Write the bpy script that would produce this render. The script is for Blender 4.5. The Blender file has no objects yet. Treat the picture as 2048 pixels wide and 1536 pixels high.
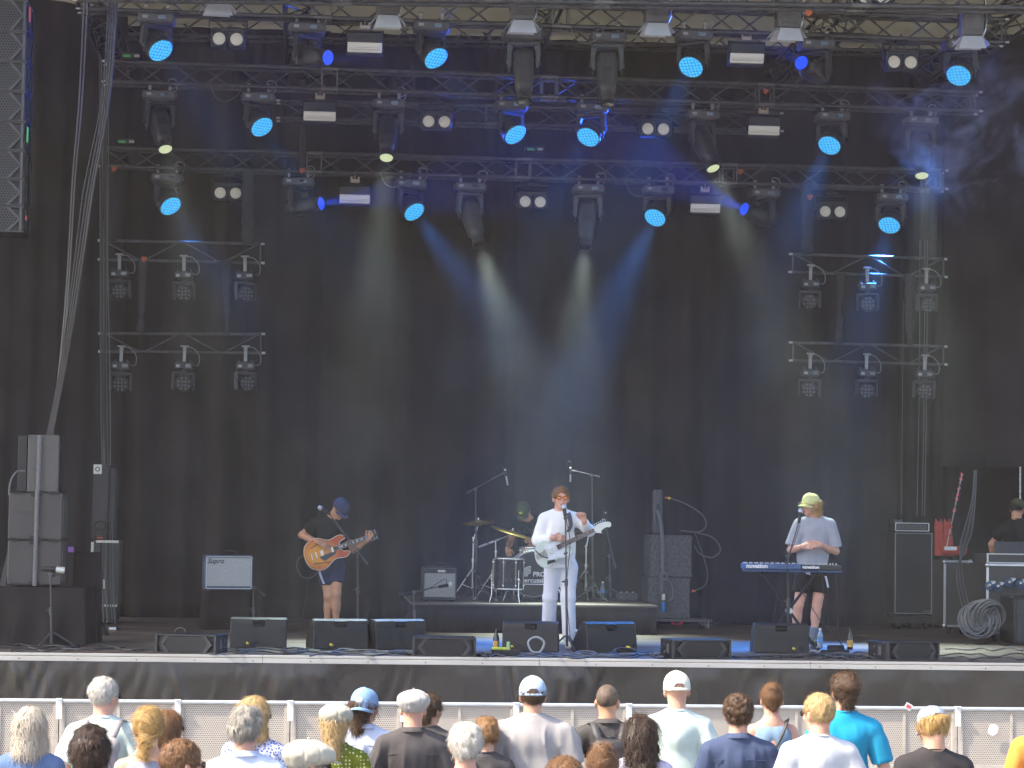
import bpy, math, random
import numpy as np
from mathutils import Vector, Matrix, Quaternion
R_ = math.radians
sc = bpy.context.scene
COL = sc.collection
rnd = random.Random(7)

# ------------------------------------------------------------------ camera
CAM = np.array([0.0, 0.0, 2.95]); FPX = 4700.0
YAW, PITCH, ROLL = R_(5.0), R_(3.31), R_(0.9)
cF = np.array([math.sin(YAW)*math.cos(PITCH), math.cos(YAW)*math.cos(PITCH), math.sin(PITCH)])
_r0 = np.array([math.cos(YAW), -math.sin(YAW), 0.0]); _u0 = np.cross(_r0, cF)
cR = math.cos(ROLL)*_r0 + math.sin(ROLL)*_u0
cU = math.cos(ROLL)*_u0 - math.sin(ROLL)*_r0
cd = bpy.data.cameras.new('camera'); cam = bpy.data.objects.new('camera', cd); COL.objects.link(cam)
cd.sensor_width = 36; cd.lens = 36*FPX/2048; cd.clip_start = 0.2; cd.clip_end = 500
M = Matrix.Identity(4)
for i in range(3):
    M[i][0] = cR[i]; M[i][1] = cU[i]; M[i][2] = -cF[i]; M[i][3] = CAM[i]
cam.matrix_world = M
sc.camera = cam

# ------------------------------------------------------------------ light
EL, AZX, AZY = R_(50), -0.88, -0.27          # sun high, from the left and behind the camera
sunv = Vector((AZX*math.cos(EL), AZY*math.cos(EL), math.sin(EL))).normalized()
w = bpy.data.worlds.new('World'); sc.world = w; w.use_nodes = True
nt = w.node_tree; nt.nodes.clear()
sky = nt.nodes.new('ShaderNodeTexSky'); sky.sky_type = 'NISHITA'; sky.sun_disc = False
sky.air_density = .75; sky.dust_density = 2.5; sky.ozone_density = .75; sky.sun_elevation = EL; sky.sun_rotation = math.atan2(sunv.x, sunv.y)
bg = nt.nodes.new('ShaderNodeBackground'); bg.inputs[1].default_value = 0.15
ow = nt.nodes.new('ShaderNodeOutputWorld')
nt.links.new(sky.outputs[0], bg.inputs[0]); nt.links.new(bg.outputs[0], ow.inputs[0])
sl = bpy.data.lights.new('sun', 'SUN'); sl.energy = 3.1; sl.angle = R_(0.53); sl.color = (1.0, 0.90, 0.75)
so = bpy.data.objects.new('sun', sl); COL.objects.link(so)
so.rotation_euler = (-sunv).to_track_quat('-Z', 'Y').to_euler()
sc.view_settings.view_transform = 'Standard'; sc.view_settings.look = 'None'
sc.view_settings.exposure = 1.63; sc.view_settings.gamma = 1
HAZE = 0.0007; SMOKE = 0.0046; PATCHY = True
sc.cycles.use_denoising = True; sc.cycles.use_adaptive_sampling = True; sc.cycles.adaptive_threshold = 0.03
sc.cycles.max_bounces = 6; sc.cycles.volume_bounces = 0; sc.cycles.transparent_max_bounces = 24

# ------------------------------------------------------------------ pixel helpers (pixels of the 2048 px frame)
def ray(px, py): return cF*FPX + cR*(px-1024) - cU*(py-768)
def at(px, py, Y):
    v = ray(px, py); return Vector(CAM + v*(Y/v[1]))
def atz(px, py, z):
    v = ray(px, py); return Vector(CAM + v*((z-CAM[2])/v[2]))
def mpp(p):                                    # metres per pixel at a world point
    return float((np.array(p)-CAM) @ cF)/FPX
FLOOR = 1.5

# ------------------------------------------------------------------ materials
_mats = {}
def mat(name, col, rough=0.6, metal=0.0, var=0.0, scale=8.0, bump=0.0, bscale=None, spec=0.5, stretch=None, emit=None, estr=0.0, coat=0.0):
    if name in _mats: return _mats[name]
    m = bpy.data.materials.new(name); m.use_nodes = True; _mats[name] = m
    n = m.node_tree; b = n.nodes['Principled BSDF']
    b.inputs['Base Color'].default_value = (*col, 1); b.inputs['Roughness'].default_value = rough
    b.inputs['Metallic'].default_value = metal; b.inputs['Specular IOR Level'].default_value = spec
    if coat: b.inputs['Coat Weight'].default_value = coat; b.inputs['Coat Roughness'].default_value = .15
    if emit: b.inputs['Emission Color'].default_value = (*emit, 1); b.inputs['Emission Strength'].default_value = estr
    if var or bump:
        tc = n.nodes.new('ShaderNodeTexCoord'); src = tc.outputs['Object']
        if stretch:
            mp = n.nodes.new('ShaderNodeMapping'); mp.inputs['Scale'].default_value = stretch
            n.links.new(src, mp.inputs[0]); src = mp.outputs[0]
        nz = n.nodes.new('ShaderNodeTexNoise'); nz.inputs['Scale'].default_value = scale; nz.inputs['Detail'].default_value = 6
        n.links.new(src, nz.inputs['Vector'])
    if var:
        rp = n.nodes.new('ShaderNodeValToRGB')
        lo = tuple(c*(1-var) for c in col); hi = tuple(min(1, c*(1+var)) for c in col)
        rp.color_ramp.elements[0].position = .3; rp.color_ramp.elements[1].position = .7
        rp.color_ramp.elements[0].color = (*lo, 1); rp.color_ramp.elements[1].color = (*hi, 1)
        n.links.new(nz.outputs[0], rp.inputs[0]); n.links.new(rp.outputs[0], b.inputs['Base Color'])
        mr = n.nodes.new('ShaderNodeMapRange'); mr.inputs[3].default_value = max(.05, rough-.12); mr.inputs[4].default_value = min(1, rough+.12)
        n.links.new(nz.outputs[0], mr.inputs[0]); n.links.new(mr.outputs[0], b.inputs['Roughness'])
    if bump:
        n2 = n.nodes.new('ShaderNodeTexNoise'); n2.inputs['Scale'].default_value = bscale or scale*4; n2.inputs['Detail'].default_value = 4
        n.links.new(src, n2.inputs['Vector'])
        bp = n.nodes.new('ShaderNodeBump'); bp.inputs['Strength'].default_value = bump; bp.inputs['Distance'].default_value = .02
        n.links.new(n2.outputs[0], bp.inputs['Height']); n.links.new(bp.outputs[0], b.inputs['Normal'])
    return m
def srgb(r, g, b):
    f = lambda c: c/12.92 if c <= .04045 else ((c+.055)/1.055)**2.4
    return tuple(f(x/255) for x in (r, g, b))

def dotted(name, base, hole, pitch, radius, axes=('X', 'Z'), clear=False, rough=.5, metal=0.0, ramp=None):
    """a perforated sheet: rows of round holes, every other row shifted by half a pitch"""
    m = bpy.data.materials.new(name); m.use_nodes = True; n = m.node_tree; L = n.links.new
    b = n.nodes['Principled BSDF']; b.inputs['Roughness'].default_value = rough; b.inputs['Metallic'].default_value = metal
    b.inputs['Base Color'].default_value = (*base, 1)
    tc = n.nodes.new('ShaderNodeTexCoord'); sp = n.nodes.new('ShaderNodeSeparateXYZ'); L(tc.outputs['Object'], sp.inputs[0])
    def mth(op, a, bb=None, c=None):
        k = n.nodes.new('ShaderNodeMath'); k.operation = op
        for i, v in enumerate((a, bb, c)):
            if v is None: continue
            if isinstance(v, (int, float)): k.inputs[i].default_value = v
            else: L(v, k.inputs[i])
        return k.outputs[0]
    u = mth('DIVIDE', sp.outputs[axes[0]], pitch); v = mth('DIVIDE', sp.outputs[axes[1]], pitch*.866)
    row = mth('FLOOR', v); odd = mth('MULTIPLY', mth('MODULO', mth('ABSOLUTE', row), 2.0), .5)
    fu = mth('SUBTRACT', mth('FRACT', mth('ADD', u, odd)), .5); fv = mth('MULTIPLY', mth('SUBTRACT', mth('FRACT', v), .5), .866)
    d = mth('SQRT', mth('ADD', mth('MULTIPLY', fu, fu), mth('MULTIPLY', fv, fv)))
    msk = mth('LESS_THAN', d, radius/pitch)
    if clear:
        tr = n.nodes.new('ShaderNodeBsdfTransparent'); mx = n.nodes.new('ShaderNodeMixShader')
        L(msk, mx.inputs[0]); L(b.outputs[0], mx.inputs[1]); L(tr.outputs[0], mx.inputs[2])
        L(mx.outputs[0], n.nodes['Material Output'].inputs[0])
    else:
        mx = n.nodes.new('ShaderNodeMix'); mx.data_type = 'RGBA'
        mx.inputs[6].default_value = (*base, 1); mx.inputs[7].default_value = (*hole, 1)
        L(msk, mx.inputs[0]); L(mx.outputs[2], b.inputs['Base Color'])
    return m

# ------------------------------------------------------------------ mesh builder
class MB:
    def __init__(s): s.v = []; s.f = []; s.sm = []; s.mi = []; s.n = 0; s.m = 0; s.T = None
    def add(s, vs, fs, smooth=False):
        vs = [Vector(q) for q in vs]
        if s.T is not None: vs = [s.T @ q for q in vs]
        o = s.n; s.v += [tuple(q) for q in vs]; s.n += len(vs)
        for f in fs: s.f.append([i+o for i in f]); s.sm.append(smooth); s.mi.append(s.m)
        return s
    def box(s, c, d, b=0.0, rot=None, taper=None):
        c = Vector(c); hx, hy, hz = d[0]/2, d[1]/2, d[2]/2
        b = min(b, hx*.9, hy*.9, hz*.9)
        P = []; idx = {}
        if b <= 0:
            for x in (-1, 1):
                for y in (-1, 1):
                    for z in (-1, 1): P.append(Vector((x*hx, y*hy, z*hz)))
            F = [(0, 1, 3, 2), (4, 6, 7, 5), (0, 4, 5, 1), (2, 3, 7, 6), (0, 2, 6, 4), (1, 5, 7, 3)]
        else:
            for x in (-1, 1):
                for y in (-1, 1):
                    for z in (-1, 1):
                        for k in range(3):
                            q = [x*hx, y*hy, z*hz]
                            for j in range(3):
                                if j != k: q[j] -= (x, y, z)[j]*b
                            idx[(x, y, z, k)] = len(P); P.append(Vector(q))
            F = []
            for k in range(3):
                o = [j for j in range(3) if j != k]
                for sg in (-1, 1):
                    ring = []
                    for a, e in ((-1, -1), (1, -1), (1, 1), (-1, 1)):
                        t = [0, 0, 0]; t[k] = sg; t[o[0]] = a; t[o[1]] = e; ring.append(idx[(*t, k)])
                    if (sg > 0) == (k == 1): ring.reverse()
                    F.append(ring)
            for k in range(3):
                o = [j for j in range(3) if j != k]
                for a in (-1, 1):
                    for e in (-1, 1):
                        t1 = [0, 0, 0]; t1[o[0]] = a; t1[o[1]] = e; t1[k] = -1; t2 = list(t1); t2[k] = 1
                        q = [idx[(*t1, o[0])], idx[(*t2, o[0])], idx[(*t2, o[1])], idx[(*t1, o[1])]]
                        cc = sum((P[i] for i in q), Vector())/4
                        if (P[q[1]]-P[q[0]]).cross(P[q[2]]-P[q[1]]).dot(cc) < 0: q.reverse()
                        F.append(q)
            for x in (-1, 1):
                for y in (-1, 1):
                    for z in (-1, 1):
                        q = [idx[(x, y, z, k)] for k in range(3)]
                        if (P[q[1]]-P[q[0]]).cross(P[q[2]]-P[q[1]]).dot(P[q[0]]) < 0: q.reverse()
                        F.append(q)
        if taper:                                  # taper: (sx, sy) scale of the top
            P = [Vector((q.x*(1+(taper[0]-1)*(q.z+hz)/(2*hz)), q.y*(1+(taper[1]-1)*(q.z+hz)/(2*hz)), q.z)) for q in P]
        if rot is not None: P = [rot @ q for q in P]
        return s.add([q+c for q in P], F)
    def ring(s, p0, p1, r0, r1=None, seg=10, caps=True, smooth=True):
        p0 = Vector(p0); p1 = Vector(p1); r1 = r0 if r1 is None else r1
        d = (p1-p0)
        if d.length < 1e-7: return s
        q = d.to_track_quat('Z', 'Y')
        V = []
        for p, r in ((p0, r0), (p1, r1)):
            for i in range(seg):
                a = 2*math.pi*i/seg; V.append(p + q @ Vector((math.cos(a)*r, math.sin(a)*r, 0)))
        s.add(V, [(i, (i+1) % seg, seg+(i+1) % seg, seg+i) for i in range(seg)], smooth)
        if caps:
            if r0 > 1e-6: s.add(V[:seg], [list(range(seg))[::-1]])
            if r1 > 1e-6: s.add(V[seg:], [list(range(seg))])
        return s
    cyl = ring
    def tube(s, pts, r, seg=6, rr=None):
        pts = [Vector(p) for p in pts]; n = len(pts); V = []; up = Vector((0, 0, 1))
        prev = None
        for i, p in enumerate(pts):
            t = (pts[min(i+1, n-1)]-pts[max(i-1, 0)])
            t = t.normalized() if t.length > 1e-9 else Vector((0, 0, 1))
            if prev is None:
                a = t.orthogonal().normalized()
            else:
                a = (prev - t*prev.dot(t)); a = a.normalized() if a.length > 1e-6 else t.orthogonal().normalized()
            prev = a; b = t.cross(a); q = rr[i] if rr else r
            for k in range(seg):
                an = 2*math.pi*k/seg; V.append(p + a*math.cos(an)*q + b*math.sin(an)*q)
        F = [(i*seg+k, i*seg+(k+1) % seg, (i+1)*seg+(k+1) % seg, (i+1)*seg+k) for i in range(n-1) for k in range(seg)]
        s.add(V, F, True)
        s.add(V[:seg], [list(range(seg))[::-1]]); s.add(V[-seg:], [list(range(seg))])
        return s
    def lathe(s, prof, p0=(0, 0, 0), axis=(0, 0, 1), seg=20, smooth=True):
        q = Vector(axis).to_track_quat('Z', 'Y'); p0 = Vector(p0); V = []
        for r, z in prof:
            for k in range(seg):
                a = 2*math.pi*k/seg; V.append(p0 + q @ Vector((r*math.cos(a), r*math.sin(a), z)))
        n = len(prof)
        F = [(i*seg+k, i*seg+(k+1) % seg, (i+1)*seg+(k+1) % seg, (i+1)*seg+k) for i in range(n-1) for k in range(seg)]
        return s.add(V, F, smooth)
    def ell(s, c, r, seg=12, rings=8, rot=None):
        c = Vector(c); V = []
        r = (r, r, r) if isinstance(r, (int, float)) else r
        for i in range(rings+1):
            th = math.pi*i/rings
            for k in range(seg):
                a = 2*math.pi*k/seg
                q = Vector((r[0]*math.sin(th)*math.cos(a), r[1]*math.sin(th)*math.sin(a), r[2]*math.cos(th)))
                V.append(c + (rot @ q if rot is not None else q))
        F = [(i*seg+k, (i+1)*seg+k, (i+1)*seg+(k+1) % seg, i*seg+(k+1) % seg) for i in range(rings) for k in range(seg)]
        return s.add(V, F, True)
    def prism(s, out, y0, y1, inset=0.0, frame=None):
        """outline in (x, z), thickness along y, edges of the front (y0) rounded by inset"""
        out = [Vector((p[0], p[1])) for p in out]; n = len(out)
        area = sum(out[i].x*out[(i+1) % n].y-out[(i+1) % n].x*out[i].y for i in range(n))
        if area < 0: out = out[::-1]
        def shrink(d):
            R = []
            for i in range(n):
                a, b, c = out[i-1], out[i], out[(i+1) % n]
                t1 = (b-a); t2 = (c-b)
                t1 = t1.normalized() if t1.length > 1e-9 else Vector((1, 0)); t2 = t2.normalized() if t2.length > 1e-9 else t1
                nn = Vector((-(t1.y+t2.y), t1.x+t2.x)); nn = nn.normalized() if nn.length > 1e-6 else Vector((-t1.y, t1.x))
                R.append(b+nn*d)
            return R
        if inset > 0: layers = [(y0, shrink(inset)), (y0+inset*.35*(1 if y1 > y0 else -1), shrink(inset*.35)), (y0+inset*(1 if y1 > y0 else -1), out), (y1-inset*(1 if y1 > y0 else -1), out), (y1, shrink(inset))]
        else: layers = [(y0, out), (y1, out)]
        V = []
        for y, o in layers: V += [Vector((p.x, y, p.y)) for p in o]
        L = len(layers); rev = y1 < y0
        F = []
        for l in range(L-1):
            for i in range(n):
                q = [l*n+i, l*n+(i+1) % n, (l+1)*n+(i+1) % n, (l+1)*n+i]
                F.append(q if not rev else q[::-1])
        a = list(range(n)); b = list(range((L-1)*n, L*n))
        F.append(a[::-1] if not rev else a); F.append(b if not rev else b[::-1])
        s.add(V, F)
        return s
    def build(s, name, m, parent=None, loc=None):
        me = bpy.data.meshes.new(name); me.from_pydata(s.v, [], s.f)
        for x in (m if isinstance(m, (list, tuple)) else [m]): me.materials.append(x)
        me.polygons.foreach_set('use_smooth', s.sm); me.polygons.foreach_set('material_index', s.mi)
        me.update()
        o = bpy.data.objects.new(name, me); COL.objects.link(o)
        if parent is not None: o.parent = parent
        if loc is not None: o.location = loc
        return o

def tag(o, label=None, cat=None, group=None, kind=None):
    if label: o['label'] = label
    if cat: o['category'] = cat
    if group: o['group'] = group
    if kind: o['kind'] = kind
    return o
def thing(name, label, cat, loc=(0, 0, 0), rz=0.0, group=None):
    o = bpy.data.objects.new(name, None); COL.objects.link(o); o.empty_display_size = .1
    o.location = loc; o.rotation_euler = (0, 0, rz)
    return tag(o, label, cat, group)
def copy_tree(o, parent=None):
    c = o.copy(); COL.objects.link(c); c.parent = parent
    for ch in list(o.children):
        if ch.type != 'LIGHT': copy_tree(ch, c)
    return c
def structure(o): o['kind'] = 'structure'; return o
def text_mesh(name, txt, size, m, parent, mtx, ext=.002, bold=0.0, shear=0.0, sx=1.0):
    """lettering as a mesh; mtx maps the text's x (along), y (up), z (towards the reader)"""
    cu = bpy.data.curves.new(name, 'FONT'); cu.body = txt; cu.size = size; cu.extrude = ext; cu.offset = bold; cu.shear = shear
    cu.align_x = 'CENTER'; cu.align_y = 'CENTER'; cu.resolution_u = 4
    o = bpy.data.objects.new(name, cu); COL.objects.link(o)
    dg = bpy.context.evaluated_depsgraph_get(); dg.update()
    me = bpy.data.meshes.new_from_object(o.evaluated_get(dg)); bpy.data.objects.remove(o)
    me.name = name
    me.transform(mtx @ Matrix.Diagonal((sx, 1, 1, 1))); me.materials.clear(); me.materials.append(m)
    q = bpy.data.objects.new(name, me); COL.objects.link(q); q.parent = parent
    return q
def fcam(c, facing_y=-1):
    """matrix for lettering on a face that looks towards -Y (the audience) at point c"""
    return Matrix.Translation(Vector(c)) @ Matrix(((1, 0, 0, 0), (0, 0, -1, 0), (0, 1, 0, 0), (0, 0, 0, 1)))
def smooth_pts(ctrl, n=24):
    """Catmull-Rom through points"""
    P = [Vector(p) for p in ctrl]; P = [P[0]*2-P[1]] + P + [P[-1]*2-P[-2]]; out = []
    seg = len(P)-3
    for i in range(seg):
        a, b, c, d = P[i:i+4]
        k = max(2, n//seg)
        for j in range(k + (1 if i == seg-1 else 0)):
            t = j/k
            out.append(.5*((2*b)+(c-a)*t+(2*a-5*b+4*c-d)*t*t+(3*b-a-3*c+d)*t**3))
    return out
def closed_pts(ctrl, n=60):
    P = [Vector(p) for p in ctrl]; m = len(P); out = []; k = max(2, n//m)
    for i in range(m):
        a, b, c, d = P[i-1], P[i], P[(i+1) % m], P[(i+2) % m]
        for j in range(k):
            t = j/k
            out.append(.5*((2*b)+(c-a)*t+(2*a-5*b+4*c-d)*t*t+(3*b-a-3*c+d)*t**3))
    return out
# value noise on arrays of points
def vnoise(p, seed=0):
    p = np.asarray(p, float); i = np.floor(p).astype(np.int64); f = p-i; f = f*f*(3-2*f)
    def h(a, b, c):
        n = (a*374761393 + b*668265263 + c*2147483647 + seed*974634777) & 0x7fffffff
        n = ((n ^ (n >> 13))*1274126177) & 0x7fffffff
        return ((n ^ (n >> 16)) & 0xffff)/32767.5-1
    r = 0
    for dx in (0, 1):
        for dy in (0, 1):
            for dz in (0, 1):
                wgt = (f[..., 0] if dx else 1-f[..., 0])*(f[..., 1] if dy else 1-f[..., 1])*(f[..., 2] if dz else 1-f[..., 2])
                r = r + wgt*h(i[..., 0]+dx, i[..., 1]+dy, i[..., 2]+dz)
    return r

BLACK = mat('black_plastic', (.015, .015, .016), .45, var=.25, scale=20)
BLACKM = mat('black_metal', (.03, .03, .032), .38, .6, var=.2, scale=30)
DARK = mat('dark_grey_housing', (.04, .04, .043), .5, var=.2, scale=14)
GREY = mat('grey_housing', (.085, .084, .083), .5, var=.15, scale=14)
STEEL = mat('steel', (.62, .62, .62), .3, 1.0, var=.12, scale=18)
CHROME = mat('chrome', (.8, .8, .8), .12, 1.0)
ALU = mat('aluminium', (.72, .72, .72), .38, .85, var=.1, scale=12, stretch=(.3, 1, 1))
TRUSSM = mat('black_truss_paint', (.075, .075, .078), .38, .35, var=.35, scale=9, spec=.6)
CABLE = mat('black_cable', (.018, .018, .02), .5)
CABLEG = mat('grey_cable', (.2, .2, .19), .5)
WHITE = mat('white_paint', (.78, .78, .76), .5, var=.05)
ORANGE = mat('orange_plastic', (.75, .12, .03), .5)
# ------------------------------------------------------------------ the setting
GX0, GX1 = -60, 70
gm = mat('asphalt_ground', (.16, .155, .145), .85, var=.25, scale=1.5, bump=.3, bscale=90)
g = structure(MB().add([(-300, -150, 0), (300, -150, 0), (300, 400, 0), (-300, 400, 0)], [(0, 1, 2, 3)]).build('ground', gm))
LIPY = 24.79; BACKY = 33.4
# stage floor of dark plywood boards
fm = mat('stage_floor_ply', (.125, .10, .085), .5, var=.4, scale=2.2, bump=.12, bscale=40, stretch=(.25, 1, 1))
sf = MB()
sf.box(((3.0), (LIPY+38)/2, FLOOR-.06), (30, 38-LIPY, .12))
for k in range(7): sf.box((3, LIPY+.9+k*1.6, FLOOR-.0005), (30, .006, .005))
o = structure(sf.build('stage_floor', fm))
# aluminium edge profile along the front of the stage
t = thing('stage_edge_profile', 'bright aluminium edge profile running along the front of the stage', 'stage edge', (0, LIPY, FLOOR))
e = MB()
for k in range(11):
    x0 = -12+k*2.9; e.box((x0+1.45, -.018, -.012), (2.896, .05, .028), .004); e.box((x0+1.45, -.03, -.056), (2.896, .04, .05), .003)
e.build('profile', mat('edge_aluminium', (.52, .50, .46), .42, .25, var=.1, scale=3, stretch=(.4, 1, 1)), t)
e = MB()
for k in range(52): e.cyl((-11.9+k*.6, -.05, -.056), (-11.9+k*.6, -.0535, -.056), .006, seg=8)
e.build('screw', BLACKM, t)
# black plastic skirt with creases
sk = MB(); nx, nz = 900, 26; X0, X1, Zt, Zb = -10.0, 16.0, FLOOR-.082, .02
xs = np.linspace(X0, X1, nx); zs = np.linspace(Zt, Zb, nz)
XX, ZZ = np.meshgrid(xs, zs)
dz = (Zt-ZZ)
P1 = np.stack([XX*2.6+dz*.9, dz*.4, 0*XX], -1); P2 = np.stack([XX*6.5-dz*1.6, dz*.9, 0*XX+9], -1); P3 = np.stack([XX*15+dz*4, dz*2.5, 0*XX+4], -1)
rdg = lambda q: (1-np.abs(q))**3
amp = np.clip(dz*9, 0, 1)
YY = LIPY-.055 - amp*(.012*vnoise(P1, 3) + .032*rdg(vnoise(P2, 5))*np.clip(vnoise(P1*.45, 8)*1.6+.4, 0, 1) + .013*vnoise(P3, 6)*np.clip(vnoise(P1*.7, 18)*1.7+.2, 0, 1)) - .05*dz*.2
vs = np.stack([XX, YY, ZZ], -1).reshape(-1, 3)
fs = [(j*nx+i, (j+1)*nx+i, (j+1)*nx+i+1, j*nx+i+1) for j in range(nz-1) for i in range(nx-1)]
sk.add(vs.tolist(), fs, True)
skm = mat('skirt_plastic_film', (.034, .030, .026), .27, spec=.55)
tag(sk.build('stage_skirt', skm), 'creased black plastic skirt hanging below the stage edge', 'skirt')

# curtains
def curtain(label, p0, p1, ztop, zbot, folds, depth, m, seed=1, n=260, lean=0.0):
    p0 = Vector(p0); p1 = Vector(p1); d = p1-p0; L = d.length; d.normalize(); nn = Vector((d.y, -d.x, 0))
    nz_ = 14; b = MB(); xs = np.linspace(0, 1, n); V = []
    for j in range(nz_):
        tz = j/(nz_-1); z = ztop+(zbot-ztop)*tz
        q = np.stack([xs*folds+.25*tz, 0*xs+tz*.7, 0*xs+seed], -1)
        off = depth*(.6*vnoise(q, seed)+.4*np.sin(xs*folds*5.1+2*vnoise(q*.6, seed+3)) + .18*vnoise(q*3.3, seed+7))*(.35+.65*tz**.5)
        for i in range(n):
            p = p0 + d*(L*xs[i]) + nn*off[i]; V.append((p.x, p.y, z))
    F = [(j*n+i, j*n+i+1, (j+1)*n+i+1, (j+1)*n+i) for j in range(nz_-1) for i in range(n-1)]
    b.add(V, F, True)
    return tag(b.build('curtain', m), label, 'curtain', 'black stage curtains')
cm = mat('black_molton', (.028, .0248, .0248), .95, var=.4, scale=1.2, bump=.2, bscale=160, spec=.15)
zt = 9.9
def X_at(px, Y): return at(px, 1000, Y).x
curtain('broad black backdrop curtain behind the guitarist', (X_at(180, BACKY+.1), BACKY+.1, 0), (X_at(642, BACKY), BACKY, 0), zt, FLOOR-.006, 7, .24, cm, 1)
curtain('black backdrop curtain directly behind the drum kit', (X_at(634, BACKY+.12), BACKY+.12, 0), (X_at(1022, BACKY), BACKY+.02, 0), zt, FLOOR-.006, 6, .22, cm, 2)
curtain('black backdrop curtain behind the stacked carpeted cabinets', (X_at(1012, BACKY+.14), BACKY+.14, 0), (X_at(1424, BACKY), BACKY, 0), zt, FLOOR-.006, 6, .22, cm, 3)
curtain('black backdrop curtain behind the keyboard player', (X_at(1414, BACKY+.14), BACKY+.14, 0), (X_at(1830, BACKY), BACKY, 0), zt, FLOOR-.006, 6, .2, cm, 4)
curtain('black wing curtain beside the hanging speaker column', (X_at(-420, 30.2), 30.2, 0), (X_at(232, 32.6), 32.6, 0), zt, FLOOR-.006, 13, .13, cm, 5, 420)
curtain('black wing curtain above the flight cases at the stage side', (X_at(1885, 32.4), 32.4, 0), (X_at(2500, 31.0), 31.0, 0), zt, at(1960, 932, 31.8).z, 9, .08, cm, 6, 300)
curtain('gathered black curtain strip between backdrop and stage side', (X_at(1795, 33.38), 33.38, 0), (X_at(1925, 33.2), 33.2, 0), zt, FLOOR-.006, 6, .12, cm, 7, 120)
curtain('dark rear curtain seen past the seated technician', (X_at(1890, 35.6), 35.6, 0), (X_at(2600, 35.2), 35.2, 0), zt, FLOOR-.006, 8, .1, cm, 8, 160)
# tarpaulin roof over the stage; its translucent fabric glows where the sun strikes it from above
rm = bpy.data.materials.new('roof_tarpaulin'); rm.use_nodes = True; n_ = rm.node_tree
bs = n_.nodes['Principled BSDF']; bs.inputs['Base Color'].default_value = (.16, .15, .12, 1); bs.inputs['Roughness'].default_value = .6
tl = n_.nodes.new('ShaderNodeBsdfTranslucent'); tl.inputs[0].default_value = (.1, .095, .07, 1)
nz1 = n_.nodes.new('ShaderNodeTexNoise'); nz1.inputs['Scale'].default_value = 1.2; rp1 = n_.nodes.new('ShaderNodeValToRGB')
rp1.color_ramp.elements[0].color = (.03, .03, .022, 1); rp1.color_ramp.elements[1].color = (.115, .108, .075, 1)
tcc = n_.nodes.new('ShaderNodeTexCoord'); n_.links.new(tcc.outputs['Object'], nz1.inputs['Vector'])
n_.links.new(nz1.outputs[0], rp1.inputs[0]); n_.links.new(rp1.outputs[0], tl.inputs[0])
mx = n_.nodes.new('ShaderNodeMixShader'); mx.inputs[0].default_value = .3
n_.links.new(bs.outputs[0], mx.inputs[1]); n_.links.new(tl.outputs[0], mx.inputs[2]); n_.links.new(mx.outputs[0], n_.nodes['Material Output'].inputs[0])
ROOFF = 22.75
rb = MB(); nx, ny = 90, 24; V = []
for j in range(ny):
    for i in range(nx):
        x = -13+i*32/(nx-1); y = ROOFF+j*(37-ROOFF)/(ny-1)
        z = 10.35-.035*(y-ROOFF) - .05*abs(math.sin(x*.9)) + .02*math.sin(y*2.1+x)
        V.append((x, y, z))
rb.add(V, [(j*nx+i, j*nx+i+1, (j+1)*nx+i+1, (j+1)*nx+i) for j in range(ny-1) for i in range(nx-1)], True)
tag(structure(rb.build('roof', rm)), 'olive grey tarpaulin roof stretched above the lighting trusses', 'roof')

# perforated crowd barrier, panel by panel
pm = dotted('perforated_barrier_sheet', (.56, .495, .42), (.1, .1, .1), .021, .005, clear=True, rough=.5, metal=.2)
fmB = mat('barrier_frame_metal', (.52, .46, .39), .5, .1, var=.15, scale=6)
tapeM = mat('white_tape', (.8, .8, .78), .6)
BARY = 22.6
def bX(px): return at(px, 1410, BARY).x
btop = at(1024, 1409, BARY).z
jo = [-120, 119, 356, 581, 806, 1032, 1257, 1484, 1702, 1914, 2130]
blab = ['past the white haired woman', 'behind the man with the grey backpack', 'beside the blonde women in sunglasses', 'around the man in the backward blue cap',
        'beside the small boy', 'beside the man in the light blue cap', 'beside the man in the off white cap', 'behind the woman with the hair bun', 'beside the man in the teal shirt', 'at the person in orange']
for k in range(len(jo)-1):
    xa, xb = bX(jo[k]), bX(jo[k+1]); L = xb-xa
    t = thing('crowd_barrier', 'perforated metal crowd barrier panel '+blab[k], 'barrier', (xa, BARY, 0), 0, 'crowd barrier panels')
    b = MB(); b.box((L/2, 0, btop*.5), (L-.06, .004, btop-.05)); b.build('perforated_sheet', pm, t)
    b = MB()
    for x in (.03, L*.5, L-.03): b.box((x, -.012, btop/2-.02), (.05 if x != L*.5 else .03, .02 if x != L*.5 else .006, btop-.05), .001)
    for z in (.08, btop*.52): b.box((L/2, -.026, z), (L-.05, .012, .05), .002)
    for x in (.03, L-.03): b.ring((x, .0, .03), (x, .9, .03), .025); b.ring((x, .9, .03), (x, 0, btop*.8), .022)
    for z in (.3, .6, .9, 1.15):
        for x in (.03, L-.03): b.ring((x, -.022, z), (x, -.026, z), .012, seg=8)
    b.build('barrier_frame', fmB, t)
    b = MB(); b.ring((.01, -.01, btop-.005), (L-.01, -.01, btop-.002), .021, seg=14); b.build('top_rail', mat('galvanised_rail', (.62, .64, .66), .35, .55, var=.1, scale=8), t)
    b = MB(); b.box((.0, -.042, btop-.075), (.055, .002, .19)); b.box((.0, -.04, btop+.02), (.055, .05, .006)); tp = b.build('tape_strip', tapeM, t)
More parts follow.
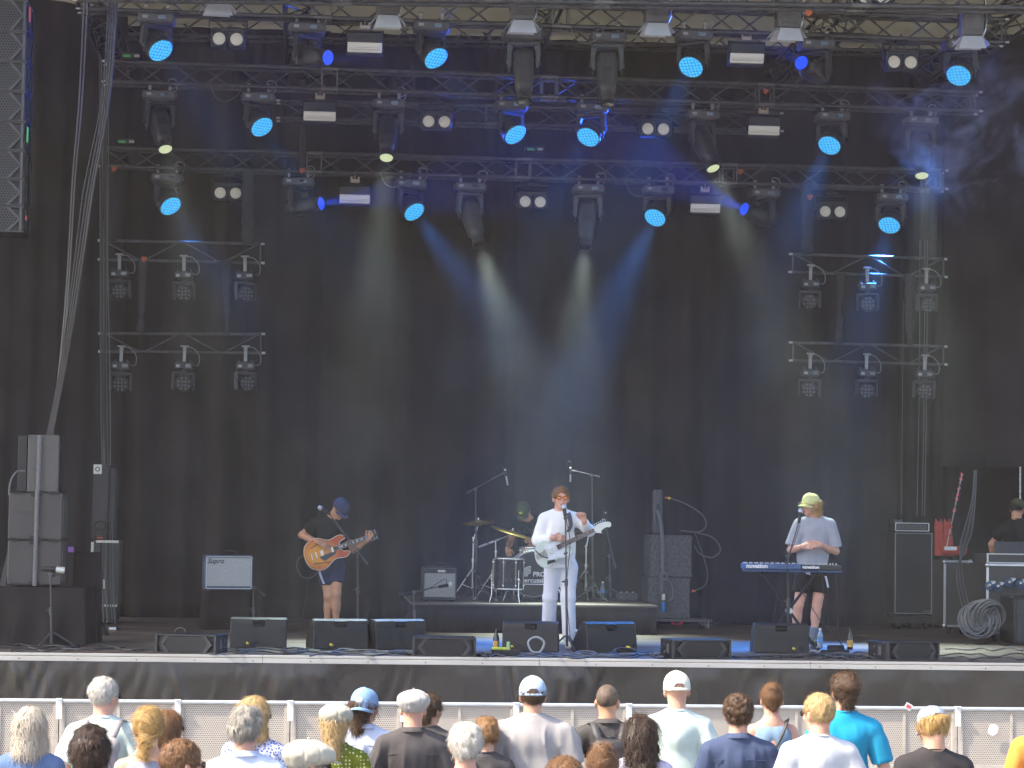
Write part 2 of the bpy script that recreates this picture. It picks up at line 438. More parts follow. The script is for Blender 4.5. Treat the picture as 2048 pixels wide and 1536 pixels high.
# a torn red sticker and a scrap of paper on the barrier
b = MB(); b.box((0, 0, 0), (.07, .003, .06), rot=Matrix.Rotation(.5, 3, 'Y')); b.m = 1; b.box((0, -.003, .0), (.045, .002, .035), rot=Matrix.Rotation(.5, 3, 'Y'))
tag(b.build('sticker', [mat('paper_white', (.75, .74, .72), .7), mat('sticker_red', (.6, .1, .12), .6)], None, at(1817, 1413, BARY-.1)), 'torn red and white sticker on the barrier beside the teal shirt', 'sticker')
b = MB(); b.prism([(-.05, -.03), (.0, -.06), (.05, -.03), (.06, .03), (.02, .06), (-.03, .05)], 0, .003)
tag(b.build('sticker', mat('paper_white', (.75, .74, .72), .7), None, at(1985, 1460, BARY-.045)), 'crumpled pale paper scrap stuck on the barrier near the orange shirt', 'sticker')
# ------------------------------------------------------------------ trusses
def truss(label, TL, TR, BL, BR, Y, depth=.25, bay=.42, group='lighting trusses', r=.024, ladder=False, name='lighting_truss', cat='truss', coup=2.9):
    A, B, C_, D = at(*TL, Y), at(*TR, Y), at(*BL, Y), at(*BR, Y)
    root = (A+B+C_+D)/4; t = thing(name, label, cat, root, 0, group)
    A, B, C_, D = A-root, B-root, C_-root, D-root; dv = Vector((0, depth, 0))
    ch = [(A, B), (C_, D)] if ladder else [(A, B), (C_, D), (A+dv, B+dv), (C_+dv, D+dv)]
    for p, q in ch:
        MB().ring(p, q, r, seg=10).build('chord', TRUSSM, t)
    L = (B-A).length; n = max(2, int(round(L/bay))); b = MB()
    def zig(p0, p1, q0, q1):
        for i in range(n):
            f0, f1 = (i+.06)/n, (i+.94)/n
            if i % 2 == 0: b.ring(p0.lerp(p1, f0), q0.lerp(q1, f1), .0125, seg=6, caps=False)
            else: b.ring(q0.lerp(q1, f0), p0.lerp(p1, f1), .0125, seg=6, caps=False)
    zig(A, B, C_, D)
    if not ladder: zig(C_+dv, D+dv, A+dv, B+dv); zig(C_, D, C_+dv, D+dv); zig(A, B, A+dv, B+dv)
    for f in (.004, .996):
        b.ring(A.lerp(B, f), C_.lerp(D, f), .012, seg=6)
        if not ladder: b.ring(A.lerp(B, f)+dv, C_.lerp(D, f)+dv, .012, seg=6); b.ring(A.lerp(B, f), A.lerp(B, f)+dv, .012, seg=6); b.ring(C_.lerp(D, f), C_.lerp(D, f)+dv, .012, seg=6)
    b.build('lattice', TRUSSM, t)
    if coup and L > coup*1.2:
        k = int(L//coup); cpm = mat('truss_coupler', (.16, .16, .16), .4, .6)
        for i in range(1, k+1):
            f = i*coup/L; b = MB(); u = (B-A).normalized()
            for p, q in ch:
                a = p.lerp(q, f); w_ = (q-p).normalized(); b.ring(a-w_*.11, a+w_*.11, r*1.12, seg=10); b.ring(a-w_*.012, a+w_*.012, r*1.5, seg=10)
            for o in (-.1, .1):
                b.ring(A.lerp(B, f)+u*o, C_.lerp(D, f)+u*o, .012, seg=6)
                if not ladder: b.ring(A.lerp(B, f)+u*o+dv, C_.lerp(D, f)+u*o+dv, .012, seg=6); b.ring(A.lerp(B, f)+u*o, A.lerp(B, f)+u*o+dv, .012, seg=6); b.ring(C_.lerp(D, f)+u*o, C_.lerp(D, f)+u*o+dv, .012, seg=6)
            b.build('coupler', cpm, t)
    for p, q in ch:
        u = (q-p).normalized()
        for e, s_ in ((p, -1), (q, 1)): MB().ring(e, e+u*.05*s_, .017, seg=8).build('end_spigot', STEEL, t)
    return t
YB, YM, YF, YN = 32.3, 30.6, 28.2, 25.6
truss('long truss carrying the lowest row of moving lights', (204, 295), (1890, 341), (202, 332), (1890, 378), YB)
truss('long truss carrying the middle row of moving lights', (212, 122), (1958, 184), (212, 163), (1958, 222), YM)
truss('long truss carrying the upper row with four blue lit wash lights', (160, -30), (2010, 38), (160, 17), (2010, 84), YF)
truss('foremost truss with the barn door fresnels clamped on', (150, -62), (2120, -34), (150, -10), (2120, 16), YN, r=.027)
truss('silvery edged truss tucked behind the middle light row', (560, 201), (1560, 226), (560, 236), (1560, 262), 31.6, group='roof trusses')
truss('dark roof truss just under the tarpaulin across the rear', (190, 78), (1905, 122), (190, 110), (1905, 156), 34.6, group='roof trusses', depth=.35)
truss('dark roof truss above the rear one across the stage width', (170, 28), (1940, 62), (170, 66), (1940, 104), 33.0, group='roof trusses', depth=.35)
truss('thin dark roof truss between the upper light rows', (165, 96), (1960, 142), (165, 122), (1960, 168), 33.9, group='roof trusses', depth=.3, bay=.3)
# rafters running front to back under the roof
for k, (px, lab) in enumerate(((250, 'beside the hanging speaker column'), (590, 'near the second blue wash light'), (1000, 'over the drum kit'), (1490, 'over the carpeted cabinets'), (1760, 'over the keyboard player'))):
    p = at(px, 20, 26.0); q = at(px-12, 96, 35.5)
    z = 9.6; p.z = z; q.z = z-.12; p.x = q.x
    t = thing('roof_truss', 'front to back rafter truss under the roof '+lab, 'truss', p, 0, 'rafter trusses')
    for dx in (0, .3):
        for dz in (0, -.3): MB().ring((dx, 0, dz), q-p+Vector((dx, 0, dz)), .025).build('chord', TRUSSM, t)
    b = MB(); d = q-p; n = 20
    for i in range(n):
        a, e = d*(i/n), d*((i+1)/n); u, v = (Vector((0, 0, 0)), Vector((.3, 0, 0)))
        if i % 2: u, v = v, u
        b.ring(a+u, e+v, .011, seg=6, caps=False); b.ring(a+u-Vector((0, 0, .3)), e+v-Vector((0, 0, .3)), .011, seg=6, caps=False)
        for x in (0, .3):
            s0, s1 = ((0, -.3) if i % 2 else (-.3, 0)); b.ring(a+Vector((x, 0, s0)), e+Vector((x, 0, s1)), .011, seg=6, caps=False)
    b.build('lattice', TRUSSM, t)
# ladder trusses at the stage sides
for (TL, TR, BL, BR, lab) in (((203, 481), (522, 488), (203, 519), (522, 526), 'upper ladder truss on the speaker side with three LED heads below'),
        ((204, 667), (523, 668), (204, 703), (523, 706), 'lower ladder truss on the speaker side with three LED heads below'),
        ((1585, 508), (1888, 518), (1584, 544), (1888, 554), 'upper ladder truss on the keyboard side with three LED heads below'),
        ((1585, 685), (1888, 693), (1585, 721), (1888, 729), 'lower ladder truss on the keyboard side with three LED heads below')):
    truss(lab, TL, TR, BL, BR, 32.0, ladder=True, bay=.55, group='ladder trusses', name='ladder_truss', coup=0, r=.02)
# black tie cloths and slings the ladder trusses hang from
drape = mat('black_sling_cloth', (.03, .03, .032), .9, var=.3, scale=10, bump=.3)
def sling(label, x0, y0, x1, y1, Y, w0=.085, w1=.085, waist=None):
    a, c = at(x0, y0, Y), at(x1, y1, Y); b = MB(); n = 14; P = []; rr = []
    for i in range(n):
        f = i/(n-1); P.append(a.lerp(c, f)-a); q = w0+(w1-w0)*f
        if waist and abs(f-waist) < .12: q *= .35+.65*abs(f-waist)/.12
        rr.append(q*(1+.12*math.sin(i*2.3)))
    b.tube(P, .05, 9, rr); b.v = [(v[0], v[1]*.45, v[2]) for v in b.v]
    tag(b.build('sling', drape, None, a), label, 'sling', 'black cloth wrapped slings')
sling('long cloth sling from lowest truss to upper ladder truss, beside the cable run', 225, 338, 222, 482, 31.95)
sling('cloth sling holding the inner end of the speaker side ladder truss', 497, 340, 496, 488, 31.95)
sling('knotted cloth between the two speaker side ladder trusses, cable run end', 287, 520, 281, 666, 31.95, .065, .06, .78)
sling('knotted cloth between the two speaker side ladder trusses, inner end', 454, 520, 454, 667, 31.95, .065, .04, .85)
sling('cloth sling above the inner end of the keyboard side ladder truss', 1613, 365, 1615, 508, 31.95)
sling('cloth sling above the outer end of the keyboard side ladder truss', 1868, 378, 1866, 514, 31.95, .05, .05)
sling('twisted cloth between the keyboard side ladder trusses, inner end', 1680, 546, 1677, 688, 31.95, .06, .05, .5)
sling('twisted cloth between the keyboard side ladder trusses, outer end', 1819, 550, 1819, 690, 31.95, .08, .06, .9)
sling('cloth wrapped chain above the inner row truss by the second strobe', 605, 160, 605, 336, 31.9, .05, .05)

# ------------------------------------------------------------------ stage lights
def led_mat(name, c0, c1, strength, pitch):
    m = bpy.data.materials.new(name); m.use_nodes = True; n = m.node_tree; L = n.links.new; n.nodes.clear()
    tc = n.nodes.new('ShaderNodeTexCoord'); vo = n.nodes.new('ShaderNodeTexVoronoi'); vo.inputs['Scale'].default_value = 1/pitch; vo.inputs['Randomness'].default_value = .15
    vo.voronoi_dimensions = '2D'
    L(tc.outputs['Object'], vo.inputs['Vector']); rp = n.nodes.new('ShaderNodeValToRGB')
    rp.color_ramp.elements[0].position = .22; rp.color_ramp.elements[1].position = .62
    rp.color_ramp.elements[0].color = (*c0, 1); rp.color_ramp.elements[1].color = (*c1, 1)
    em = n.nodes.new('ShaderNodeEmission'); em.inputs[1].default_value = strength
    L(vo.outputs['Distance'], rp.inputs[0]); L(rp.outputs[0], em.inputs[0])
    o = n.nodes.new('ShaderNodeOutputMaterial'); L(em.outputs[0], o.inputs[0]); return m
LEDBLUE = led_mat('blue_led_lens', (.10, .66, 1.0), (.0, .15, .72), .36, .043)
BLUEL = mat('blue_lit_lens', (.01, .02, .1), .2, emit=(.01, .06, 1.0), estr=.45)
WARML = mat('pale_lit_lens', (.2, .2, .15), .2, emit=(.82, .95, .55), estr=.22)
OFFL = mat('dark_glass_lens', (.02, .025, .03), .08, spec=.8, coat=.5)
HEADM = mat('lamp_head_plastic', (.03, .031, .035), .42, var=.3, scale=7, spec=.5)
HEADG = mat('lamp_head_grey_plastic', (.075, .08, .09), .4, var=.2, scale=7)
BASEM = mat('lamp_base_grey', (.085, .085, .09), .45, var=.2, scale=9)
LABELM = mat('grey_label', (.34, .34, .33), .6)
CLAMPM = mat('clamp_metal', (.45, .44, .42), .4, .7)
def clamp(b, x, y=0, z0=.0, h=.12):
    b.box((x, y, z0+h*.35), (.035, .05, h*.5), .006); b.ring((x-.022, y, z0+h*.85), (x+.022, y, z0+h*.85), .034, seg=12)
    b.ring((x-.0, y-.05, z0+h*.4), (x, y-.03, z0+h*.4), .012, seg=8)
def base_parts(t, w=.43, h=.12, d=.34):
    b = MB(); b.box((0, 0, -h/2), (w, d, h), .022); b.box((0, 0, -h-.006), (w*.5, d*.6, .014), .004)
    for x in (-1, 1): b.box((x*w*.505, 0, -h/2), (.02, d*.5, h*.45), .006)
    bs = b.build('base', BASEM, t)
    b = MB(); b.box((.07, -d/2-.001, -h/2), (.09, .004, .045)); b.build('display', OFFL, bs); b = MB(); b.box((-.13, -d/2-.001, -h/2+.005), (.06, .004, .035)); b.build('sticker', LABELM, bs)
    
    for x in (-.13, .13): b = MB(); clamp(b, x); b.build('clamp', CLAMPM, t)
    b = MB(); r = rnd
    P = smooth_pts([(.16, .05, -.02), (.22, .02, .06), (.2+.06*r.random(), 0, .16), (.12, 0, .17), (.13, .02, .05), (.26, .05, .12)], 22)
    b.tube(P, .008, 5); b.build('power_cable', mat('pale_grey_cable', (.32, .32, .31), .5), t)
def yoke_part(t, z0, drop, w, wide=.07, m=None):
    b = MB()
    b.box((0, 0, z0-.03), (w*2+.05, wide*1.6, .06), .02)
    for s in (-1, 1):
        out = [(s*(w+.03), z0-.01), (s*(w-.035), z0-.06), (s*(w-.015), z0-drop*.55), (s*(w-.012), z0-drop-.06), (s*(w+.02), z0-drop-.07), (s*(w+.045), z0-drop*.8), (s*(w+.042), z0-.05)]
        b.prism(out, -wide/2, wide/2, .008); b.ring((s*(w-.0), 0, z0-drop), (s*(w+.055), 0, z0-drop), .035, seg=12)
        b.box((s*(w+.02), -.02, z0-drop-.09), (.012, .03, .08), .004)
    return b.build('yoke', m or HEADM, t)
def make_wash():
    t = thing('wash_light', 'x', 'stage light'); base_parts(t); yoke_part(t, -.12, .22, .17)
    b = MB(); b.lathe([(0, .13), (.08, .125), (.13, .09), (.148, .02), (.152, -.07), (.165, -.085), (.165, -.125), (.15, -.13)], seg=28)
    for k in range(14):
        a = 2*math.pi*k/14; b.box((.145*math.cos(a), .145*math.sin(a), .0), (.02, .008, .1), .002, rot=Matrix.Rotation(a, 3, 'Z'))
    h = b.build('lamp_head', HEADM, t, (0, 0, -.36))
    b = MB(); b.lathe([(.150, -.127), (.1, -.132), (.0, -.134)], seg=32); b.build('lens', LEDBLUE, h)
    return t
def make_spot(lens, long=.52, grey=False, bx=.0):
    t = thing('spot_light', 'x', 'stage light'); base_parts(t); yoke_part(t, -.12, .27, .16, .075, HEADG if grey else None)
    m = HEADG if grey else HEADM
    b = MB(); L = long
    secs = [(.16, .085, .07), (.15, .105, .10), (.02, .128, .125), (-.12, .124, .12), (-L*.55, .108, .10), (-L*.62, .105, .098), (-L*.66, .088, .088), (-L*.86, .088, .088), (-L*.87, .098, .098), (-L*.93, .098, .098)]
    seg = 20; V = []
    for z, rx, ry in secs:
        for k in range(seg):
            a = 2*math.pi*k/seg; e = .55 if z > -L*.63 else 1.0
            c, s_ = math.cos(a), math.sin(a)
            V.append((rx*math.copysign(abs(c)**e, c), ry*math.copysign(abs(s_)**e, s_), z))
    F = [(i*seg+k, i*seg+(k+1) % seg, (i+1)*seg+(k+1) % seg, (i+1)*seg+k) for i in range(len(secs)-1) for k in range(seg)]
    b.add(V, [f[::-1] for f in F], True); b.add(V[:seg], [list(range(seg))])
    b.box((0, -.118, -.02), (.13, .012, .2), .005); b.box((0, -.125, -.13), (.12, .012, .012), .003)
    for k in range(6): b.box((.0, -.122, .05-.02*k), (.09, .01, .006))
    h = b.build('lamp_head', m, t, (0, 0, -.39))
    b = MB(); b.lathe([(.086, -L*.905), (.05, -L*.90), (0, -L*.895)], seg=24); b.build('lens', lens, h)
    return t
REFL = mat('white_reflector', (.82, .80, .74), .35, var=.06, scale=40, stretch=(.02, 1, 1))
def make_strobe():
    t = thing('strobe_light', 'x', 'stage light'); b = MB()
    b.box((0, 0, -.03), (.46, .05, .02), .004)
    for s in (-1, 1): b.box((s*.225, 0, -.14), (.012, .05, .24), .004)
    b.build('bracket', BLACKM, t)
    b = MB(); b.box((0, .02, -.115), (.43, .16, .12), .01); b.box((0, .05, -.24), (.44, .14, .16), .01)
    for k in range(8): b.box((-.15+k*.043, -.062, -.11), (.03, .006, .02))
    b.build('housing', HEADM, t)
    b = MB(); R3 = Matrix.Rotation(R_(24), 3, 'X')
    b.box((0, -.03, -.245), (.42, .02, .15), .006, rot=R3); b.ring((-.18, -.06, -.25), (.18, -.06, -.25), .012, seg=8); b.box((0, -.045, -.215), (.41, .02, .012), .0, rot=R3); b.box((0, -.05, -.275), (.41, .02, .012), .0, rot=R3)
    b.build('reflector', REFL, t)
    b = MB(); b.box((0, 0, .02), (.13, .05, .05), .008); b.box((-.05, 0, .055), (.03, .05, .05), .006); b.box((.05, 0, .055), (.03, .05, .05), .006); b.ring((0, 0, .05), (0, 0, .12), .008)
    b.build('clamp', mat('pale_clamp', (.42, .36, .30), .45, .3), t)
    return t
LAMPC = mat('cream_lamp_glass', (.74, .70, .58), .35, var=.1, scale=60, spec=.6)
def make_blinder():
    t = thing('blinder_light', 'x', 'stage light'); b = MB()
    b.box((0, 0, -.03), (.46, .05, .018), .004)
    for s in (-1, 1): b.box((s*.228, 0, -.17), (.012, .05, .30), .004); b.ring((s*.22, 0, -.26), (s*.255, 0, -.26), .03, seg=10)
    b.box((0, 0, .0), (.18, .07, .05), .01); b.ring((0, 0, .02), (0, 0, .10), .012); b.build('bracket', BLACKM, t)
    b = MB(); b.box((0, .05, -.16), (.40, .16, .1), .012); b.build('rear_housing', HEADM, t)
    for s in (-1, 1):
        b = MB(); b.box((s*.105, .0, -.26), (.2, .16, .2), .012); b.lathe([(.095, 0), (.1, -.012), (.085, -.016), (.078, -.004)], (s*.105, -.08, -.26), (0, 1, 0), 24)
        hs = b.build('housing', HEADM, t)
        b = MB(); b.lathe([(.076, .0), (.05, -.010), (0, -.014)], (s*.105, -.083, -.26), (0, 1, 0), 24); b.build('lamp', LAMPC, hs)
    return t
BARN = mat('pale_barn_door_paint', (.38, .40, .42), .5, var=.12, scale=5)
def make_fresnel():
    t = thing('fresnel_light', 'x', 'stage light'); b = MB()
    b.box((0, 0, .1), (.3, .26, .42), .02); b.box((0, -.14, .12), (.22, .02, .3), .006); b.box((0, -.152, .2), (.06, .004, .05))
    for k in range(5): b.box((0, -.155, .05-.03*k), (.18, .008, .012))
    b.build('body', mat('fresnel_grey', (.12, .12, .125), .5, var=.2), t)
    b = MB(); b.box((.17, 0, .25), (.012, .05, .5), .004); b.box((-.17, 0, .25), (.012, .05, .5), .004); b.box((0, 0, .5), (.35, .05, .015), .004); b.build('bracket', BLACKM, t)
    def leaf(c, rot, wt, wb, h): 
        bb = MB(); bb.prism([(-wt/2, 0), (wt/2, 0), (wb/2, -h), (-wb/2, -h)], -.003, .003); bb.v = [tuple(rot @ Vector(v)+Vector(c)) for v in bb.v]; bb.build('barn_door', BARN, t)
    leaf((0, -.14, -.12), Matrix.Rotation(R_(-14), 3, 'X'), .26, .36, .17)
    leaf((0, .14, -.12), Matrix.Rotation(R_(30), 3, 'X'), .26, .36, .17)
    for s in (-1, 1): leaf((s*.14, 0, -.12), Matrix.Rotation(s*R_(-38), 3, 'Y') @ Matrix.Rotation(R_(90), 3, 'Z'), .24, .3, .15)
    b = MB(); b.lathe([(.12, -.115), (0, -.125)], seg=20); b.build('lens', OFFL, t)
    b = MB(); b.tube(smooth_pts([(.16, -.1, .4), (.19, -.12, .1), (.14, -.15, -.12), (.18, -.14, -.02)], 16), .006, 5); b.build('safety_wire', STEEL, t)
    return t
def make_ledhead():
    t = thing('led_moving_head', 'x', 'stage light'); b = MB()
    b.box((0, 0, .12), (.045, .02, .16), .004); b.box((0, 0, .21), (.05, .07, .05), .01); b.box((-.0, -.02, .245), (.11, .03, .022), .004); b.build('clamp', mat('bright_clamp', (.26, .26, .25), .4, .4), t)
    b = MB(); b.box((0, 0, -.02), (.24, .16, .1), .012); b.box((0, 0, -.085), (.06, .06, .03), .004)
    for s in (-1, 1): b.box((s*.085, 0, .045), (.03, .03, .04), .006)
    bs = b.build('base', DARK, t)
    b = MB(); b.box((-.075, -.081, -.026), (.05, .004, .036)); b.build('sticker', LABELM, bs); b = MB(); b.box((.06, -.081, -.02), (.07, .004, .04)); b.build('display', OFFL, bs)
    b = MB(); b.box((0, 0, -.125), (.29, .1, .05), .015)
    for s in (-1, 1): b.box((s*.135, 0, -.23), (.035, .1, .24), .014)
    b.build('yoke', DARK, t)
    b = MB(); b.lathe([(0, .1), (.07, .09), (.1, .03), (.108, -.05), (.112, -.07), (.1, -.072)], seg=24); h = b.build('lamp_head', BLACK, t, (0, 0, -.25))
    b = MB(); b.lathe([(.1, -.068), (0, -.07)], seg=24)
    b.m = 1
    for rr, n in ((.032, 4), (.074, 8)):
        for k in range(n):
            a = 2*math.pi*(k+.5)/n; b.lathe([(.017, 0), (.016, -.005), (0, -.009)], (rr*math.cos(a), rr*math.sin(a), -.07), (0, 0, 1), 10)
    b.build('lens', [BLACK, mat('pale_led_optic', (.14, .145, .15), .25, spec=.7)], h)
    b = MB(); b.tube(smooth_pts([(.1, .04, 0), (.19, 0, .0), (.2, 0, .12), (.12, 0, .22), (.03, .02, .24)], 20), .007, 5); b.build('power_cable', CABLEG, t)
    return t
def aim(t, d):
    d = Vector(d).normalized(); tl = math.acos(max(-1, min(1, -d.z))); pan = math.atan2(d.x, -d.y)
    for c in t.children:
        n = c.name.split('.')[0]
        if n == 'yoke': c.rotation_euler = (0, 0, pan)
        if n == 'lamp_head': c.rotation_euler = (Matrix.Rotation(pan, 3, 'Z') @ Matrix.Rotation(-tl, 3, 'X')).to_euler()
    return d
def lamp(t, d, drop, length, col, power, size, blend, rad=.07):
    l = bpy.data.lights.new('lamp_beam', 'SPOT'); l.energy = power; l.color = col; l.spot_size = R_(size); l.spot_blend = blend; l.shadow_soft_size = rad
    o = bpy.data.objects.new('lamp_beam', l); COL.objects.link(o); o.parent = t; d = Vector(d).normalized()
    o.location = Vector((0, 0, -drop)) + d*length; o.rotation_euler = d.to_track_quat('-Z', 'Y').to_euler()
PROTO = {}
MAKERS = dict(wash=make_wash, spotw=lambda: make_spot(WARML), spotb=lambda: make_spot(BLUEL, .42), prof=lambda: make_spot(OFFL, .62, True), strobe=make_strobe, blinder=make_blinder, fresnel=make_fresnel, led=make_ledhead)
GROUPS = dict(wash='blue lit wash lights', spotw='pale beam spot lights', spotb='deep blue beam spot lights', prof='grey profile spot lights', strobe='strobe lights with white reflectors', blinder='two lamp blinder lights', fresnel='fresnels with pale barn doors', led='small LED moving heads')
def place(kind, px, py, Y, label):
    if kind not in PROTO: t = PROTO[kind] = MAKERS[kind]()
    else: t = copy_tree(PROTO[kind])
    t.location = at(px, py, Y); t['label'] = label; t['group'] = GROUPS[kind]; return t
BLUE = (.05, .28, 1.0); DBLUE = (.015, .09, 1.0); PALE = (.82, 1.0, .88)
PW = 1150.0
rows = [('lowest', YB+.1, -9, [
    ('wash', 335, 349, (.46, -.58, -.68), .8, 'first'), ('blinder', 457, 350, None, 0, 'first'), ('spotb', 597, 357, (.80, -.52, .06), 1.2, 'first'), ('strobe', 710, 365, None, 0, 'first'),
    ('wash', 821, 361, (.44, -.58, -.68), 1.6, 'second'), ('prof', 940, 367, (.24, -.45, -.90), 2.0, 'first'), ('blinder', 1065, 368, None, 0, 'second'), ('prof', 1177, 371, (-.12, -.45, -.92), 1.6, 'second'),
    ('wash', 1316, 373, (-.38, -.58, -.70), 2.2, 'third'), ('strobe', 1410, 384, None, 0, 'second'), ('spotb', 1528, 380, (-.80, -.50, .22), 1.9, 'second'), ('blinder', 1663, 388, None, 0, 'third'),
    ('wash', 1782, 388, (-.32, -.58, -.74), 2.2, 'fourth')]),
  ('middle', YM+.1, 0, [
    ('spotw', 320, 184, (.22, -.50, -.85), .6, 'first'), ('wash', 517, 188, (.44, -.58, -.68), .5, 'first'), ('strobe', 640, 198, None, 0, 'first'), ('spotw', 778, 201, (-.06, -.5, -.86), 1.9, 'second'),
    ('blinder', 873, 206, None, 0, 'first'), ('wash', 1022, 204, (.44, -.58, -.68), .4, 'second'), ('wash', 1183, 209, (-.38, -.58, -.70), .8, 'third'), ('blinder', 1310, 221, None, 0, 'second'),
    ('spotw', 1405, 223, (.24, -.45, -.84), 1.9, 'third'), ('strobe', 1527, 227, None, 0, 'second'), ('wash', 1664, 226, (-.38, -.58, -.70), 1.3, 'fourth'), ('spotw', 1841, 235, (-.06, -.42, -.9), 1.2, 'fourth')]),
  ('upper', YF+.1, 0, [
    ('wash', 314, 30, (.46, -.58, -.68), .4, 'first'), ('blinder', 457, 38, None, 0, 'first'), ('spotb', 615, 49, (.66, -.72, -.16), .15, 'first'), ('strobe', 730, 58, None, 0, 'first'),
    ('wash', 863, 46, (.44, -.58, -.68), .4, 'second'), ('prof', 1048, 63, (-.02, -.45, -.92), 0, 'first'), ('prof', 1215, 68, (-.04, -.45, -.92), 0, 'second'), ('wash', 1388, 64, (-.36, -.58, -.70), 1.0, 'third'),
    ('strobe', 1493, 80, None, 0, 'second'), ('spotb', 1632, 82, (-.62, -.74, .14), .25, 'second'), ('blinder', 1802, 85, None, 0, 'second'), ('wash', 1922, 82, (-.38, -.58, -.70), .4, 'fourth')])]
KN = dict(wash='blue lit wash light', blinder='two lamp blinder', spotb='moving spot with deep blue lens', strobe='strobe with white reflector', prof='grey bodied profile spot', spotw='moving spot with pale lit lens')
for rn, Y, _, its in rows:
    for kind, px, py, d, pw, nth in its:
        t = place(kind, px, py, Y, f'{nth} {KN[kind]} from the speaker side, {rn} light row')
        if d is None: continue
        d = aim(t, d)
        if kind == 'wash' and pw: lamp(t, d, .36, .16, BLUE, PW*pw*1.15, 22, 1.0, .12)
        if kind == 'spotb' and pw: lamp(t, d, .39, .42, DBLUE, PW*pw, 32 if px > 1200 else 26, .5, .04)
        if kind == 'spotw' and pw: lamp(t, d, .39, .52, PALE, PW*pw*.7, 26, 1.0, .11)
        if kind == 'prof' and pw: lamp(t, d, .39, .62, PALE, PW*pw*.62, 33, 1.0, .11)
place('blinder', 1745, -50, YN+.1, 'two lamp blinder on the foremost truss, cut by the top edge')
for px, py, dr, lab in ((437, -12, .3, 'above the first blinder'), (776, 14, .0, 'beside the first strobe'), (1045, 24, .0, 'above the first grey profile spot'), (1312, 30, .05, 'above the third blue wash light'), (1575, 40, .15, 'above the second strobe'), (1942, 56, -.3, 'above the fourth blue wash light')):
    t = place('fresnel', px, py, YN+.5, 'fresnel with pale barn doors '+lab); t.rotation_euler = (R_(6), 0, dr*.4); t.scale = (.86, .86, .86)
for side, its in (('speaker', ((239, 545, -.1, 'cable run end'), (368, 548, .12, 'middle'), (490, 549, .5, 'inner end'), (242, 729, -.02, 'cable run end'), (368, 729, .14, 'middle'), (491, 729, .5, 'inner end'))),
                  ('keyboard', ((1621, 566, -.4, 'inner end'), (1735, 571, -.1, 'middle'), (1853, 573, .1, 'outer end'), (1620, 743, -.4, 'inner end'), (1733, 744, -.1, 'middle'), (1849, 746, .0, 'outer end')))):
    for k, (px, py, dx, pos) in enumerate(its):
        t = place('led', px, py, 31.9, f"small LED head at the {pos} of the {'upper' if k < 3 else 'lower'} {side} side ladder truss")
        aim(t, (dx+.14*(rnd.random()-.5), -1, -.12-.25*rnd.random())); t.rotation_euler = (0, .06*(rnd.random()-.5), .16*(rnd.random()-.5))

# ------------------------------------------------------------------ gear standing on the stage
def fl(px, py, z=FLOOR): return atz(px, py, z)
WEDGE = mat('wedge_black_paint', (.013, .0125, .012), .5, var=.3, scale=10, bump=.25, bscale=220, spec=.5)
YEL = mat('yellow_plug', (.75, .62, .08), .45)
GRILLE = dotted('dark_hex_grille', (.04, .039, .037), (.006, .006, .006), .022, .0075, rough=.45, metal=.3)
CARPET = mat('grey_cabinet_carpet', (.115, .112, .104), .95, var=.35, scale=30, bump=.6, bscale=120, spec=.1)
def wedge(label, px, py, rz, plug=-.12, w=.62):
    t = thing('stage_monitor', label, 'stage monitor', fl(px, py), rz, 'floor monitors seen from behind')
    prof = [(-.01, .0), (-.012, .02), (.03, .27), (.05, .315), (.085, .335), (.14, .335), (.17, .32), (.41, .07), (.415, .02), (.40, 0)]
    b = MB(); n = len(prof); V = []
    for x, k in ((-w/2, .012), (-w/2+.012, 0), (w/2-.012, 0), (w/2, .012)):
        for y, z in prof:
            cy, cz = .2, .15; V.append((x, y+(cy-y)*k/.2*.6, z+(cz-z)*k/.2*.6))
    F = [(i*n+j, i*n+(j+1) % n, (i+1)*n+(j+1) % n, (i+1)*n+j) for i in range(3) for j in range(n)]
    F += [tuple(range(n))[::-1], tuple(range(3*n, 4*n))]
    b.add(V, F); b.build('cabinet', WEDGE, t)
    R3 = Matrix.Rotation(R_(-9), 3, 'X')
    b = MB(); b.box((0, .032, .275), (.135, .03, .055), .012, rot=R3); b.build('handle_recess', mat('recess_black', (.006, .006, .006), .9), t)
    b = MB(); b.box((0, .035, .307), (.14, .035, .016), .007, rot=R3); b.box((0, .026, .245), (.13, .02, .012), .005, rot=R3); b.build('handle', BLACK, t)
    b = MB(); b.ring((plug, -.004, .06), (plug, -.012, .06), .032, seg=16); b.ring((plug+.09, -.004, .065), (plug+.09, -.01, .065), .03, seg=16); b.build('connector_plate', BLACK, t)
    b = MB(); b.ring((plug, -.01, .06), (plug+.01, -.06, .055), .014, seg=10); b.build('plug', YEL, t)
    b = MB(); b.tube(smooth_pts([(plug+.01, -.06, .055), (plug+.03, -.09, .03), (plug+.14, -.1, .008), (plug+.3, -.08, .008)], 14), .006, 6); b.build('plug_cable', CABLE, t)
    # the speaker grille on the performer's side
    b = MB(); Rg = Matrix.Rotation(math.atan2(.25, .28), 3, 'X'); b.box((0, .30, .2), (w-.06, .33, .01), .003, rot=Matrix.Rotation(-math.atan2(.25, .28), 3, 'X')); b.build('speaker_grille', BLACKM, t)
    return t
wedge('floor monitor beneath the silver fronted amplifier', 516, 1297, 0)
wedge('floor monitor at the feet of the guitarist in shorts', 682, 1300, .2)
wedge('angled floor monitor with a blue lit top edge, below the drum riser corner', 803, 1300, .42, .16)
wedge('floor monitor in front of the white clothed singer, with a pale cable loop before it', 1060, 1304, -.14, -.2)
wedge('floor monitor to the right of the white clothed singer', 1224, 1305, .32, .18)
wedge('floor monitor at the feet of the keyboard player', 1563, 1307, -.07, .13)
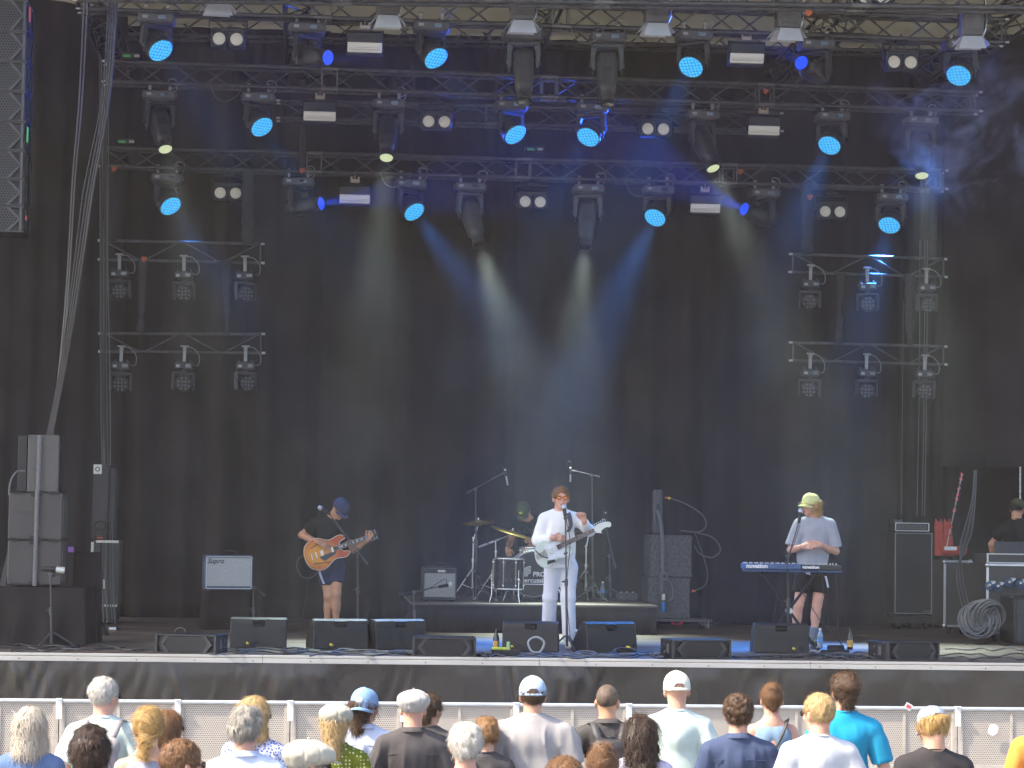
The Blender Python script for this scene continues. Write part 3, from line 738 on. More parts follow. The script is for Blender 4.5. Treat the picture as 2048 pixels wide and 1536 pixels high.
def fill(label, px, py, rz):
    t = thing('front_fill_speaker', label, 'speaker', fl(px, py), rz, 'low front fill speakers'); w, h, d = .66, .205, .36
    b = MB(); b.box((0, d/2+.02, h/2), (w, d, h), .008); b.build('cabinet', BLACK, t)
    b = MB()
    for z in (.009, h-.009): b.box((0, -.0, z), (w, .05, .016), .003)
    for s in (-1, 1):
        b.box((s*(w/2-.01), 0, h/2), (.02, .05, h-.036), .003)
        for sg in (-1, 1):
            q = [(s*.24, h/2), (s*.29, h/2), (s*.21, h/2+sg*.095), (s*.17, h/2+sg*.095)]
            b.prism([(p[0], p[1]) for p in q], -.025, .02)
    b.build('front_frame', DARK, t)
    out = [(-.235, h/2), (-.185, .02), (.185, .02), (.235, h/2), (.185, h-.02), (-.185, h-.02)]
    b = MB(); b.prism(out, -.018, .018, .004); b.build('hex_grille', GRILLE, t)
    b = MB()
    for s in (-1, 1):
        b.box((s*(w/2+.004), .14, h/2), (.008, .06, .1), .003); b.ring((s*(w/2), .25, h*.7), (s*(w/2+.008), .25, h*.7), .012, seg=8); b.ring((s*(w/2), .25, h*.3), (s*(w/2+.008), .25, h*.3), .012, seg=8)
    b.build('rigging_plate', GREY, t)
    return t
fill('low front fill speaker on the stage edge below the silver fronted amplifier', 372, 1308, -.28)
fill('low front fill speaker on the stage edge below the small grey amplifier', 889, 1314, -.02)
fill('low front fill speaker on the stage edge below the stacked carpeted cabinets', 1403, 1318, .2)
fill('low front fill speaker on the stage edge below the flight cases', 1826, 1321, .34)

# guitar amplifiers
def amp(label, px, py, z, w, h, d, rz, tol, grl, piping, panel):
    t = thing('guitar_amplifier', label, 'amplifier', fl(px, py, z), rz)
    b = MB(); b.box((0, d/2+.01, h/2+.012), (w, d, h), .018)
    for x in (-1, 1):
        for y in (.06, d-.04): b.ring((x*(w/2-.06), y, 0), (x*(w/2-.06), y, .02), .02, seg=10)
    b.build('cabinet', tol, t)
    top = h-(.085 if panel else .035)
    b = MB(); b.box((0, .004, (top+.045)/2+.012), (w-.06, .016, top-.045), .004); b.build('grille_cloth', grl, t)
    b = MB()
    for x in (-1, 1): b.box((x*(w/2-.022), -.002, h/2+.012), (.012, .014, h-.04), .003)
    for z_ in (.03, h-.008): b.box((0, -.002, z_), (w-.05, .014, .012), .003)
    b.build('piping', piping, t)
    if panel:
        b = MB(); b.box((0, 0, h-.035), (w-.06, .014, .05), .003); b.m = 1; b.box((.02, -.009, h-.045), (.1, .006, .028), .002); b.build('control_panel', [BLACK, mat('amp_nameplate', (.6, .57, .45), .4)], t)
    b = MB(); b.tube(smooth_pts([(-.11, d*.5, h+.01), (-.1, d*.5, h+.05), (0, d*.5, h+.065), (.1, d*.5, h+.05), (.11, d*.5, h+.01)], 18), .011, 8); b.build('handle', BLACK, t)
    return t
pz = FLOOR + .52
bx = thing('cloth_covered_plinth', 'black cloth covered plinth under the silver fronted amplifier', 'plinth', fl(455, 1259), .12)
b = MB(); b.box((0, .24, .255), (.54, .46, .505), .02); b.build('plinth_box', cm, bx)
b = MB(); out = closed_pts([(-.3, -.03, 0), (-.15, -.05, 0), (0, -.035, 0), (.15, -.055, 0), (.3, -.03, 0), (.32, .24, 0), (.3, .5, 0), (0, .52, 0), (-.3, .5, 0), (-.33, .24, 0)], 80)
n_ = len(out); V = [(p.x*.93, p.y*.93+.01, .514) for p in out] + [(p.x*(1+.05*math.sin(i*.9)), p.y*(1+.05*math.sin(i*.9)), .005) for i, p in enumerate(out)]
b.add(V, [(i, n_+i, n_+(i+1) % n_, (i+1) % n_) for i in range(n_)], True); b.add(V[:n_], [list(range(n_))]); b.build('cloth', cm, bx)
SILV = mat('silver_grille_cloth', (.42, .42, .40), .7, var=.12, scale=60, bump=.3, bscale=300)
a1 = amp('guitar amplifier with silver grille cloth and blue grey covering', 457, 1182, pz, .6, .43, .26, .16, mat('blue_grey_tolex', (.06, .075, .11), .55, var=.2, scale=40), SILV, mat('pale_piping', (.5, .52, .56), .5), False)
text_mesh('maker_script', 'Supro', .085, BLACK, a1, fcam((-.17, -.006, .365)), .002, .001, .35)
RZ = FLOOR + .375
RISY = fl(1024, 1266).y
t = thing('drum_riser', 'low black drum riser with a skirted front', 'riser', (fl(1070, 1266).x, RISY, FLOOR))
rw = fl(1322, 1270).x-fl(828, 1263).x
b = MB(); b.box((0, 1.35, .355), (rw, 2.7, .04), .006); b.build('deck', fm, t)
b = MB(); n_ = 160; V = []
for j, z in enumerate((.333, .18, .004)):
    for i in range(n_): V.append((-rw/2+.02+i*(rw-.04)/(n_-1), .03-.018*j*math.sin(i*.55+j)*.5-.01*j, z))
b.add(V, [(j*n_+i, (j+1)*n_+i, (j+1)*n_+i+1, j*n_+i+1) for j in range(2) for i in range(n_-1)], True)
for s in (-1, 1): b.box((s*(rw/2-.03), 1.35, .165), (.02, 2.6, .33))
b.build('skirt', cm, t)
b = MB(); b.box((0, -.006, .345), (rw, .01, .02), .002); b.build('edge_trim', mat('riser_edge', (.035, .035, .034), .4, .5), t)
def rs(px, py): return fl(px, py, RZ)
a2 = amp('small grey fronted guitar amplifier standing on the drum riser', 879, 1203, RZ, .46, .44, .25, .03, mat('black_tolex', (.035, .035, .035), .55, var=.25, scale=50), mat('greige_grille_cloth', (.30, .29, .26), .75, var=.15, scale=60, bump=.3, bscale=300), GREY, True)
# carpeted sub woofers, dolly and column speaker
dl = thing('equipment_dolly', 'wheeled dolly under the stacked carpeted cabinets', 'dolly', fl(1345, 1259))
b = MB(); b.box((.1, .3, .12), (.9, .6, .035), .005); b.build('deck', fm, dl)
for x in (-.28, .48):
    for y in (.06, .54):
        b = MB(); b.ring((x-.016, y, .045), (x+.016, y, .045), .045, seg=16); b.build('wheel', mat('grey_rubber', (.12, .12, .12), .7), dl)
        b = MB(); b.box((x-.022, y, .07), (.005, .04, .07)); b.box((x+.022, y, .07), (.005, .04, .07)); b.box((x, y, .104), (.06, .07, .006)); b.build('caster_fork', STEEL, dl)
b = MB(); b.tube(smooth_pts([(-.02, -.02, .10), (.06, -.03, .07), (.14, -.02, .10)], 10), .014, 6); b.build('pull_strap', mat('red_strap', (.5, .03, .06), .7), dl)
base = fl(1345, 1259)
def sub(label, zb, dx, h):
    t = thing('carpeted_subwoofer', label, 'subwoofer', (base.x-.04+dx, base.y+.02, FLOOR+zb), 0, 'stacked carpeted cabinets')
    b = MB(); b.box((0, .29, h/2), (.575, .58, h-.004), .012); b.build('cabinet', CARPET, t)
    b = MB()
    for x in (-1, 1):
        for z in (.04, h-.04): b.box((x*.289, .02, z), (.004, .06, .05), .002)
    b.build('corner_protector', BLACK, t)
    b = MB(); b.box((.289, .3, h*.55), (.006, .12, .09), .003); b.build('handle', BLACKM, t)
sub('carpeted cabinet standing on the dolly, under its twin', .138, -.01, .565)
sub('carpeted cabinet stacked on top of its twin, below the slim column speaker', .705, .008, .575)
zc = FLOOR+1.282
t = thing('column_speaker', 'slim black column speaker standing on the carpeted cabinets', 'speaker', (base.x-.2, base.y+.14, zc))
b = MB(); b.box((0, .06, .31), (.13, .15, .62), .03); b.build('cabinet', mat('satin_grey_black', (.06, .06, .065), .35, var=.15), t)
b = MB(); b.box((-.0, -.02, .34), (.05, .012, .16), .006); b.build('handle', BLACK, t)
b = MB(); b.box((.0, -.016, .6), (.1, .01, .02), .003); b.build('badge', GREY, t)
# ratchet strap
t = thing('ratchet_strap', 'grey ratchet strap with blue tail hanging over the carpeted cabinets', 'strap', (base.x-.16, base.y-.01, FLOOR))
def band(b, pts, w, th=.006, axis=Vector((1, 0, 0))):
    P = smooth_pts(pts, 40); n = len(P); V = []
    for p in P: V += [p-axis*w/2, p+axis*w/2, p+axis*w/2+Vector((0, -th, 0)), p-axis*w/2+Vector((0, -th, 0))]
    F = []
    for i in range(n-1):
        for k in range(4): F.append((i*4+k, i*4+(k+1) % 4, (i+1)*4+(k+1) % 4, (i+1)*4+k))
    b.add(V, F, True)
b = MB(); band(b, [(-.06, .1, 1.62), (-.02, -.0, 1.45), (.0, -.02, 1.2), (.01, -.03, .85), (.02, -.04, .75), (.0, -.05, .66), (.0, -.03, .5), (.02, -.02, .42)], .05); b.build('webbing', mat('grey_webbing', (.13, .13, .13), .8, var=.2, scale=60), t)
b = MB(); b.lathe([(.03, -.01), (.062, -.01), (.065, .0), (.062, .01), (.03, .01)], (.02, -.06, .72), (0, 1, 0), 18); b.tube(smooth_pts([(.06, -.05, .68), (.13, -.05, .62), (.16, -.04, .45), (.1, -.03, .38)], 16), .014, 6); b.build('strap_loop', mat('grey_webbing', (.13, .13, .13), .8), t)
b = MB(); b.box((.02, -.05, .44), (.06, .03, .1), .008); b.build('ratchet', CHROME, t)
b = MB(); band(b, [(.02, -.03, .37), (.025, -.04, .3), (.02, -.035, .24)], .045); b.build('strap_tail', mat('blue_webbing', (.02, .2, .5), .7), t)
# cables hanging from the cabinets
def cable(label, pts, r=.009, m=None, group=None, seg=6, n=40, cat='cable', name='cable'):
    o = Vector(pts[0]); b = MB(); b.tube(smooth_pts([Vector(p)-o for p in pts], n), r, seg)
    return tag(b.build(name, m or CABLE, None, o), label, cat, group)
Yc = base.y+.1
b3 = lambda L, Y: [at(x, y, Y) for x, y in L]
CG = mat('mid_grey_cable', (.10, .10, .10), .5)
cable('speaker cable with orange and yellow plug looping above the carpeted cabinets', b3([(1338, 996), (1372, 1008), (1405, 1030), (1412, 1052), (1396, 1064), (1362, 1061)], Yc), .009, CG)
cable('speaker cable looping out beside the upper carpeted cabinet', b3([(1384, 1063), (1425, 1075), (1441, 1100), (1424, 1115), (1400, 1108), (1388, 1091)], Yc), .009, CG)
cable('speaker cable hanging down beside the lower carpeted cabinet', b3([(1390, 1066), (1404, 1105), (1415, 1145), (1410, 1170), (1392, 1180), (1384, 1182)], Yc), .007, CG)
b = MB(); a_ = at(1336, 996, Yc); b.ring((0, 0, 0), (.03, 0, -.005), .016, seg=10); b.m = 1; b.ring((-.04, 0, .005), (0, 0, 0), .012, seg=10)
tag(b.build('speaker_plug', [YEL, mat('orange_red_plug', (.7, .1, .02), .5)], None, a_), 'yellow and orange plug at the cable end beside the column speaker', 'plug')
b = MB(); a_ = at(1384, 1182, Yc); b.ring((0, 0, 0), (.05, 0, 0), .02, .012, seg=10)
tag(b.build('speaker_plug', mat('orange_red_plug', (.7, .1, .02), .5), None, a_), 'orange plug in the side of the lower carpeted cabinet', 'plug')

# ------------------------------------------------------------------ microphone stands
MICG = mat('silver_mic_grille', (.6, .6, .57), .35, .8, bump=.4, bscale=400)
def mic(t, p, d, ln=.17, m=None, bal=True):
    p = Vector(p); d = Vector(d).normalized(); b = MB()
    if bal:
        b.lathe([(.0, -.0), (.014, -.0), (.02, .08), (.023, .13)], p, d, 14); b.build('microphone', BLACK, t)
        b = MB(); b.lathe([(.024, .128), (.029, .14), (.029, .155), (.022, .178), (.0, .186)], p, d, 14); b.build('mic_grille', MICG, t)
    else:
        b.lathe([(0, 0), (.012, .0), (.012, ln*.5), (.011, ln*.52), (.011, ln), (0, ln)], p, d, 12); b.build('microphone', m or BLACK, t)
def tripod(t, p, r=.28, h=.16, m=BLACKM, rot=.3):
    for k in range(3):
        a = rot+k*2*math.pi/3; b = MB()
        e = Vector((r*math.cos(a), r*math.sin(a), .012)); s0 = Vector((.02*math.cos(a), .02*math.sin(a), h))
        b.ring(s0, e, .010, seg=8); b.ring(e-(e-s0).normalized()*.04, e, .014, seg=8); b.build('leg', m, t)
def boom_stand(label, foot, top, boom0, boom1, micd, ln=.17, bal=True, micm=None, cat='microphone stand', base='tripod', group='microphone stands', r=.28, m=mat('stand_metal', (.085, .085, .088), .35, .5), cablepts=None):
    """foot/top/boom ends in world coordinates"""
    foot, top = Vector(foot), Vector(top); t = thing('microphone_stand', label, cat, foot, 0, group)
    T = top-foot; mid = T*.52+Vector((0, 0, 0))
    if base == 'tripod': tripod(t, foot, r, .17, m, rnd.random()*2)
    else: b = MB(); b.lathe([(0, 0), (.14, 0), (.14, .02), (.03, .035), (.02, .06)], seg=24); b.build('base', m, t)
    b = MB(); b.ring((0, 0, .05), mid, .014, seg=10); b.ring(mid-Vector((0, 0, .05)), mid+Vector((0, 0, .03)), .02, seg=10); b.ring(mid, T, .009, seg=8); b.build('pole', m, t)
    b = MB(); b.ring(mid+Vector((-.05, 0, 0)), mid+Vector((.02, 0, 0)), .01, seg=8); b.ring(T-Vector((0, .03, 0)), T+Vector((0, .03, 0)), .022, seg=10); b.build('clutch', m, t)
    if boom0 is not None:
        p0, p1 = Vector(boom0)-foot, Vector(boom1)-foot
        b = MB(); b.ring(p0, p1, .008, seg=8); b.ring(p0, p0.lerp(p1, .12), .015, seg=8); b.build('boom', m, t)
    else: p1 = T
    md = Vector(micd).normalized()
    b = MB(); b.ring(p1-md*.02, p1+md*.06, .018, .021, seg=10); b.build('mic_clip', BLACK, t)
    mic(t, p1-md*(.02 if bal else .04), micd, ln, micm, bal)
    if cablepts:
        b = MB(); b.tube(smooth_pts([Vector(q)-foot for q in cablepts], 40), .0045, 5); b.build('mic_cable', CABLE, t)
    return t
PALEMIC = mat('pale_condenser_mic', (.55, .55, .50), .4, .4)
# singer
f0 = fl(1134, 1302); Ys = f0.y
boom_stand('straight microphone stand in front of the white clothed singer', f0, at(1131, 1036, Ys), None, None, (-.10, .35, .9), base='tripod', r=.2, cablepts=[at(1133, 1040, Ys+.05), at(1140, 1090, Ys+.03), at(1133, 1180, Ys+.03), at(1142, 1290, Ys+.02)])
# guitarist
f0 = fl(716, 1268); Yg = f0.y
boom_stand('boom microphone stand reaching past the face of the guitarist in shorts', f0, at(715, 1098, Yg), at(735, 1128, Yg-.05), at(658, 1027, Yg+.12), (-.8, .12, .5), cablepts=[at(661, 1030, Yg+.1), at(690, 1075, Yg+.05), at(712, 1110, Yg-.02), at(717, 1180, Yg-.03), at(714, 1255, Yg-.02)])
f0 = fl(507, 1266); Ya = f0.y
boom_stand('short boom microphone stand aimed at the silver fronted amplifier', f0, at(507, 1176, Ya), at(531, 1192, Ya-.05), at(475, 1147, Ya+.25), (-.85, .35, .15), cablepts=[at(478, 1140, Ya+.2), at(495, 1160, Ya+.1), at(522, 1185, Ya), at(526, 1225, Ya), at(525, 1262, Ya)])
f0 = fl(829, 1272); Ya = f0.y
boom_stand('low boom microphone stand aimed at the small grey amplifier', f0, at(828, 1184, Ya), at(799, 1189, Ya), at(880, 1173, Ya+.25), (.9, .3, .15), cablepts=[at(893, 1170, Ya+.3), at(890, 1158, Ya+.25), at(860, 1176, Ya+.15), at(822, 1195, Ya), at(815, 1225, Ya), at(800, 1262, Ya)])
f0 = fl(103, 1297); Ya = f0.y
t = boom_stand('low microphone stand with a silver tipped condenser at the draped platform', f0, at(101, 1150, Ya), None, None, (.9, -.1, .08), .2, False, DARK)
b = MB(); p = at(101, 1141, Ya)-f0; b.ring(p+Vector((.06, -.0, .01)), p+Vector((.15, -.0, .0)), .035, .04, seg=14); b.build('mic_grille', PALEMIC, t)
b = MB(); b.ring(p+Vector((-.09, 0, .02)), p+Vector((.06, 0, .01)), .028, .034, seg=14); b.build('microphone_body', BLACK, t)
# keyboard player
f0 = fl(1577, 1300); Yk = f0.y-.05
boom_stand('microphone stand leaning over the blue keyboard', f0, at(1575, 1112, Yk), at(1573, 1128, Yk), at(1598, 1043, Yk+.12), (.18, .25, .9), cablepts=[at(1600, 1050, Yk+.1), at(1587, 1090, Yk+.05), at(1574, 1120, Yk-.03), at(1580, 1200, Yk-.03), at(1572, 1290, Yk)])
# drum overheads
f0 = rs(953, 1201); Yo = f0.y
boom_stand('tall boom stand with a slim overhead microphone above the first cymbal', f0, at(951, 978, Yo), at(933, 986, Yo), at(1011, 944, Yo+.1), (.18, 0, -.98), .22, False, PALEMIC, r=.3, cablepts=[at(985, 955, Yo), at(992, 938, Yo), at(1003, 932, Yo), at(1009, 945, Yo+.1)])
f0 = rs(1186, 1204); Yo = f0.y
boom_stand('tall boom stand with a slim overhead microphone above the singer', f0, at(1184, 951, Yo), at(1199, 954, Yo), at(1141, 940, Yo+.1), (0, 0, -1), .2, False, PALEMIC, r=.3, cablepts=[at(1152, 944, Yo), at(1143, 942, Yo+.1), at(1134, 935, Yo+.1), at(1135, 924, Yo+.1), at(1142, 924, Yo+.1), at(1142, 936, Yo+.1)])
f0 = rs(1221, 1203); Yo = f0.y
boom_stand('boom stand with its microphone tilted down beyond the pale guitar headstock', f0, at(1219, 1112, Yo), at(1231, 1137, Yo), at(1207, 1035, Yo), (.2, 0, .5), .12, False, PALEMIC, r=.25, cablepts=[at(1206, 1030, Yo), at(1210, 1016, Yo), at(1214, 1022, Yo), at(1216, 1060, Yo), at(1222, 1120, Yo)])

# ------------------------------------------------------------------ drum kit
SHELL = mat('black_drum_lacquer', (.008, .008, .010), .28, var=.2, spec=.45)
HEADW = mat('white_drum_head', (.7, .69, .64), .5)
BRASS = mat('cymbal_bronze', (.50, .36, .10), .38, .65, var=.3, scale=30)
def shell(b, r, h, p0, ax, seg=36): b.lathe([(r, 0), (r, h)], p0, ax, seg)
def hoop(b, r, z, p0, ax): b.lathe([(r-.006, z-.012), (r+.01, z-.012), (r+.012, z), (r+.01, z+.012), (r-.006, z+.012)], p0, ax, 36)
def lugs(t, r, p0, ax, zs, n, ln, m=CHROME):
    q = Vector(ax).to_track_quat('Z', 'Y'); p0 = Vector(p0)
    for k in range(n):
        b = MB(); a = 2*math.pi*(k+.5)/n; c = Vector((math.cos(a)*(r+.012), math.sin(a)*(r+.012), 0))
        b.ring(p0+q @ (c+Vector((0, 0, zs[0]))), p0+q @ (c+Vector((0, 0, zs[1]))), .004, seg=6)
        for z in (zs[0]+ln, zs[1]-ln): b.ell(p0+q @ (c+Vector((0, 0, z))), (.013, .013, .02), 8, 6)
        b.build('lug', m, t)
c = at(1067, 1148, RISY+.75)
t = thing('bass_drum', 'black bass drum lettered PRO percussion, behind the singer', 'drum', (c.x, c.y, RZ))
R = .29; cz = c.z-RZ
b = MB(); shell(b, R, .42, (0, .02, cz), (0, 1, 0)); b.build('shell', SHELL, t)
b = MB(); b.lathe([(R-.004, .012), (.0, .010)], (0, 0, cz), (0, 1, 0), 36); b.build('front_head', mat('black_drum_head', (.012, .012, .014), .35), t)
b = MB(); hoop(b, R+.008, .01, (0, 0, cz), (0, 1, 0)); hoop(b, R+.008, .43, (0, 0, cz), (0, 1, 0)); b.build('hoop', mat('grey_sparkle_hoop', (.30, .30, .31), .3, .5), t)
b = MB()
for k in range(8):
    a = 2*math.pi*(k+.5)/8; x, z = math.cos(a)*(R+.02), math.sin(a)*(R+.02); b.box((x, -.004, cz+z), (.022, .03, .045), .006, rot=Matrix.Rotation(-a+math.pi/2, 3, 'Y')); b.ring((x, 0, cz+z), (x, .16, cz+z), .005, seg=6)
b.build('claw', CHROME, t)
WL = mat('white_lettering', (.75, .75, .75), .5)
b = MB()
for k in range(6):
    r0 = .045+k*.017; P = [(-.075+.04-r0*math.cos(a)+.0, .004, cz-.02+r0*math.sin(a)) for a in np.linspace(0, math.pi/2, 12)]
    n_ = len(P); V = [(-.035-(r0)*math.cos(a), -.001, cz-.035+(r0)*math.sin(a)) for a in np.linspace(0, math.pi/2, 14)] + [(-.035-(r0+.008)*math.cos(a), -.001, cz-.035+(r0+.008)*math.sin(a)) for a in np.linspace(0, math.pi/2, 14)]
    b.add(V, [(i, i+1, 14+i+1, 14+i) for i in range(13)])
b.build('logo_arcs', WL, t)
text_mesh('lettering_upper', 'PRO', .085, WL, t, fcam((.075, -.002, cz-.005)), .001, .0015)
text_mesh('lettering_lower', 'percussion', .09, WL, t, fcam((.03, -.002, cz-.085)), .001, .0015)
b = MB(); b.box((-.02, .0, cz-.135), (.4, .004, .012)); b.build('logo_bar', WL, t)
for s in (-1, 1):
    b = MB(); b.ring((s*R*.95, .06, cz-.05), (s*(R+.12), -.06, 0.01), .009, seg=8); b.build('leg', CHROME, t)
c = at(1016, 1178, RISY+.55); t = thing('floor_tom', 'black floor tom on chrome legs beside the bass drum', 'drum', (c.x, c.y, RZ))
b = MB(); shell(b, .2, .40, (0, 0, .17), (0, 0, 1)); b.build('shell', SHELL, t)
b = MB(); b.lathe([(.198, .572), (0, .574)]); b.lathe([(0, .17), (.198, .17)]); b.build('drum_head', HEADW, t)
b = MB(); hoop(b, .202, .57, (0, 0, 0), (0, 0, 1)); hoop(b, .202, .175, (0, 0, 0), (0, 0, 1)); b.build('hoop', CHROME, t)
lugs(t, .2, (0, 0, .17), (0, 0, 1), (0, .4), 8, .05)
for k in range(3):
    a = -math.pi/2+.6+k*2*math.pi/3; b = MB(); x, y = .215*math.cos(a), .215*math.sin(a); b.tube([(x, y, .42), (x, y, .1), (x*1.12, y*1.12, .0)], .007, 8); b.ell((x, y, .3), (.02, .02, .03), 8, 6); b.build('leg', CHROME, t)
c = at(1064, 1130, RISY+1.15); t = thing('snare_drum', 'snare drum with bright rim between floor tom and bass drum', 'drum', (c.x+.02, c.y, RZ))
zz = .56; b = MB(); shell(b, .178, .15, (0, 0, zz), (0, 0, 1)); b.build('shell', mat('steel_shell', (.5, .5, .5), .25, 1), t)
b = MB(); b.lathe([(.178, zz+.152), (0, zz+.154)]); b.build('drum_head', HEADW, t)
b = MB(); hoop(b, .18, zz+.15, (0, 0, 0), (0, 0, 1)); hoop(b, .18, zz, (0, 0, 0), (0, 0, 1)); b.build('hoop', CHROME, t)
lugs(t, .178, (0, 0, zz), (0, 0, 1), (0, .15), 8, .04)
b = MB(); b.ring((0, 0, .2), (0, 0, zz), .012, seg=8); b.build('stand_pole', CHROME, t); tripod(t, (0, 0, 0), .25, .3, CHROME, .6)
def cymbal(label, foot, cpos, r, tilt, az, boomfrom=None, hat=False):
    foot, cpos = Vector(foot), Vector(cpos); t = thing('cymbal_stand', label, 'cymbal', foot, 0, 'cymbals on stands'); C0 = cpos-foot
    nrm = Vector((math.sin(tilt)*math.cos(az), math.sin(tilt)*math.sin(az), math.cos(tilt)))
    for dz in ((0, -.03) if hat else (0,)):
        sgn = -1 if dz else 1
        b = MB(); b.lathe([(.006, .032*sgn), (.025, .03*sgn), (.045, .018*sgn), (.06, .012*sgn), (r*.6, .006*sgn), (r, -.004*sgn), (r, -.006*sgn), (.06, .008*sgn), (.04, .014*sgn)], C0+Vector((0, 0, dz)), nrm, 48); b.build('cymbal', BRASS, t)
    b = MB(); b.ring(C0+nrm*.02, C0+nrm*.06, .01, seg=8); b.ring(C0-nrm*.03, C0+nrm*.005, .014, seg=8); b.build('wing_nut', CHROME, t)
    if boomfrom is not None:
        e0, e1 = Vector(boomfrom)-foot, C0-nrm*.03; b = MB(); b.ring(e0, e1, .011, seg=8); b.ring(e0, e0.lerp(e1, .6), .014, seg=8); b.build('boom', STEEL, t)
        fr = max(0, min(1, -(e0.x)/(e1.x-e0.x))); top = e0.lerp(e1, fr)
    else: top = C0-nrm*.03
    b = MB(); H = top.z; b.ring((0, 0, .12), (0, 0, H*.5), .014, seg=10); b.ring((0, 0, H*.5), (0, 0, H*.5+.04), .021, seg=10); b.ring((0, 0, H*.5), (0, 0, H*.8), .011, seg=8); b.ring((0, 0, H*.8), top, .008, seg=8); b.ring((0, 0, H*.8), (0, 0, H*.8+.03), .018, seg=10); b.build('pole', STEEL, t)
    for k in range(3):
        a = .5+k*2*math.pi/3; b = MB(); e = Vector((.3*math.cos(a), .3*math.sin(a), .012)); s0 = Vector((0, 0, .42)); b.ring(s0, e, .009, seg=8); b.ring(s0+Vector((0, 0, -.28)), s0.lerp(e, .55), .006, seg=6); b.ell(e, .016, 8, 6); b.build('leg', STEEL, t)
    return t
f0 = rs(945, 1198); cymbal('edge on hi hat cymbals on the stand furthest from the singer', f0, at(957, 1044, f0.y+.02), .215, .09, 2.6, None, True)
f0 = rs(990, 1201); cymbal('large tilted ride cymbal on a boom above the floor tom', f0, at(1024, 1065, f0.y+.1), .30, .30, -.35, at(957, 1094, f0.y))
f0 = rs(1171, 1200); cymbal('thin crash cymbal half hidden behind the singer', f0, at(1178, 1064, f0.y+.02), .2, .05, .5)
t = thing('drum_stool', 'round black drum stool under the drummer', 'stool', (at(1052, 1150, RISY+1.75).x, RISY+1.75, RZ))
b = MB(); b.lathe([(0, .5), (.16, .5), (.17, .47), (.16, .42), (0, .42)], seg=24); b.build('seat', mat('black_vinyl', (.02, .02, .02), .4), t)
b = MB(); b.ring((0, 0, .2), (0, 0, .43), .018, seg=10); b.build('pole', CHROME, t); tripod(t, (0, 0, 0), .25, .3, CHROME, .2)

# ------------------------------------------------------------------ keyboards
kY = fl(1585, 1300).y-.02
ka, kb = at(1488, 1143, kY), at(1684, 1146, kY); kz = (ka.z+kb.z)/2
kx = (ka.x+kb.x)/2; L = kb.x-ka.x
t = thing('keyboard_stand', 'black folding X stand carrying the keyboards', 'stand', (kx, kY+.1, FLOOR))
for s, y in ((-1, -.0), (1, .05)):
    b = MB(); h = kz-FLOOR; b.box((0, 0, 0), (.03, .03, math.hypot(.66, h-.03)), .004, rot=Matrix.Rotation(s*math.atan2(.66, h), 3, 'Y')); b.v = [(v[0]-.02, v[1]+y, v[2]+h/2) for v in b.v]; b.build('tube_leg', BLACKM, t)
for s in (-1, 1):
    b = MB(); b.ring((s*.3-.02, -.14, h-.02), (s*.3-.02, .2, h-.02), .016, seg=10); b.ell((s*.3-.02, -.15, h-.02), .022, 10, 8); b.build('top_arm', BLACKM, t)
    b = MB(); b.ring((s*.31-.02, -.18, .02), (s*.31-.02, .22, .02), .016, seg=10); b.build('foot', BLACKM, t)
b = MB(); b.ring((-.02, -.03, h*.5), (-.02, .08, h*.5), .035, seg=14); b.build('pivot', STEEL, t)
BLU = mat('blue_synth_panel', (.07, .125, .25), .4, var=.1); KEYW = mat('ivory_keys', (.78, .77, .72), .35)
def keyb(label, x0, x1, z0, h, d, y0, m, keys, knobs):
    w = x1-x0; t = thing('keyboard', label, 'keyboard', ((x0+x1)/2, kY+y0, z0), 0)
    b = MB(); b.box((0, d/2, h/2), (w, d, h), .008); b.box((0, .012, h*.55), (w-.02, .03, h*.7), .004); b.build('body', m, t)
    if keys:
        b = MB(); n = int(w/.024)
        for k in range(n): b.box((-w/2+.02+(k+.5)*(w-.04)/n, d-.08, h+.003), ((w-.04)/n-.0015, .15, .012), .002)
        b.build('white_key_bed', KEYW, t)
        b = MB()
        for k in range(n):
            if k % 7 not in (2, 6): b.box((-w/2+.02+(k+1)*(w-.04)/n, d-.1, h+.012), (.011, .1, .014), .002)
        b.build('black_key_bed', BLACK, t)
    b = MB()
    for k in range(knobs): b.ring((-w/2+.05+k*(w-.1)/max(1, knobs-1), .05+.02*(k % 2), h), (-w/2+.05+k*(w-.1)/max(1, knobs-1), .05+.02*(k % 2), h+.022), .009, seg=10)
    b.build('knob_row', mat('pale_knob', (.45, .45, .45), .4) if not keys else BLACK, t)
    for k in range(6): MB().ring((w*.08+k*.035, -.004, h*.55), (w*.08+k*.035, .0, h*.55), .007, seg=8).build('socket', BLACK, t)
    return t
keyb('long blue keyboard lying across the X stand under two smaller synthesizers', ka.x+.03, kb.x, kz, .028, .3, -.02, BLU, True, 0)
s1 = keyb('blue synthesizer with white lettering at the inner end of the keyboard stand', ka.x, ka.x+L*.575, kz+.031, .066, .26, -.05, BLU, True, 10)
s2 = keyb('small black synthesizer with white lettering next to the blue one', ka.x+L*.585, kb.x-.02, kz+.031, .058, .2, -.05, DARK, False, 11)
text_mesh('maker_lettering', 'novation', .068, WL, s1, fcam((-.19, -.006, .036)), .001, .0025, 0, 1.05)
text_mesh('maker_lettering', 'novation', .054, WL, s2, fcam((-.13, -.006, .031)), .001, .002, 0, 1.05)
for lab, pts in (('thin cable dropping from the blue synthesizer', [(1560, 1142), (1556, 1180), (1548, 1240)]), ('thin cable hanging across the keyboard players legs', [(1585, 1142), (1600, 1175), (1640, 1240), (1670, 1270), (1690, 1300)]),
                 ('thin cable dropping from the black synthesizer', [(1643, 1142), (1648, 1190), (1656, 1230), (1657, 1262)]), ('thin vertical cable at the outer end of the keyboard stand', [(1671, 1145), (1674, 1200), (1676, 1265)])):
    cable(lab, b3(pts, kY+.05), .005)

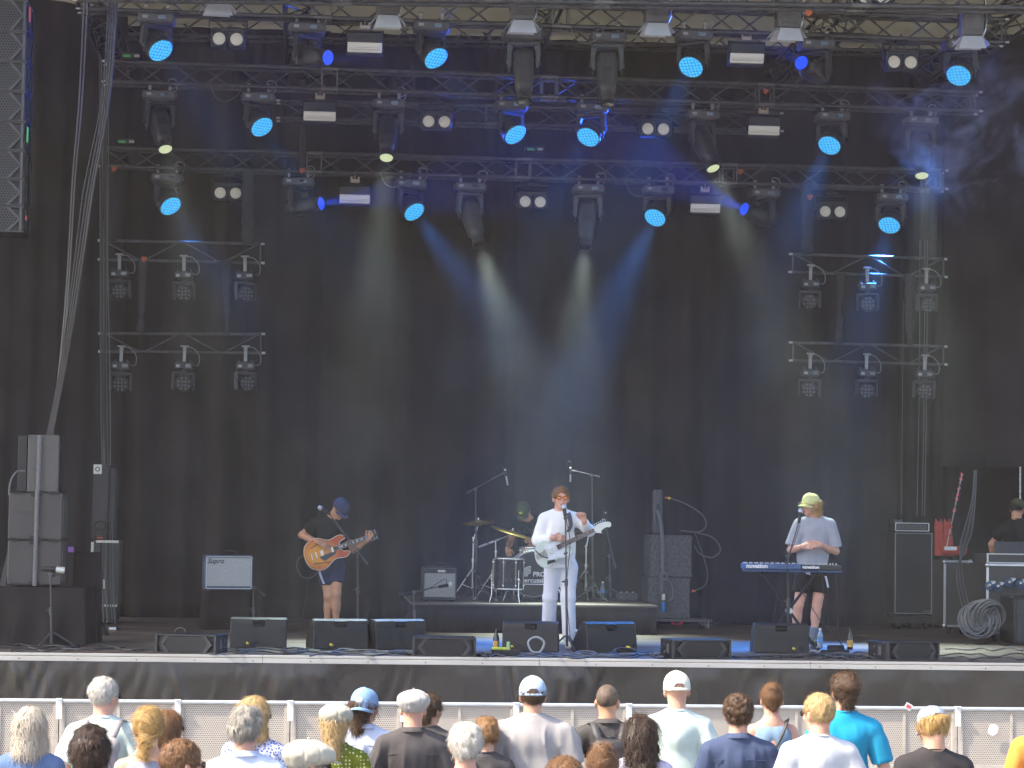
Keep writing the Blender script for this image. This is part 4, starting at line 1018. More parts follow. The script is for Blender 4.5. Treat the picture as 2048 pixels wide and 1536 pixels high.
# ------------------------------------------------------------------ bass rig
t = thing('bass_cabinet', 'tall black bass cabinet with pale piping at the stage side', 'speaker cabinet', fl(1826, 1258), .0)
b = MB(); b.box((0, .22, .785), (.56, .44, 1.17), .015); b.build('cabinet', BLACK, t)
b = MB(); b.box((0, -.004, .785), (.5, .014, 1.1), .004); b.build('grille', mat('black_grille_cloth', (.014, .014, .016), .8, var=.2, scale=60), t)
b = MB()
for x in (-1, 1): b.box((x*.262, -.006, .785), (.008, .012, 1.13), .002)
for z in (.22, 1.35): b.box((0, -.006, z), (.53, .012, .008), .002)
b.build('piping', mat('grey_piping', (.32, .33, .34), .5), t)
b = MB(); b.box((.19, -.014, .25), (.1, .004, .025)); b.build('badge', GREY, t)
b = MB(); b.box((0, .22, .13), (.56, .46, .10)); 
for x in (-.2, .2):
    for y in (.06, .38): b.ring((x-.015, y, .03), (x+.015, y, .03), .03, seg=12); b.box((x, y, .06), (.05, .05, .06))
b.build('caster', BLACKM, t)
cp = fl(1826, 1258)
t = thing('bass_amplifier_head', 'flat bass amplifier head in a rack frame on the tall bass cabinet', 'amplifier', (cp.x-.02, cp.y, FLOOR+1.375))
b = MB(); b.box((0, .2, .065), (.48, .38, .12), .008); b.build('case', BLACK, t)
b = MB(); b.box((0, -.0, .065), (.42, .012, .07), .002); b.build('front_panel', GREY, t)
b = MB()
for z in (.01, .118): b.box((0, -.002, z), (.49, .02, .012), .002)
for x in (-1, 1): b.box((x*.24, -.002, .065), (.012, .02, .1), .002)
b.build('rack_frame', ALU, t)
b = MB()
for k in range(7): b.ring((-.16+k*.05, -.006, .065), (-.16+k*.05, -.02, .065), .01, seg=8)
b.build('knob', BLACK, t)
b = MB(); b.box((0, 0, .02), (.1, .12, .04), .005); tag(b.build('small_pedal', GREY, None, (cp.x-.2, cp.y+.1, FLOOR+1.502)), 'small grey tuner box on top of the bass amplifier head', 'pedal')

# ------------------------------------------------------------------ bottles and small things
def bottle(label, px, py, z, kind, grp):
    t = thing('bottle', label, 'bottle', fl(px, py, z), 0, grp); b = MB()
    if kind == 'beer':
        b.lathe([(0, 0), (.032, 0), (.034, .01), (.034, .14), (.026, .175), (.014, .2), (.0135, .245), (.0, .247)], seg=18); b.build('glass', mat('brown_glass', (.02, .012, .006), .1, spec=.8), t)
        b = MB(); b.lathe([(.0345, .03), (.0345, .11)], seg=18); b.build('label', mat('amber_label', (.55, .33, .08), .6, var=.3, scale=40), t)
        b = MB(); b.lathe([(.015, .235), (.016, .25), (0, .255)], seg=14); b.build('crown_cap', mat('cap_dark', (.05, .05, .05), .4, .5), t)
    else:
        m = bpy.data.materials.get('clear_pet') or None
        if m is None:
            m = mat('clear_pet', (.62, .72, .76), .08, spec=.6); m.node_tree.nodes['Principled BSDF'].inputs['Transmission Weight'].default_value = .75
        b.lathe([(0, 0), (.03, 0), (.034, .012), (.031, .04), (.034, .07), (.031, .1), (.034, .13), (.033, .16), (.016, .2), (.0135, .22), (.0, .222)], seg=18); b.build('plastic_bottle', m, t)
        b = MB(); b.lathe([(.0345, .075), (.0345, .12)], seg=18); b.build('label', mat('blue_label', (.12, .32, .6), .5, var=.4, scale=50), t)
        b = MB(); b.lathe([(.015, .212), (.016, .215), (.016, .235), (0, .237)], seg=14); b.build('screw_cap', WHITE, t)
bottle('brown beer bottle with amber label left of the singers monitor', 992, 1302, FLOOR, 'beer', 'bottles on the stage')
bottle('clear water bottle with blue label beside the singers foot', 1152, 1301, FLOOR, 'water', 'bottles on the stage')
bottle('clear water bottle with blue label beside the keyboard players foot', 1640, 1297, FLOOR, 'water', 'bottles on the stage')
bottle('brown beer bottle with amber label beyond the keyboard players water', 1700, 1299, FLOOR, 'beer', 'bottles on the stage')
bottle('clear water bottle on the drum riser beside the microphone stand', 1205, 1197, RZ, 'water', 'bottles on the stage')
def pedal(label, px, py, z, w, h, d, m, top, rz=0, cat='effects pedal'):
    t = thing('effects_pedal', label, cat, fl(px, py, z), rz); b = MB(); b.box((0, d/2, h/2), (w, d, h), .005); b.build('housing', m, t)
    b = MB()
    for k in range(3): b.ring((-w*.3+k*w*.3, d*.3, h), (-w*.3+k*w*.3, d*.3, h+.02), .012, seg=10)
    b.build('knob', top, t)
pedal('grey mixer box on the drum riser beside the water bottle', 1255, 1199, RZ, .28, .09, .2, GREY, STEEL)
pedal('dark drum module on top of the clutter on the riser', 1268, 1190, RZ, .2, .14, .12, DARK, STEEL)
t = thing('power_strip', 'black power strip with a yellow splashed plug left of the singers monitor', 'power strip', fl(1012, 1312), .05)
b = MB(); b.box((0, .05, .03), (.30, .1, .06), .008); b.build('housing', BLACK, t)
b = MB(); b.box((-.05, .06, .075), (.2, .06, .03), .008); b.build('power_adapter', mat('lime_tape', (.55, .62, .1), .6, var=.3, scale=30), t)
b = MB(); b.ring((.03, .05, .06), (.03, .05, .15), .02, seg=10); b.build('plug', mat('green_plug', (.35, .55, .25), .5), t)
t = thing('power_strip', 'black power strip and pedal lying beside the beer bottle', 'power strip', fl(1672, 1307), .1)
b = MB(); b.box((0, .04, .02), (.32, .07, .04), .006); b.box((.03, .1, .05), (.18, .08, .08), .008); b.build('housing', BLACK, t)
pedal('small pedal with red plug at the keyboard side fill speaker', 1756, 1306, FLOOR, .1, .07, .1, BLACK, mat('red_plug', (.6, .03, .04), .5), .2)
# ------------------------------------------------------------------ hanging speaker column
LAH = 8; Yl = 26.2
edges = [(-2), 62, 122, 182, 242, 300, 358, 411, 464]
lg = dotted('line_array_hex_grille', (.062, .060, .058), (.008, .008, .008), .034, .0125, rough=.5, metal=.2)
for k in range(LAH):
    z1, z0 = at(20, edges[k], Yl).z, at(20, edges[k+1], Yl).z; x1 = at(51+k*.5, 200, Yl).x
    h = z1-z0; w = 1.0
    nm = ['eighth', 'seventh', 'sixth', 'fifth', 'fourth', 'third', 'second', 'first'][k]
    t = thing('line_array_cabinet', f'{nm} cabinet from the bottom of the hanging speaker column', 'speaker', (x1-w, Yl, z0), 0, 'hanging speaker column')
    b = MB(); b.box((w/2, .3, h/2), (w, .52, h-.012), .012); b.build('cabinet', BLACK, t)
    b = MB(); b.prism([(.12, h/2), (.2, .016), (w-.2, .016), (w-.055, h*.5), (w-.2, h-.016), (.2, h-.016)], .018, .05, .004); b.build('hex_grille', lg, t)
    b = MB()
    for z in (.008, h-.012): b.box((w/2, .02, z), (w, .05, .012), .002)
    b.box((w-.035, .01, h/2), (.03, .06, h-.03), .003); b.box((.035, .01, h/2), (.03, .06, h-.03), .003)
    for sg in (-1, 1): b.prism([(w-.20, h/2+sg*(h/2-.018)), (w-.16, h/2+sg*(h/2-.018)), (w-.045, h/2+sg*.012), (w-.06, h/2)], -.0, .03)
    b.build('front_frame', GREY, t)
    b = MB(); b.box((w+.012, .1, h/2), (.02, .05, h*.7), .004); b.box((w+.012, .4, h/2), (.02, .05, h*.7), .004)
    b.build('rigging_rail', BLACKM, t)
    c = {0: (.6, .1, .09), 4: (.1, .55, .14), 7: (.6, .1, .08)}.get(k)
    if c: b = MB(); b.box((w+.02, .02, h*.55), (.02, .03, .17 if k < 7 else .05), .004); b.build('coloured_tab', mat(f'tab_{k}', c, .5), t)
# ------------------------------------------------------------------ speakers on the draped platform
SUBG = mat('sub_grey_texture', (.075, .069, .063), .7, var=.12, scale=50, bump=.3, bscale=200)
pf = fl(60, 1291)
plz = .63
t = thing('draped_platform', 'platform draped in black cloth under the strapped speaker stack', 'platform', (pf.x, pf.y, FLOOR))
b = MB(); b.box((0, .45, plz/2), (1.0, .85, plz-.01), .01); b.build('platform_box', BLACK, t)
b = MB(); n_ = 120; V = []
path = [(-.75, .9), (-.75, -.03), (.60, -.03), (.66, .95)]
pts = []
for i in range(3):
    for j in range(40): f = j/40; pts.append((path[i][0]*(1-f)+path[i+1][0]*f, path[i][1]*(1-f)+path[i+1][1]*f))
for j in range(10):
    f = j/9
    for i, (x, y) in enumerate(pts):
        wv = .035*f*math.sin(i*.55+f*2)+.03*f*math.sin(i*.21+1); V.append((x*(.96+.06*f), y-wv-.05*f+.03, plz*(1-f)+.004+.0*i))
m_ = len(pts); b.add(V, [(j*m_+i, (j+1)*m_+i, (j+1)*m_+i+1, j*m_+i+1) for j in range(9) for i in range(m_-1)], True); b.box((-.05, .45, plz), (1.26, .9, .006)); b.build('drape', cm, t)
def stack_sub(label, px0, px1, py0, py1, Y):
    p0, p1 = at(px0, py1, Y), at(px1, py0, Y); w, h = p1.x-p0.x, p1.z-p0.z
    t = thing('subwoofer', label, 'subwoofer', ((p0.x+p1.x)/2, Y, p0.z), 0, 'strapped speaker stack')
    b = MB(); b.box((0, .32, h/2), (w, .6, h-.01), .012); b.build('cabinet', SUBG, t)
    b = MB()
    for s in (-1, 1):
        b.prism([(-.07, s*0), (-.05, -.04*s), (.05, -.04*s), (.07, 0)], -.002, .012); b.v[-16:] = [(v[0], v[1]+.012, v[2]+(h-.006 if s > 0 else .006)) for v in b.v[-16:]]
        for x in (-1, 1): b.prism([(x*.2-.06, 0), (x*.2-.05, -.018*s), (x*.2+.05, -.018*s), (x*.2+.06, 0)], .012, .02); b.v[-8:] = [(v[0], v[1], v[2]+(h-.006 if s > 0 else .006)) for v in b.v[-8:]]
    b.build('handle_recess', BLACK, t)
    b = MB(); b.box((w/2+.006, .06, h/2), (.012, .04, h*.85), .003); b.box((w/2+.006, .3, h/2), (.012, .04, h*.85), .003); b.build('stacking_rail', GREY, t)
Ysb = pf.y+.1
stack_sub('grey textured subwoofer at the bottom of the strapped stack', 13, 124, 1081, 1170, Ysb)
stack_sub('grey textured subwoofer in the middle of the strapped stack', 15, 126, 986, 1079, Ysb)
p0, p1 = at(53, 985, Ysb+.05), at(119, 871, Ysb+.05); w, h = p1.x-p0.x, p1.z-p0.z
t = thing('top_speaker', 'grey upright speaker at the top of the strapped stack', 'speaker', ((p0.x+p1.x)/2, Ysb+.05, p0.z+.004))
b = MB(); b.box((0, .2, h/2), (w, .36, h), .01); b.build('cabinet', mat('upright_grey', (.10, .094, .086), .6, var=.08, scale=20), t)
b = MB(); b.box((w/2+.004, .2, h/2), (.008, .3, h*.97), .003); b.build('side_panel', BLACK, t); b = MB(); b.box((-w*.5-.06, .22, h/2), (.1, .34, h*.98), .006); b.build('side_panel', BLACK, t)
t = thing('lashing_strap', 'pale grey lashing strap running down the speaker stack', 'strap', (at(78, 900, Ysb).x, Ysb-.012, FLOOR))
z1 = at(78, 871, Ysb).z-FLOOR; zm = at(78, 986, Ysb).z-FLOOR; z0 = at(77, 1172, Ysb).z-FLOOR
b = MB(); band(b, [(.0, .05, z1+.006), (.0, .046, z1-.1), (-.0, .04, zm+.06), (-.005, .01, zm-.01), (-.005, .0, (zm+z0)/2), (-.006, .0, z0)], .048); b.build('webbing', mat('pale_strap', (.15, .15, .15), .7, var=.15, scale=30), t)
cable('doubled cable curving out behind the upright speaker', b3([(50, 942), (34, 944), (22, 962), (18, 990)], Ysb+.1), .012, CG)
# a second covered box beside the platform
pb = fl(162, 1289); hb_ = at(162, 1106, pb.y+.35).z-FLOOR
t = thing('draped_box', 'tall narrow box under black cloth between the speaker stack and the flight case', 'covered box', (pb.x, pb.y+.35, FLOOR))
b = MB(); b.box((0, .2, hb_/2), (.24, .4, hb_-.01), .01); b.build('inner_box', BLACK, t)
b = MB(); V = []; n_ = 64
for j in range(8):
    f = j/7
    for i in range(n_):
        a = 2*math.pi*i/n_; ex = .145+.02*f+.012*f*math.sin(7*a+f); c_, s_ = math.cos(a), math.sin(a); V.append((ex*math.copysign(abs(c_)**.4, c_), .2+1.5*ex*math.copysign(abs(s_)**.4, s_), hb_*(1-f)+.006))
b.add(V, [(j*n_+i, (j+1)*n_+i, (j+1)*n_+(i+1) % n_, j*n_+(i+1) % n_) for j in range(7) for i in range(n_)], True); b.add(V[:n_], [list(range(n_))]); b.build('drape', cm, t)
# flight case, black tower and small bits
Yfc = 31.2
p0, p1 = at(180, 1214, Yfc), at(240, 1082, Yfc)
t = thing('flight_case', 'upright black flight case with steel corners beside the platform', 'flight case', (p0.x, Yfc, p0.z-.06))
w, h = p1.x-p0.x, p1.z-p0.z
FC = mat('flightcase_laminate', (.05, .048, .045), .5, var=.2, scale=20)
b = MB(); b.box((w/2, .3, h/2+.06), (w, .58, h), .006); b.build('case', FC, t)
b = MB(); b.box((w/2, .3, (FLOOR-p0.z+.06)/2+.06), (w*.9, .5, p0.z-.06-FLOOR-.0), .0); b.build('plinth', BLACK, t)
EDG = mat('pale_case_edge', (.62, .57, .48), .4, .5, var=.15, scale=20)
b = MB(); b.box((w/2+.02, 0, h+.05), (w*.8, .02, .035), .004); b.box((.01, 0, h-.06), (.035, .02, .2), .004); b.box((w*.5, 0, .08), (w*.75, .02, .03), .004); b.box((w-.04, 0, .08), (.05, .02, .03), .004); b.build('edging', EDG, t)
b = MB(); b.box((.1, -.002, .36), (.17, .012, .12), .012); b.m = 1; b.box((.1, -.006, .36), (.12, .012, .075), .006); b.box((.1, -.012, .37), (.1, .012, .012), .003); b.build('butterfly_handle', [EDG, FC], t)
b = MB()
for x in (.06, w-.06): b.ring((x-.02, .08, .03), (x+.02, .08, .03), .03, seg=12)
b.build('caster', BLACKM, t)
p0, p1 = at(183, 1062, Yfc+.1), at(232, 930, Yfc+.1)
t = thing('tower_speaker', 'black tower speaker with a pale socket plate standing on the flight case', 'speaker', (p0.x, Yfc+.1, p0.z-.10))
w, h = p1.x-p0.x, p1.z-p0.z+.10
b = MB(); b.box((w*.35, .15, h/2), (w*.7, .3, h), .006); b.box((w*.75, .2, h*.48), (w*.5, .3, h*.95), .006); b.build('cabinet', mat('tower_black', (.035, .033, .032), .6, var=.2, scale=10), t)
b = MB(); b.box((.06, -.008, h-.06), (.11, .016, .13), .012); b.m = 1; b.ring((.06, -.014, h-.06), (.06, -.022, h-.06), .032, seg=16); b.m = 0; b.ring((.06, -.02, h-.06), (.06, -.03, h-.06), .02, seg=12); b.build('socket_plate', [mat('pale_metal_plate', (.6, .58, .5), .4, .6), BLACK], t)
t = thing('kit_bag', 'small black bag with a red tag on top of the flight case', 'bag', at(200, 1078, Yfc-.05))
b = MB(); b.box((0, .08, .07), (.16, .14, .14), .03); b.build('bag_body', BLACK, t)
b = MB(); b.tube(smooth_pts([(-.06, .05, .13), (-.08, .04, .2), (0, .04, .23), (.06, .04, .2), (.05, .05, .13)], 18), .012, 6); b.build('handle', BLACK, t)
b = MB(); b.box((0, -.001, .015), (.08, .012, .02), .003); b.build('tag', mat('red_tag', (.5, .08, .04), .6), t)
t = thing('side_monitor', 'dark wedge monitor half hidden behind the draped platform', 'stage monitor', fl(196, 1272), .0)
b = MB(); b.add([(x, y, z) for x in (-.1, .1) for y, z in ((0, 0), (0, .28), (.08, .3), (.45, .0))], [(0, 1, 2, 3), (7, 6, 5, 4), (0, 4, 5, 1), (1, 5, 6, 2), (2, 6, 7, 3), (3, 7, 4, 0)]); b.v = [(v[1]*.42+v[0]*.02-.08, v[0]+.2, v[2]) for v in b.v]; b.build('cabinet', WEDGE, t)
t = thing('stage_box', 'small box with a white label at the foot of the cable run', 'junction box', fl(225, 1261))
b = MB(); b.box((0, .06, .025), (.14, .12, .05), .005); b.build('housing', BLACK, t)
b = MB(); b.box((0, -.002, .025), (.085, .004, .03)); b.build('label', WHITE, t)
b = MB(); b.box((0, 0, 0), (.07, .01, .07), .003); tag(b.build('gaffer_tape', mat('violet_tape', (.25, .10, .38), .6), None, at(142, 1099, Yfc-.6)), 'violet square of tape behind the strapped speaker stack', 'tape')
# long cable runs
Yq = 26.0
for k in range(4):
    o = k*7
    cable(['thickest', 'second', 'third', 'outermost'][k]+' cable of the sagging diagonal bundle beside the speaker column', [at(236-o*.8, -30, Yq+.02*k), at(219-o*.7, 190, Yq), at(186-o*.9+2*math.sin(k), 380, Yq+.01*k), at(158-o*.7, 570, Yq+.1), at(122-o*.6+k, 780, Yq+.3), at(88-o*.5, 930, Yq+.4), at(46-o*.5, 1040, Yq+.5), at(14-o*.4, 1150, Yq+.55), at(0-o*.4, 1230, Yq+.5)], [.014, .012, .010, .008][k], mat('dusty_cable', (.06, .058, .055), .55), 'diagonal cable bundle', 7, 60)
for k in range(2):
    cable(['first', 'second'][k]+' of two thin ropes hanging beside the diagonal cable bundle', [at(176-k*7, -20, 27.2), at(164-k*6, 200, 27.2), at(150-k*5, 360, 27.2), at(138-k*4, 560, 27.3), at(124-k*4, 720, 27.4), at(105-k*4, 875, 27.6)], .009, mat('pale_rope', (.20, .19, .17), .8), 'thin ropes')
for k in range(6):
    x = [201, 205, 209, 213, 217, 207][k]; e = [204, 211, 216, 221, 226, 190][k]
    pts = [at(x-2, 110+k*9, 31.7), at(x, 300, 31.7), at(x+2*math.sin(k), 520, 31.7), at(x+1+2*math.sin(k*2), 760, 31.7), at(x+4, 960, 31.6), at((x+e)/2+4, 1090, 31.2), at(e, 1160, 31.0), at(e+4, 1246, 30.8)]
    cable(['palest', 'second', 'third', 'fourth', 'thinnest', 'innermost'][k]+' cable of the vertical run beside the speaker side ladder trusses', pts, [.013, .011, .012, .009, .008, .014][k], [mat('dusty_cable', (.06, .058, .055), .55), CG, CABLE][k % 3], 'vertical cable run', 6, 60)
for k, (x0, x1) in enumerate(((1836, 1834), (1846, 1844), (1851, 1849))):
    cable(['first', 'second', 'third'][k]+' thin line hanging behind the bass cabinet', [at(x0+4, 480, 32.5), at(x0+2, 800, 32.5), at(x1, 1032, 32.5)], .006, CG, 'lines behind the bass cabinet')
cable('thin line hanging above the outer bass cabinet edge', [at(1807, 600, 32.5), at(1804, 900, 32.5), at(1803, 1026, 32.4)], .004, CG)
# ------------------------------------------------------------------ technician's corner
def fcase(label, px0, px1, py0, py1, Y, d=.6, lid=True):
    p0, p1 = at(px0, py1, Y), at(px1, py0, Y); w, h = p1.x-p0.x, p1.z-FLOOR-.1
    t = thing('flight_case', label, 'flight case', (p0.x, Y, FLOOR)); z0 = .1
    b = MB(); b.box((w/2, d/2, z0+h/2), (w-.01, d, h-.01), .004); b.build('case', FC, t)
    b = MB()
    for x in (.015, w-.015): b.box((x, -.002, z0+h/2), (.03, .03, h), .003)
    for z in (z0+.015, z0+h-.015): b.box((w/2, -.005, z), (w, .03, .03), .003)
    b.build('edging', ALU, t)
    b = MB()
    for x in (.015, w-.015):
        for z in (z0+.02, z0+h-.02): b.ell((x, -.005, z), (.035, .03, .035), 10, 8)
    b.build('ball_corner', STEEL, t)
    b = MB(); b.box((w*.7, -.004, z0+h*.75), (.1, .02, .1), .01); b.box((w*.7, -.012, z0+h*.75), (.06, .02, .05), .006); b.build('latch', STEEL, t)
    for x in (.1, w-.1):
        b = MB(); b.ring((x-.018, .08, .05), (x+.018, .08, .05), .048, seg=14); b.build('caster', BLACKM, t)
    return t, w, h
fcase('black flight case with aluminium edges below the red hoist bag', 1887, 1942, 1121, 1235, 31.2)
t, w, h = fcase('open rack flight case with patch connectors behind the cable coil', 1942, 1978, 1128, 1240, 30.6)
b = MB()
for k in range(10): b.box((.06+(k % 2)*.1, -.012, .25+k*.06), (.06, .02, .03), .004)
b.build('patch_panel', STEEL, t)
t, w, h = fcase('large flight case carrying the technicians console', 1972, 2120, 1129, 1268, 29.4, .8)
BLC = mat('blue_caster', (.03, .10, .20), .4)
for lab, px, py in (('first of four blue wheel casters hung on the console case', 1978, 1172), ('second of four blue wheel casters hung on the console case', 1995, 1174), ('third of four blue wheel casters hung on the console case', 2018, 1166), ('last of four blue wheel casters hung on the console case', 2040, 1168)):
    p = at(px, py, 29.3); t = thing('blue_caster', lab, 'caster', p, 0, 'blue casters')
    b = MB(); b.lathe([(.03, -.016), (.05, -.02), (.056, 0), (.05, .02), (.03, .016)], (0, 0, 0), (.3, 1, .2), 20); b.build('wheel', BLC, t)
    b = MB(); b.box((.03, -.02, .03), (.1, .015, .03), .004, rot=Matrix.Rotation(-.5, 3, 'Y')); b.box((.06, .02, .06), (.06, .06, .012), .003); b.build('fork', STEEL, t)
p = at(1978, 1126, 29.6); t = thing('mixing_console', 'technicians console in a shallow aluminium framed case', 'console', p)
b = MB(); b.box((.5, .3, .06), (1.05, .6, .11), .006); b.build('case', FC, t)
b = MB()
for z in (.006, .118): b.box((.5, -.005, z), (1.07, .02, .016), .003)
for x in (-.02, 1.02): b.box((x, -.005, .06), (.02, .02, .1), .003)
b.build('edging', ALU, t)
b = MB(); b.box((.56, .12, .20), (.9, .02, .16), .008, rot=Matrix.Rotation(-.25, 3, 'X')); b.build('screen_back', DARK, t)
p = at(2028, 1290, 28.6); t = thing('side_fill_speaker', 'black speaker cut off by the frame at the stage side', 'speaker', (p.x, 28.6, FLOOR))
b = MB(); b.box((.3, .3, .3), (.6, .6, .6), .012); b.build('cabinet', BLACK, t); b = MB(); b.box((.3, -.004, .3), (.52, .012, .52), .004); b.build('grille', DARK, t)
# cable coil
c = at(1956, 1240, 28.9); t = thing('cable_coil', 'fat grey coil of cable leaning against the console case', 'cable coil', c)
for k in range(24):
    b = MB(); r = .165+.055*math.sin(k*2.4); R3 = Matrix.Rotation(R_(62+k*2.6), 3, 'X') @ Matrix.Rotation(.1*math.sin(k*1.7), 3, 'Y')
    P = [R3 @ Vector((r*.92*math.cos(a)+.03*math.sin(k*1.3)+.01*k-.06, r*math.sin(a)*1.05, .012*math.sin(k*3.1)))+Vector((0, -.018*k/6, .0)) for a in np.linspace(0, 2*math.pi, 34)]
    P = [Matrix.Rotation(-.35, 3, 'Y') @ p for p in P]
    b.tube(P, .014, 7); b.build('cable_turn', mat('coil_grey', (.13, .13, .135), .5, var=.1), t)
# red hoist bag with chain
RED = mat('red_hoist_plastic', (.36, .045, .025), .5, var=.2, scale=10)
p = at(1908, 1112, 31.0); t = thing('chain_hoist_bag', 'red plastic hoist bin with horned uprights on the flight case', 'hoist bag', p)
b = MB(); b.box((.0, .15, .07), (.34, .3, .12), .02, taper=(1.15, 1.1)); b.build('bin', RED, t)
for x in (-.2, -.08):
    b = MB(); b.prism([(x-.05, .0), (x+.09, .0), (x+.05, .42), (x+.03, .5), (x, .44), (x-.04, .5), (x-.055, .42)], .02, .08, .01); b.build('upright', RED, t)
b = MB(); b.box((-.05, -.01, .1), (.17, .03, .05), .008); b.build('label', WHITE, t)
t = thing('chain', 'chain with pink markers rising from the red hoist bin', 'chain', at(1893, 1095, 30.9))
A, B = Vector((0, 0, 0)), at(1924, 948, 31.4)-at(1893, 1095, 30.9); b = MB(); n_ = 46
for i in range(n_):
    p = A.lerp(B, i/n_); b.tube([p+Vector((0, 0, .012)), p+Vector((.008, 0, 0)), p-Vector((0, 0, .012)), p+Vector((-.008, 0, 0)), p+Vector((0, 0, .012))], .003, 5)
b.build('link_run', STEEL, t)
b = MB()
for f in (.28, .5, .66, .72, .8, .93, .995):
    p = A.lerp(B, f); b.box(p, (.03, .02, .045), .006, rot=Matrix.Rotation(f*9, 3, 'Y'))
b.build('pink_marker', mat('pink_marker', (.7, .13, .15), .6), t)
for k in range(5):
    cable(['first', 'second', 'third', 'fourth', 'last'][k]+' cable of the bunch dropping onto the flight case', [at(1953-k, 940, 30.6), at(1950-k*1.5, 1000, 30.5), at(1944-k*4, 1060, 30.3), at(1928-k*3+4, 1095, 30.2), at(1915+k*2, 1135, 30.0), at(1917+k*3, 1180, 29.6), at(1932+k*4, 1240, 29.1)], .010, [CG, CABLE][k % 2], 'cables dropping onto the flight case')
t = thing('antenna_pole', 'thin pale pole standing behind the technician', 'pole', at(2040, 1090, 30.9)); b = MB(); b.ring((0, 0, 0), (-.0, 0, 1.05), .012, seg=8); b.build('pole_tube', mat('pale_pole', (.5, .5, .48), .5, var=.5, scale=25), t)
# ------------------------------------------------------------------ cables on the stage floor
r2 = random.Random(5)
def floor_cable(label, x0, x1, y0, amp, r=.008, m=None, grp='cables along the stage edge', n=9):
    P = []
    for i in range(n+1):
        f = i/n; P.append(fl(x0+(x1-x0)*f, y0+amp*(r2.random()-.5)*2)+Vector((0, 0, r+.002+(.012 if i % 3 == 1 else 0))))
    cable(label, P, r, m, grp, 6, n*7)
spans = [(0, 250, 1296, 'under the draped platform'), (20, 330, 1302, 'from the draped platform to the first fill speaker'), (430, 640, 1303, 'below the silver fronted amplifier'), (440, 820, 1308, 'before the guitarists monitors'),
         (560, 840, 1305, 'between the guitarists monitors'), (620, 840, 1311, 'closest to the edge before the guitarist'), (930, 1010, 1312, 'beside the small fill speaker'), (960, 1180, 1313, 'before the singers monitor'), (1040, 1330, 1311, 'crossing at the singers foot'),
         (1100, 1345, 1316, 'closest to the edge before the singer'), (1200, 1350, 1313, 'before the monitor right of the singer'), (1455, 1700, 1317, 'before the keyboard players monitor'), (1470, 1770, 1314, 'running past the keyboard players monitor'), (1610, 1770, 1310, 'below the beer bottle'),
         (1640, 1765, 1318, 'closest to the edge near the beer bottle'), (1880, 2060, 1312, 'below the cable coil'), (1890, 2060, 1300, 'from the console case'), (1885, 2060, 1318, 'closest to the edge by the console case'), (1930, 2060, 1290, 'at the foot of the console case')]
for k, (x0, x1, y, lab) in enumerate(spans):
    for j in range(2 if k < 15 else 1):
        floor_cable(('black' if j == 0 else 'thinner greyish')+' cable '+lab, x0+j*12, x1-j*9, y-1.5*j, 3.5, .009-.002*j, [CABLE, CG, mat('dusty_cable', (.06, .058, .055), .55)][(k+j) % 3])
def ring_cable(label, px, py, r, m, tilt=0.0, th=.009):
    p = fl(px, py); b = MB(); R3 = Matrix.Rotation(tilt, 3, 'X')
    P = [R3 @ Vector((r*math.cos(a)*(1+.08*math.sin(3*a)), r*math.sin(a), .0)) for a in np.linspace(0, 2*math.pi*1.02, 36)]; zz = min(q.z for q in P)
    b.tube([q+Vector((0, 0, -zz+th+.01)) for q in P], th, 7); tag(b.build('cable_loop', m, None, p), label, 'cable')
ring_cable('pale cable loop standing before the singers monitor', 1072, 1309, .085, mat('pale_grey_cable', (.32, .32, .31), .5), R_(75), .012)
ring_cable('green marked cable loop on the stage edge by the singers foot', 1172, 1314, .1, CG, .2)
ring_cable('black cable loop on the stage edge before the monitor right of the singer', 1252, 1314, .12, CABLE, .3)
ring_cable('black cable loop before the guitarists monitor', 590, 1308, .13, CABLE, .15)
ring_cable('small pale hook of cable atop the first fill speaker', 360, 1277, .06, CABLEG, 1.2, .006)
# ------------------------------------------------------------------ small things on the trusses
TAGO = mat('orange_tag', (.40, .085, .025), .6); GREENL = mat('green_tape', (.08, .42, .12), .6)
for px, py, Y, lab in ((228, 338, 31.8, 'at the speaker side end of the lowest truss'), (604, 341, 31.8, 'on the lowest truss above the first deep blue spot'), (1531, 183, 30.3, 'on the middle truss above the strobe'), (1620, 394, 31.8, 'beside the third low blinder'), (1481, 343, 31.8, 'on the lowest truss beside the second deep blue spot'), (288, 518, 31.7, 'on the upper ladder truss by the cable run'), (1617, 26, 25.4, 'beside the fresnel near the top edge')):
    t = thing('sling_tag', 'orange sling tag '+lab, 'tag', at(px, py, Y), 0, 'orange sling tags'); b = MB(); b.prism([(-.035, .03), (.035, .03), (.045, 0), (.0, -.045), (-.03, -.02)], -.02, .02, .006); b.build('tag_plate', TAGO, t)
for px, py, Y, w_, lab in ((252, 288, 32.2, .22, 'at the speaker side end of the lowest truss'), (1068, 303, 32.2, .26, 'on the middle of the lowest truss'), (262, 117, 30.5, .22, 'at the speaker side end of the middle truss')):
    t = thing('distribution_box', 'small dark distribution box with green tape '+lab, 'box', at(px, py, Y)); b = MB(); b.box((0, 0, .03), (w_, .12, .07), .006); b.build('box_housing', BLACK, t); b = MB(); b.box((-.05, -.062, .02), (.1, .004, .03)); b.m = 1; b.box((.08, -.062, .025), (.07, .004, .035)); b.build('tape_label', [GREENL, LABELM], t)
rr = random.Random(3)
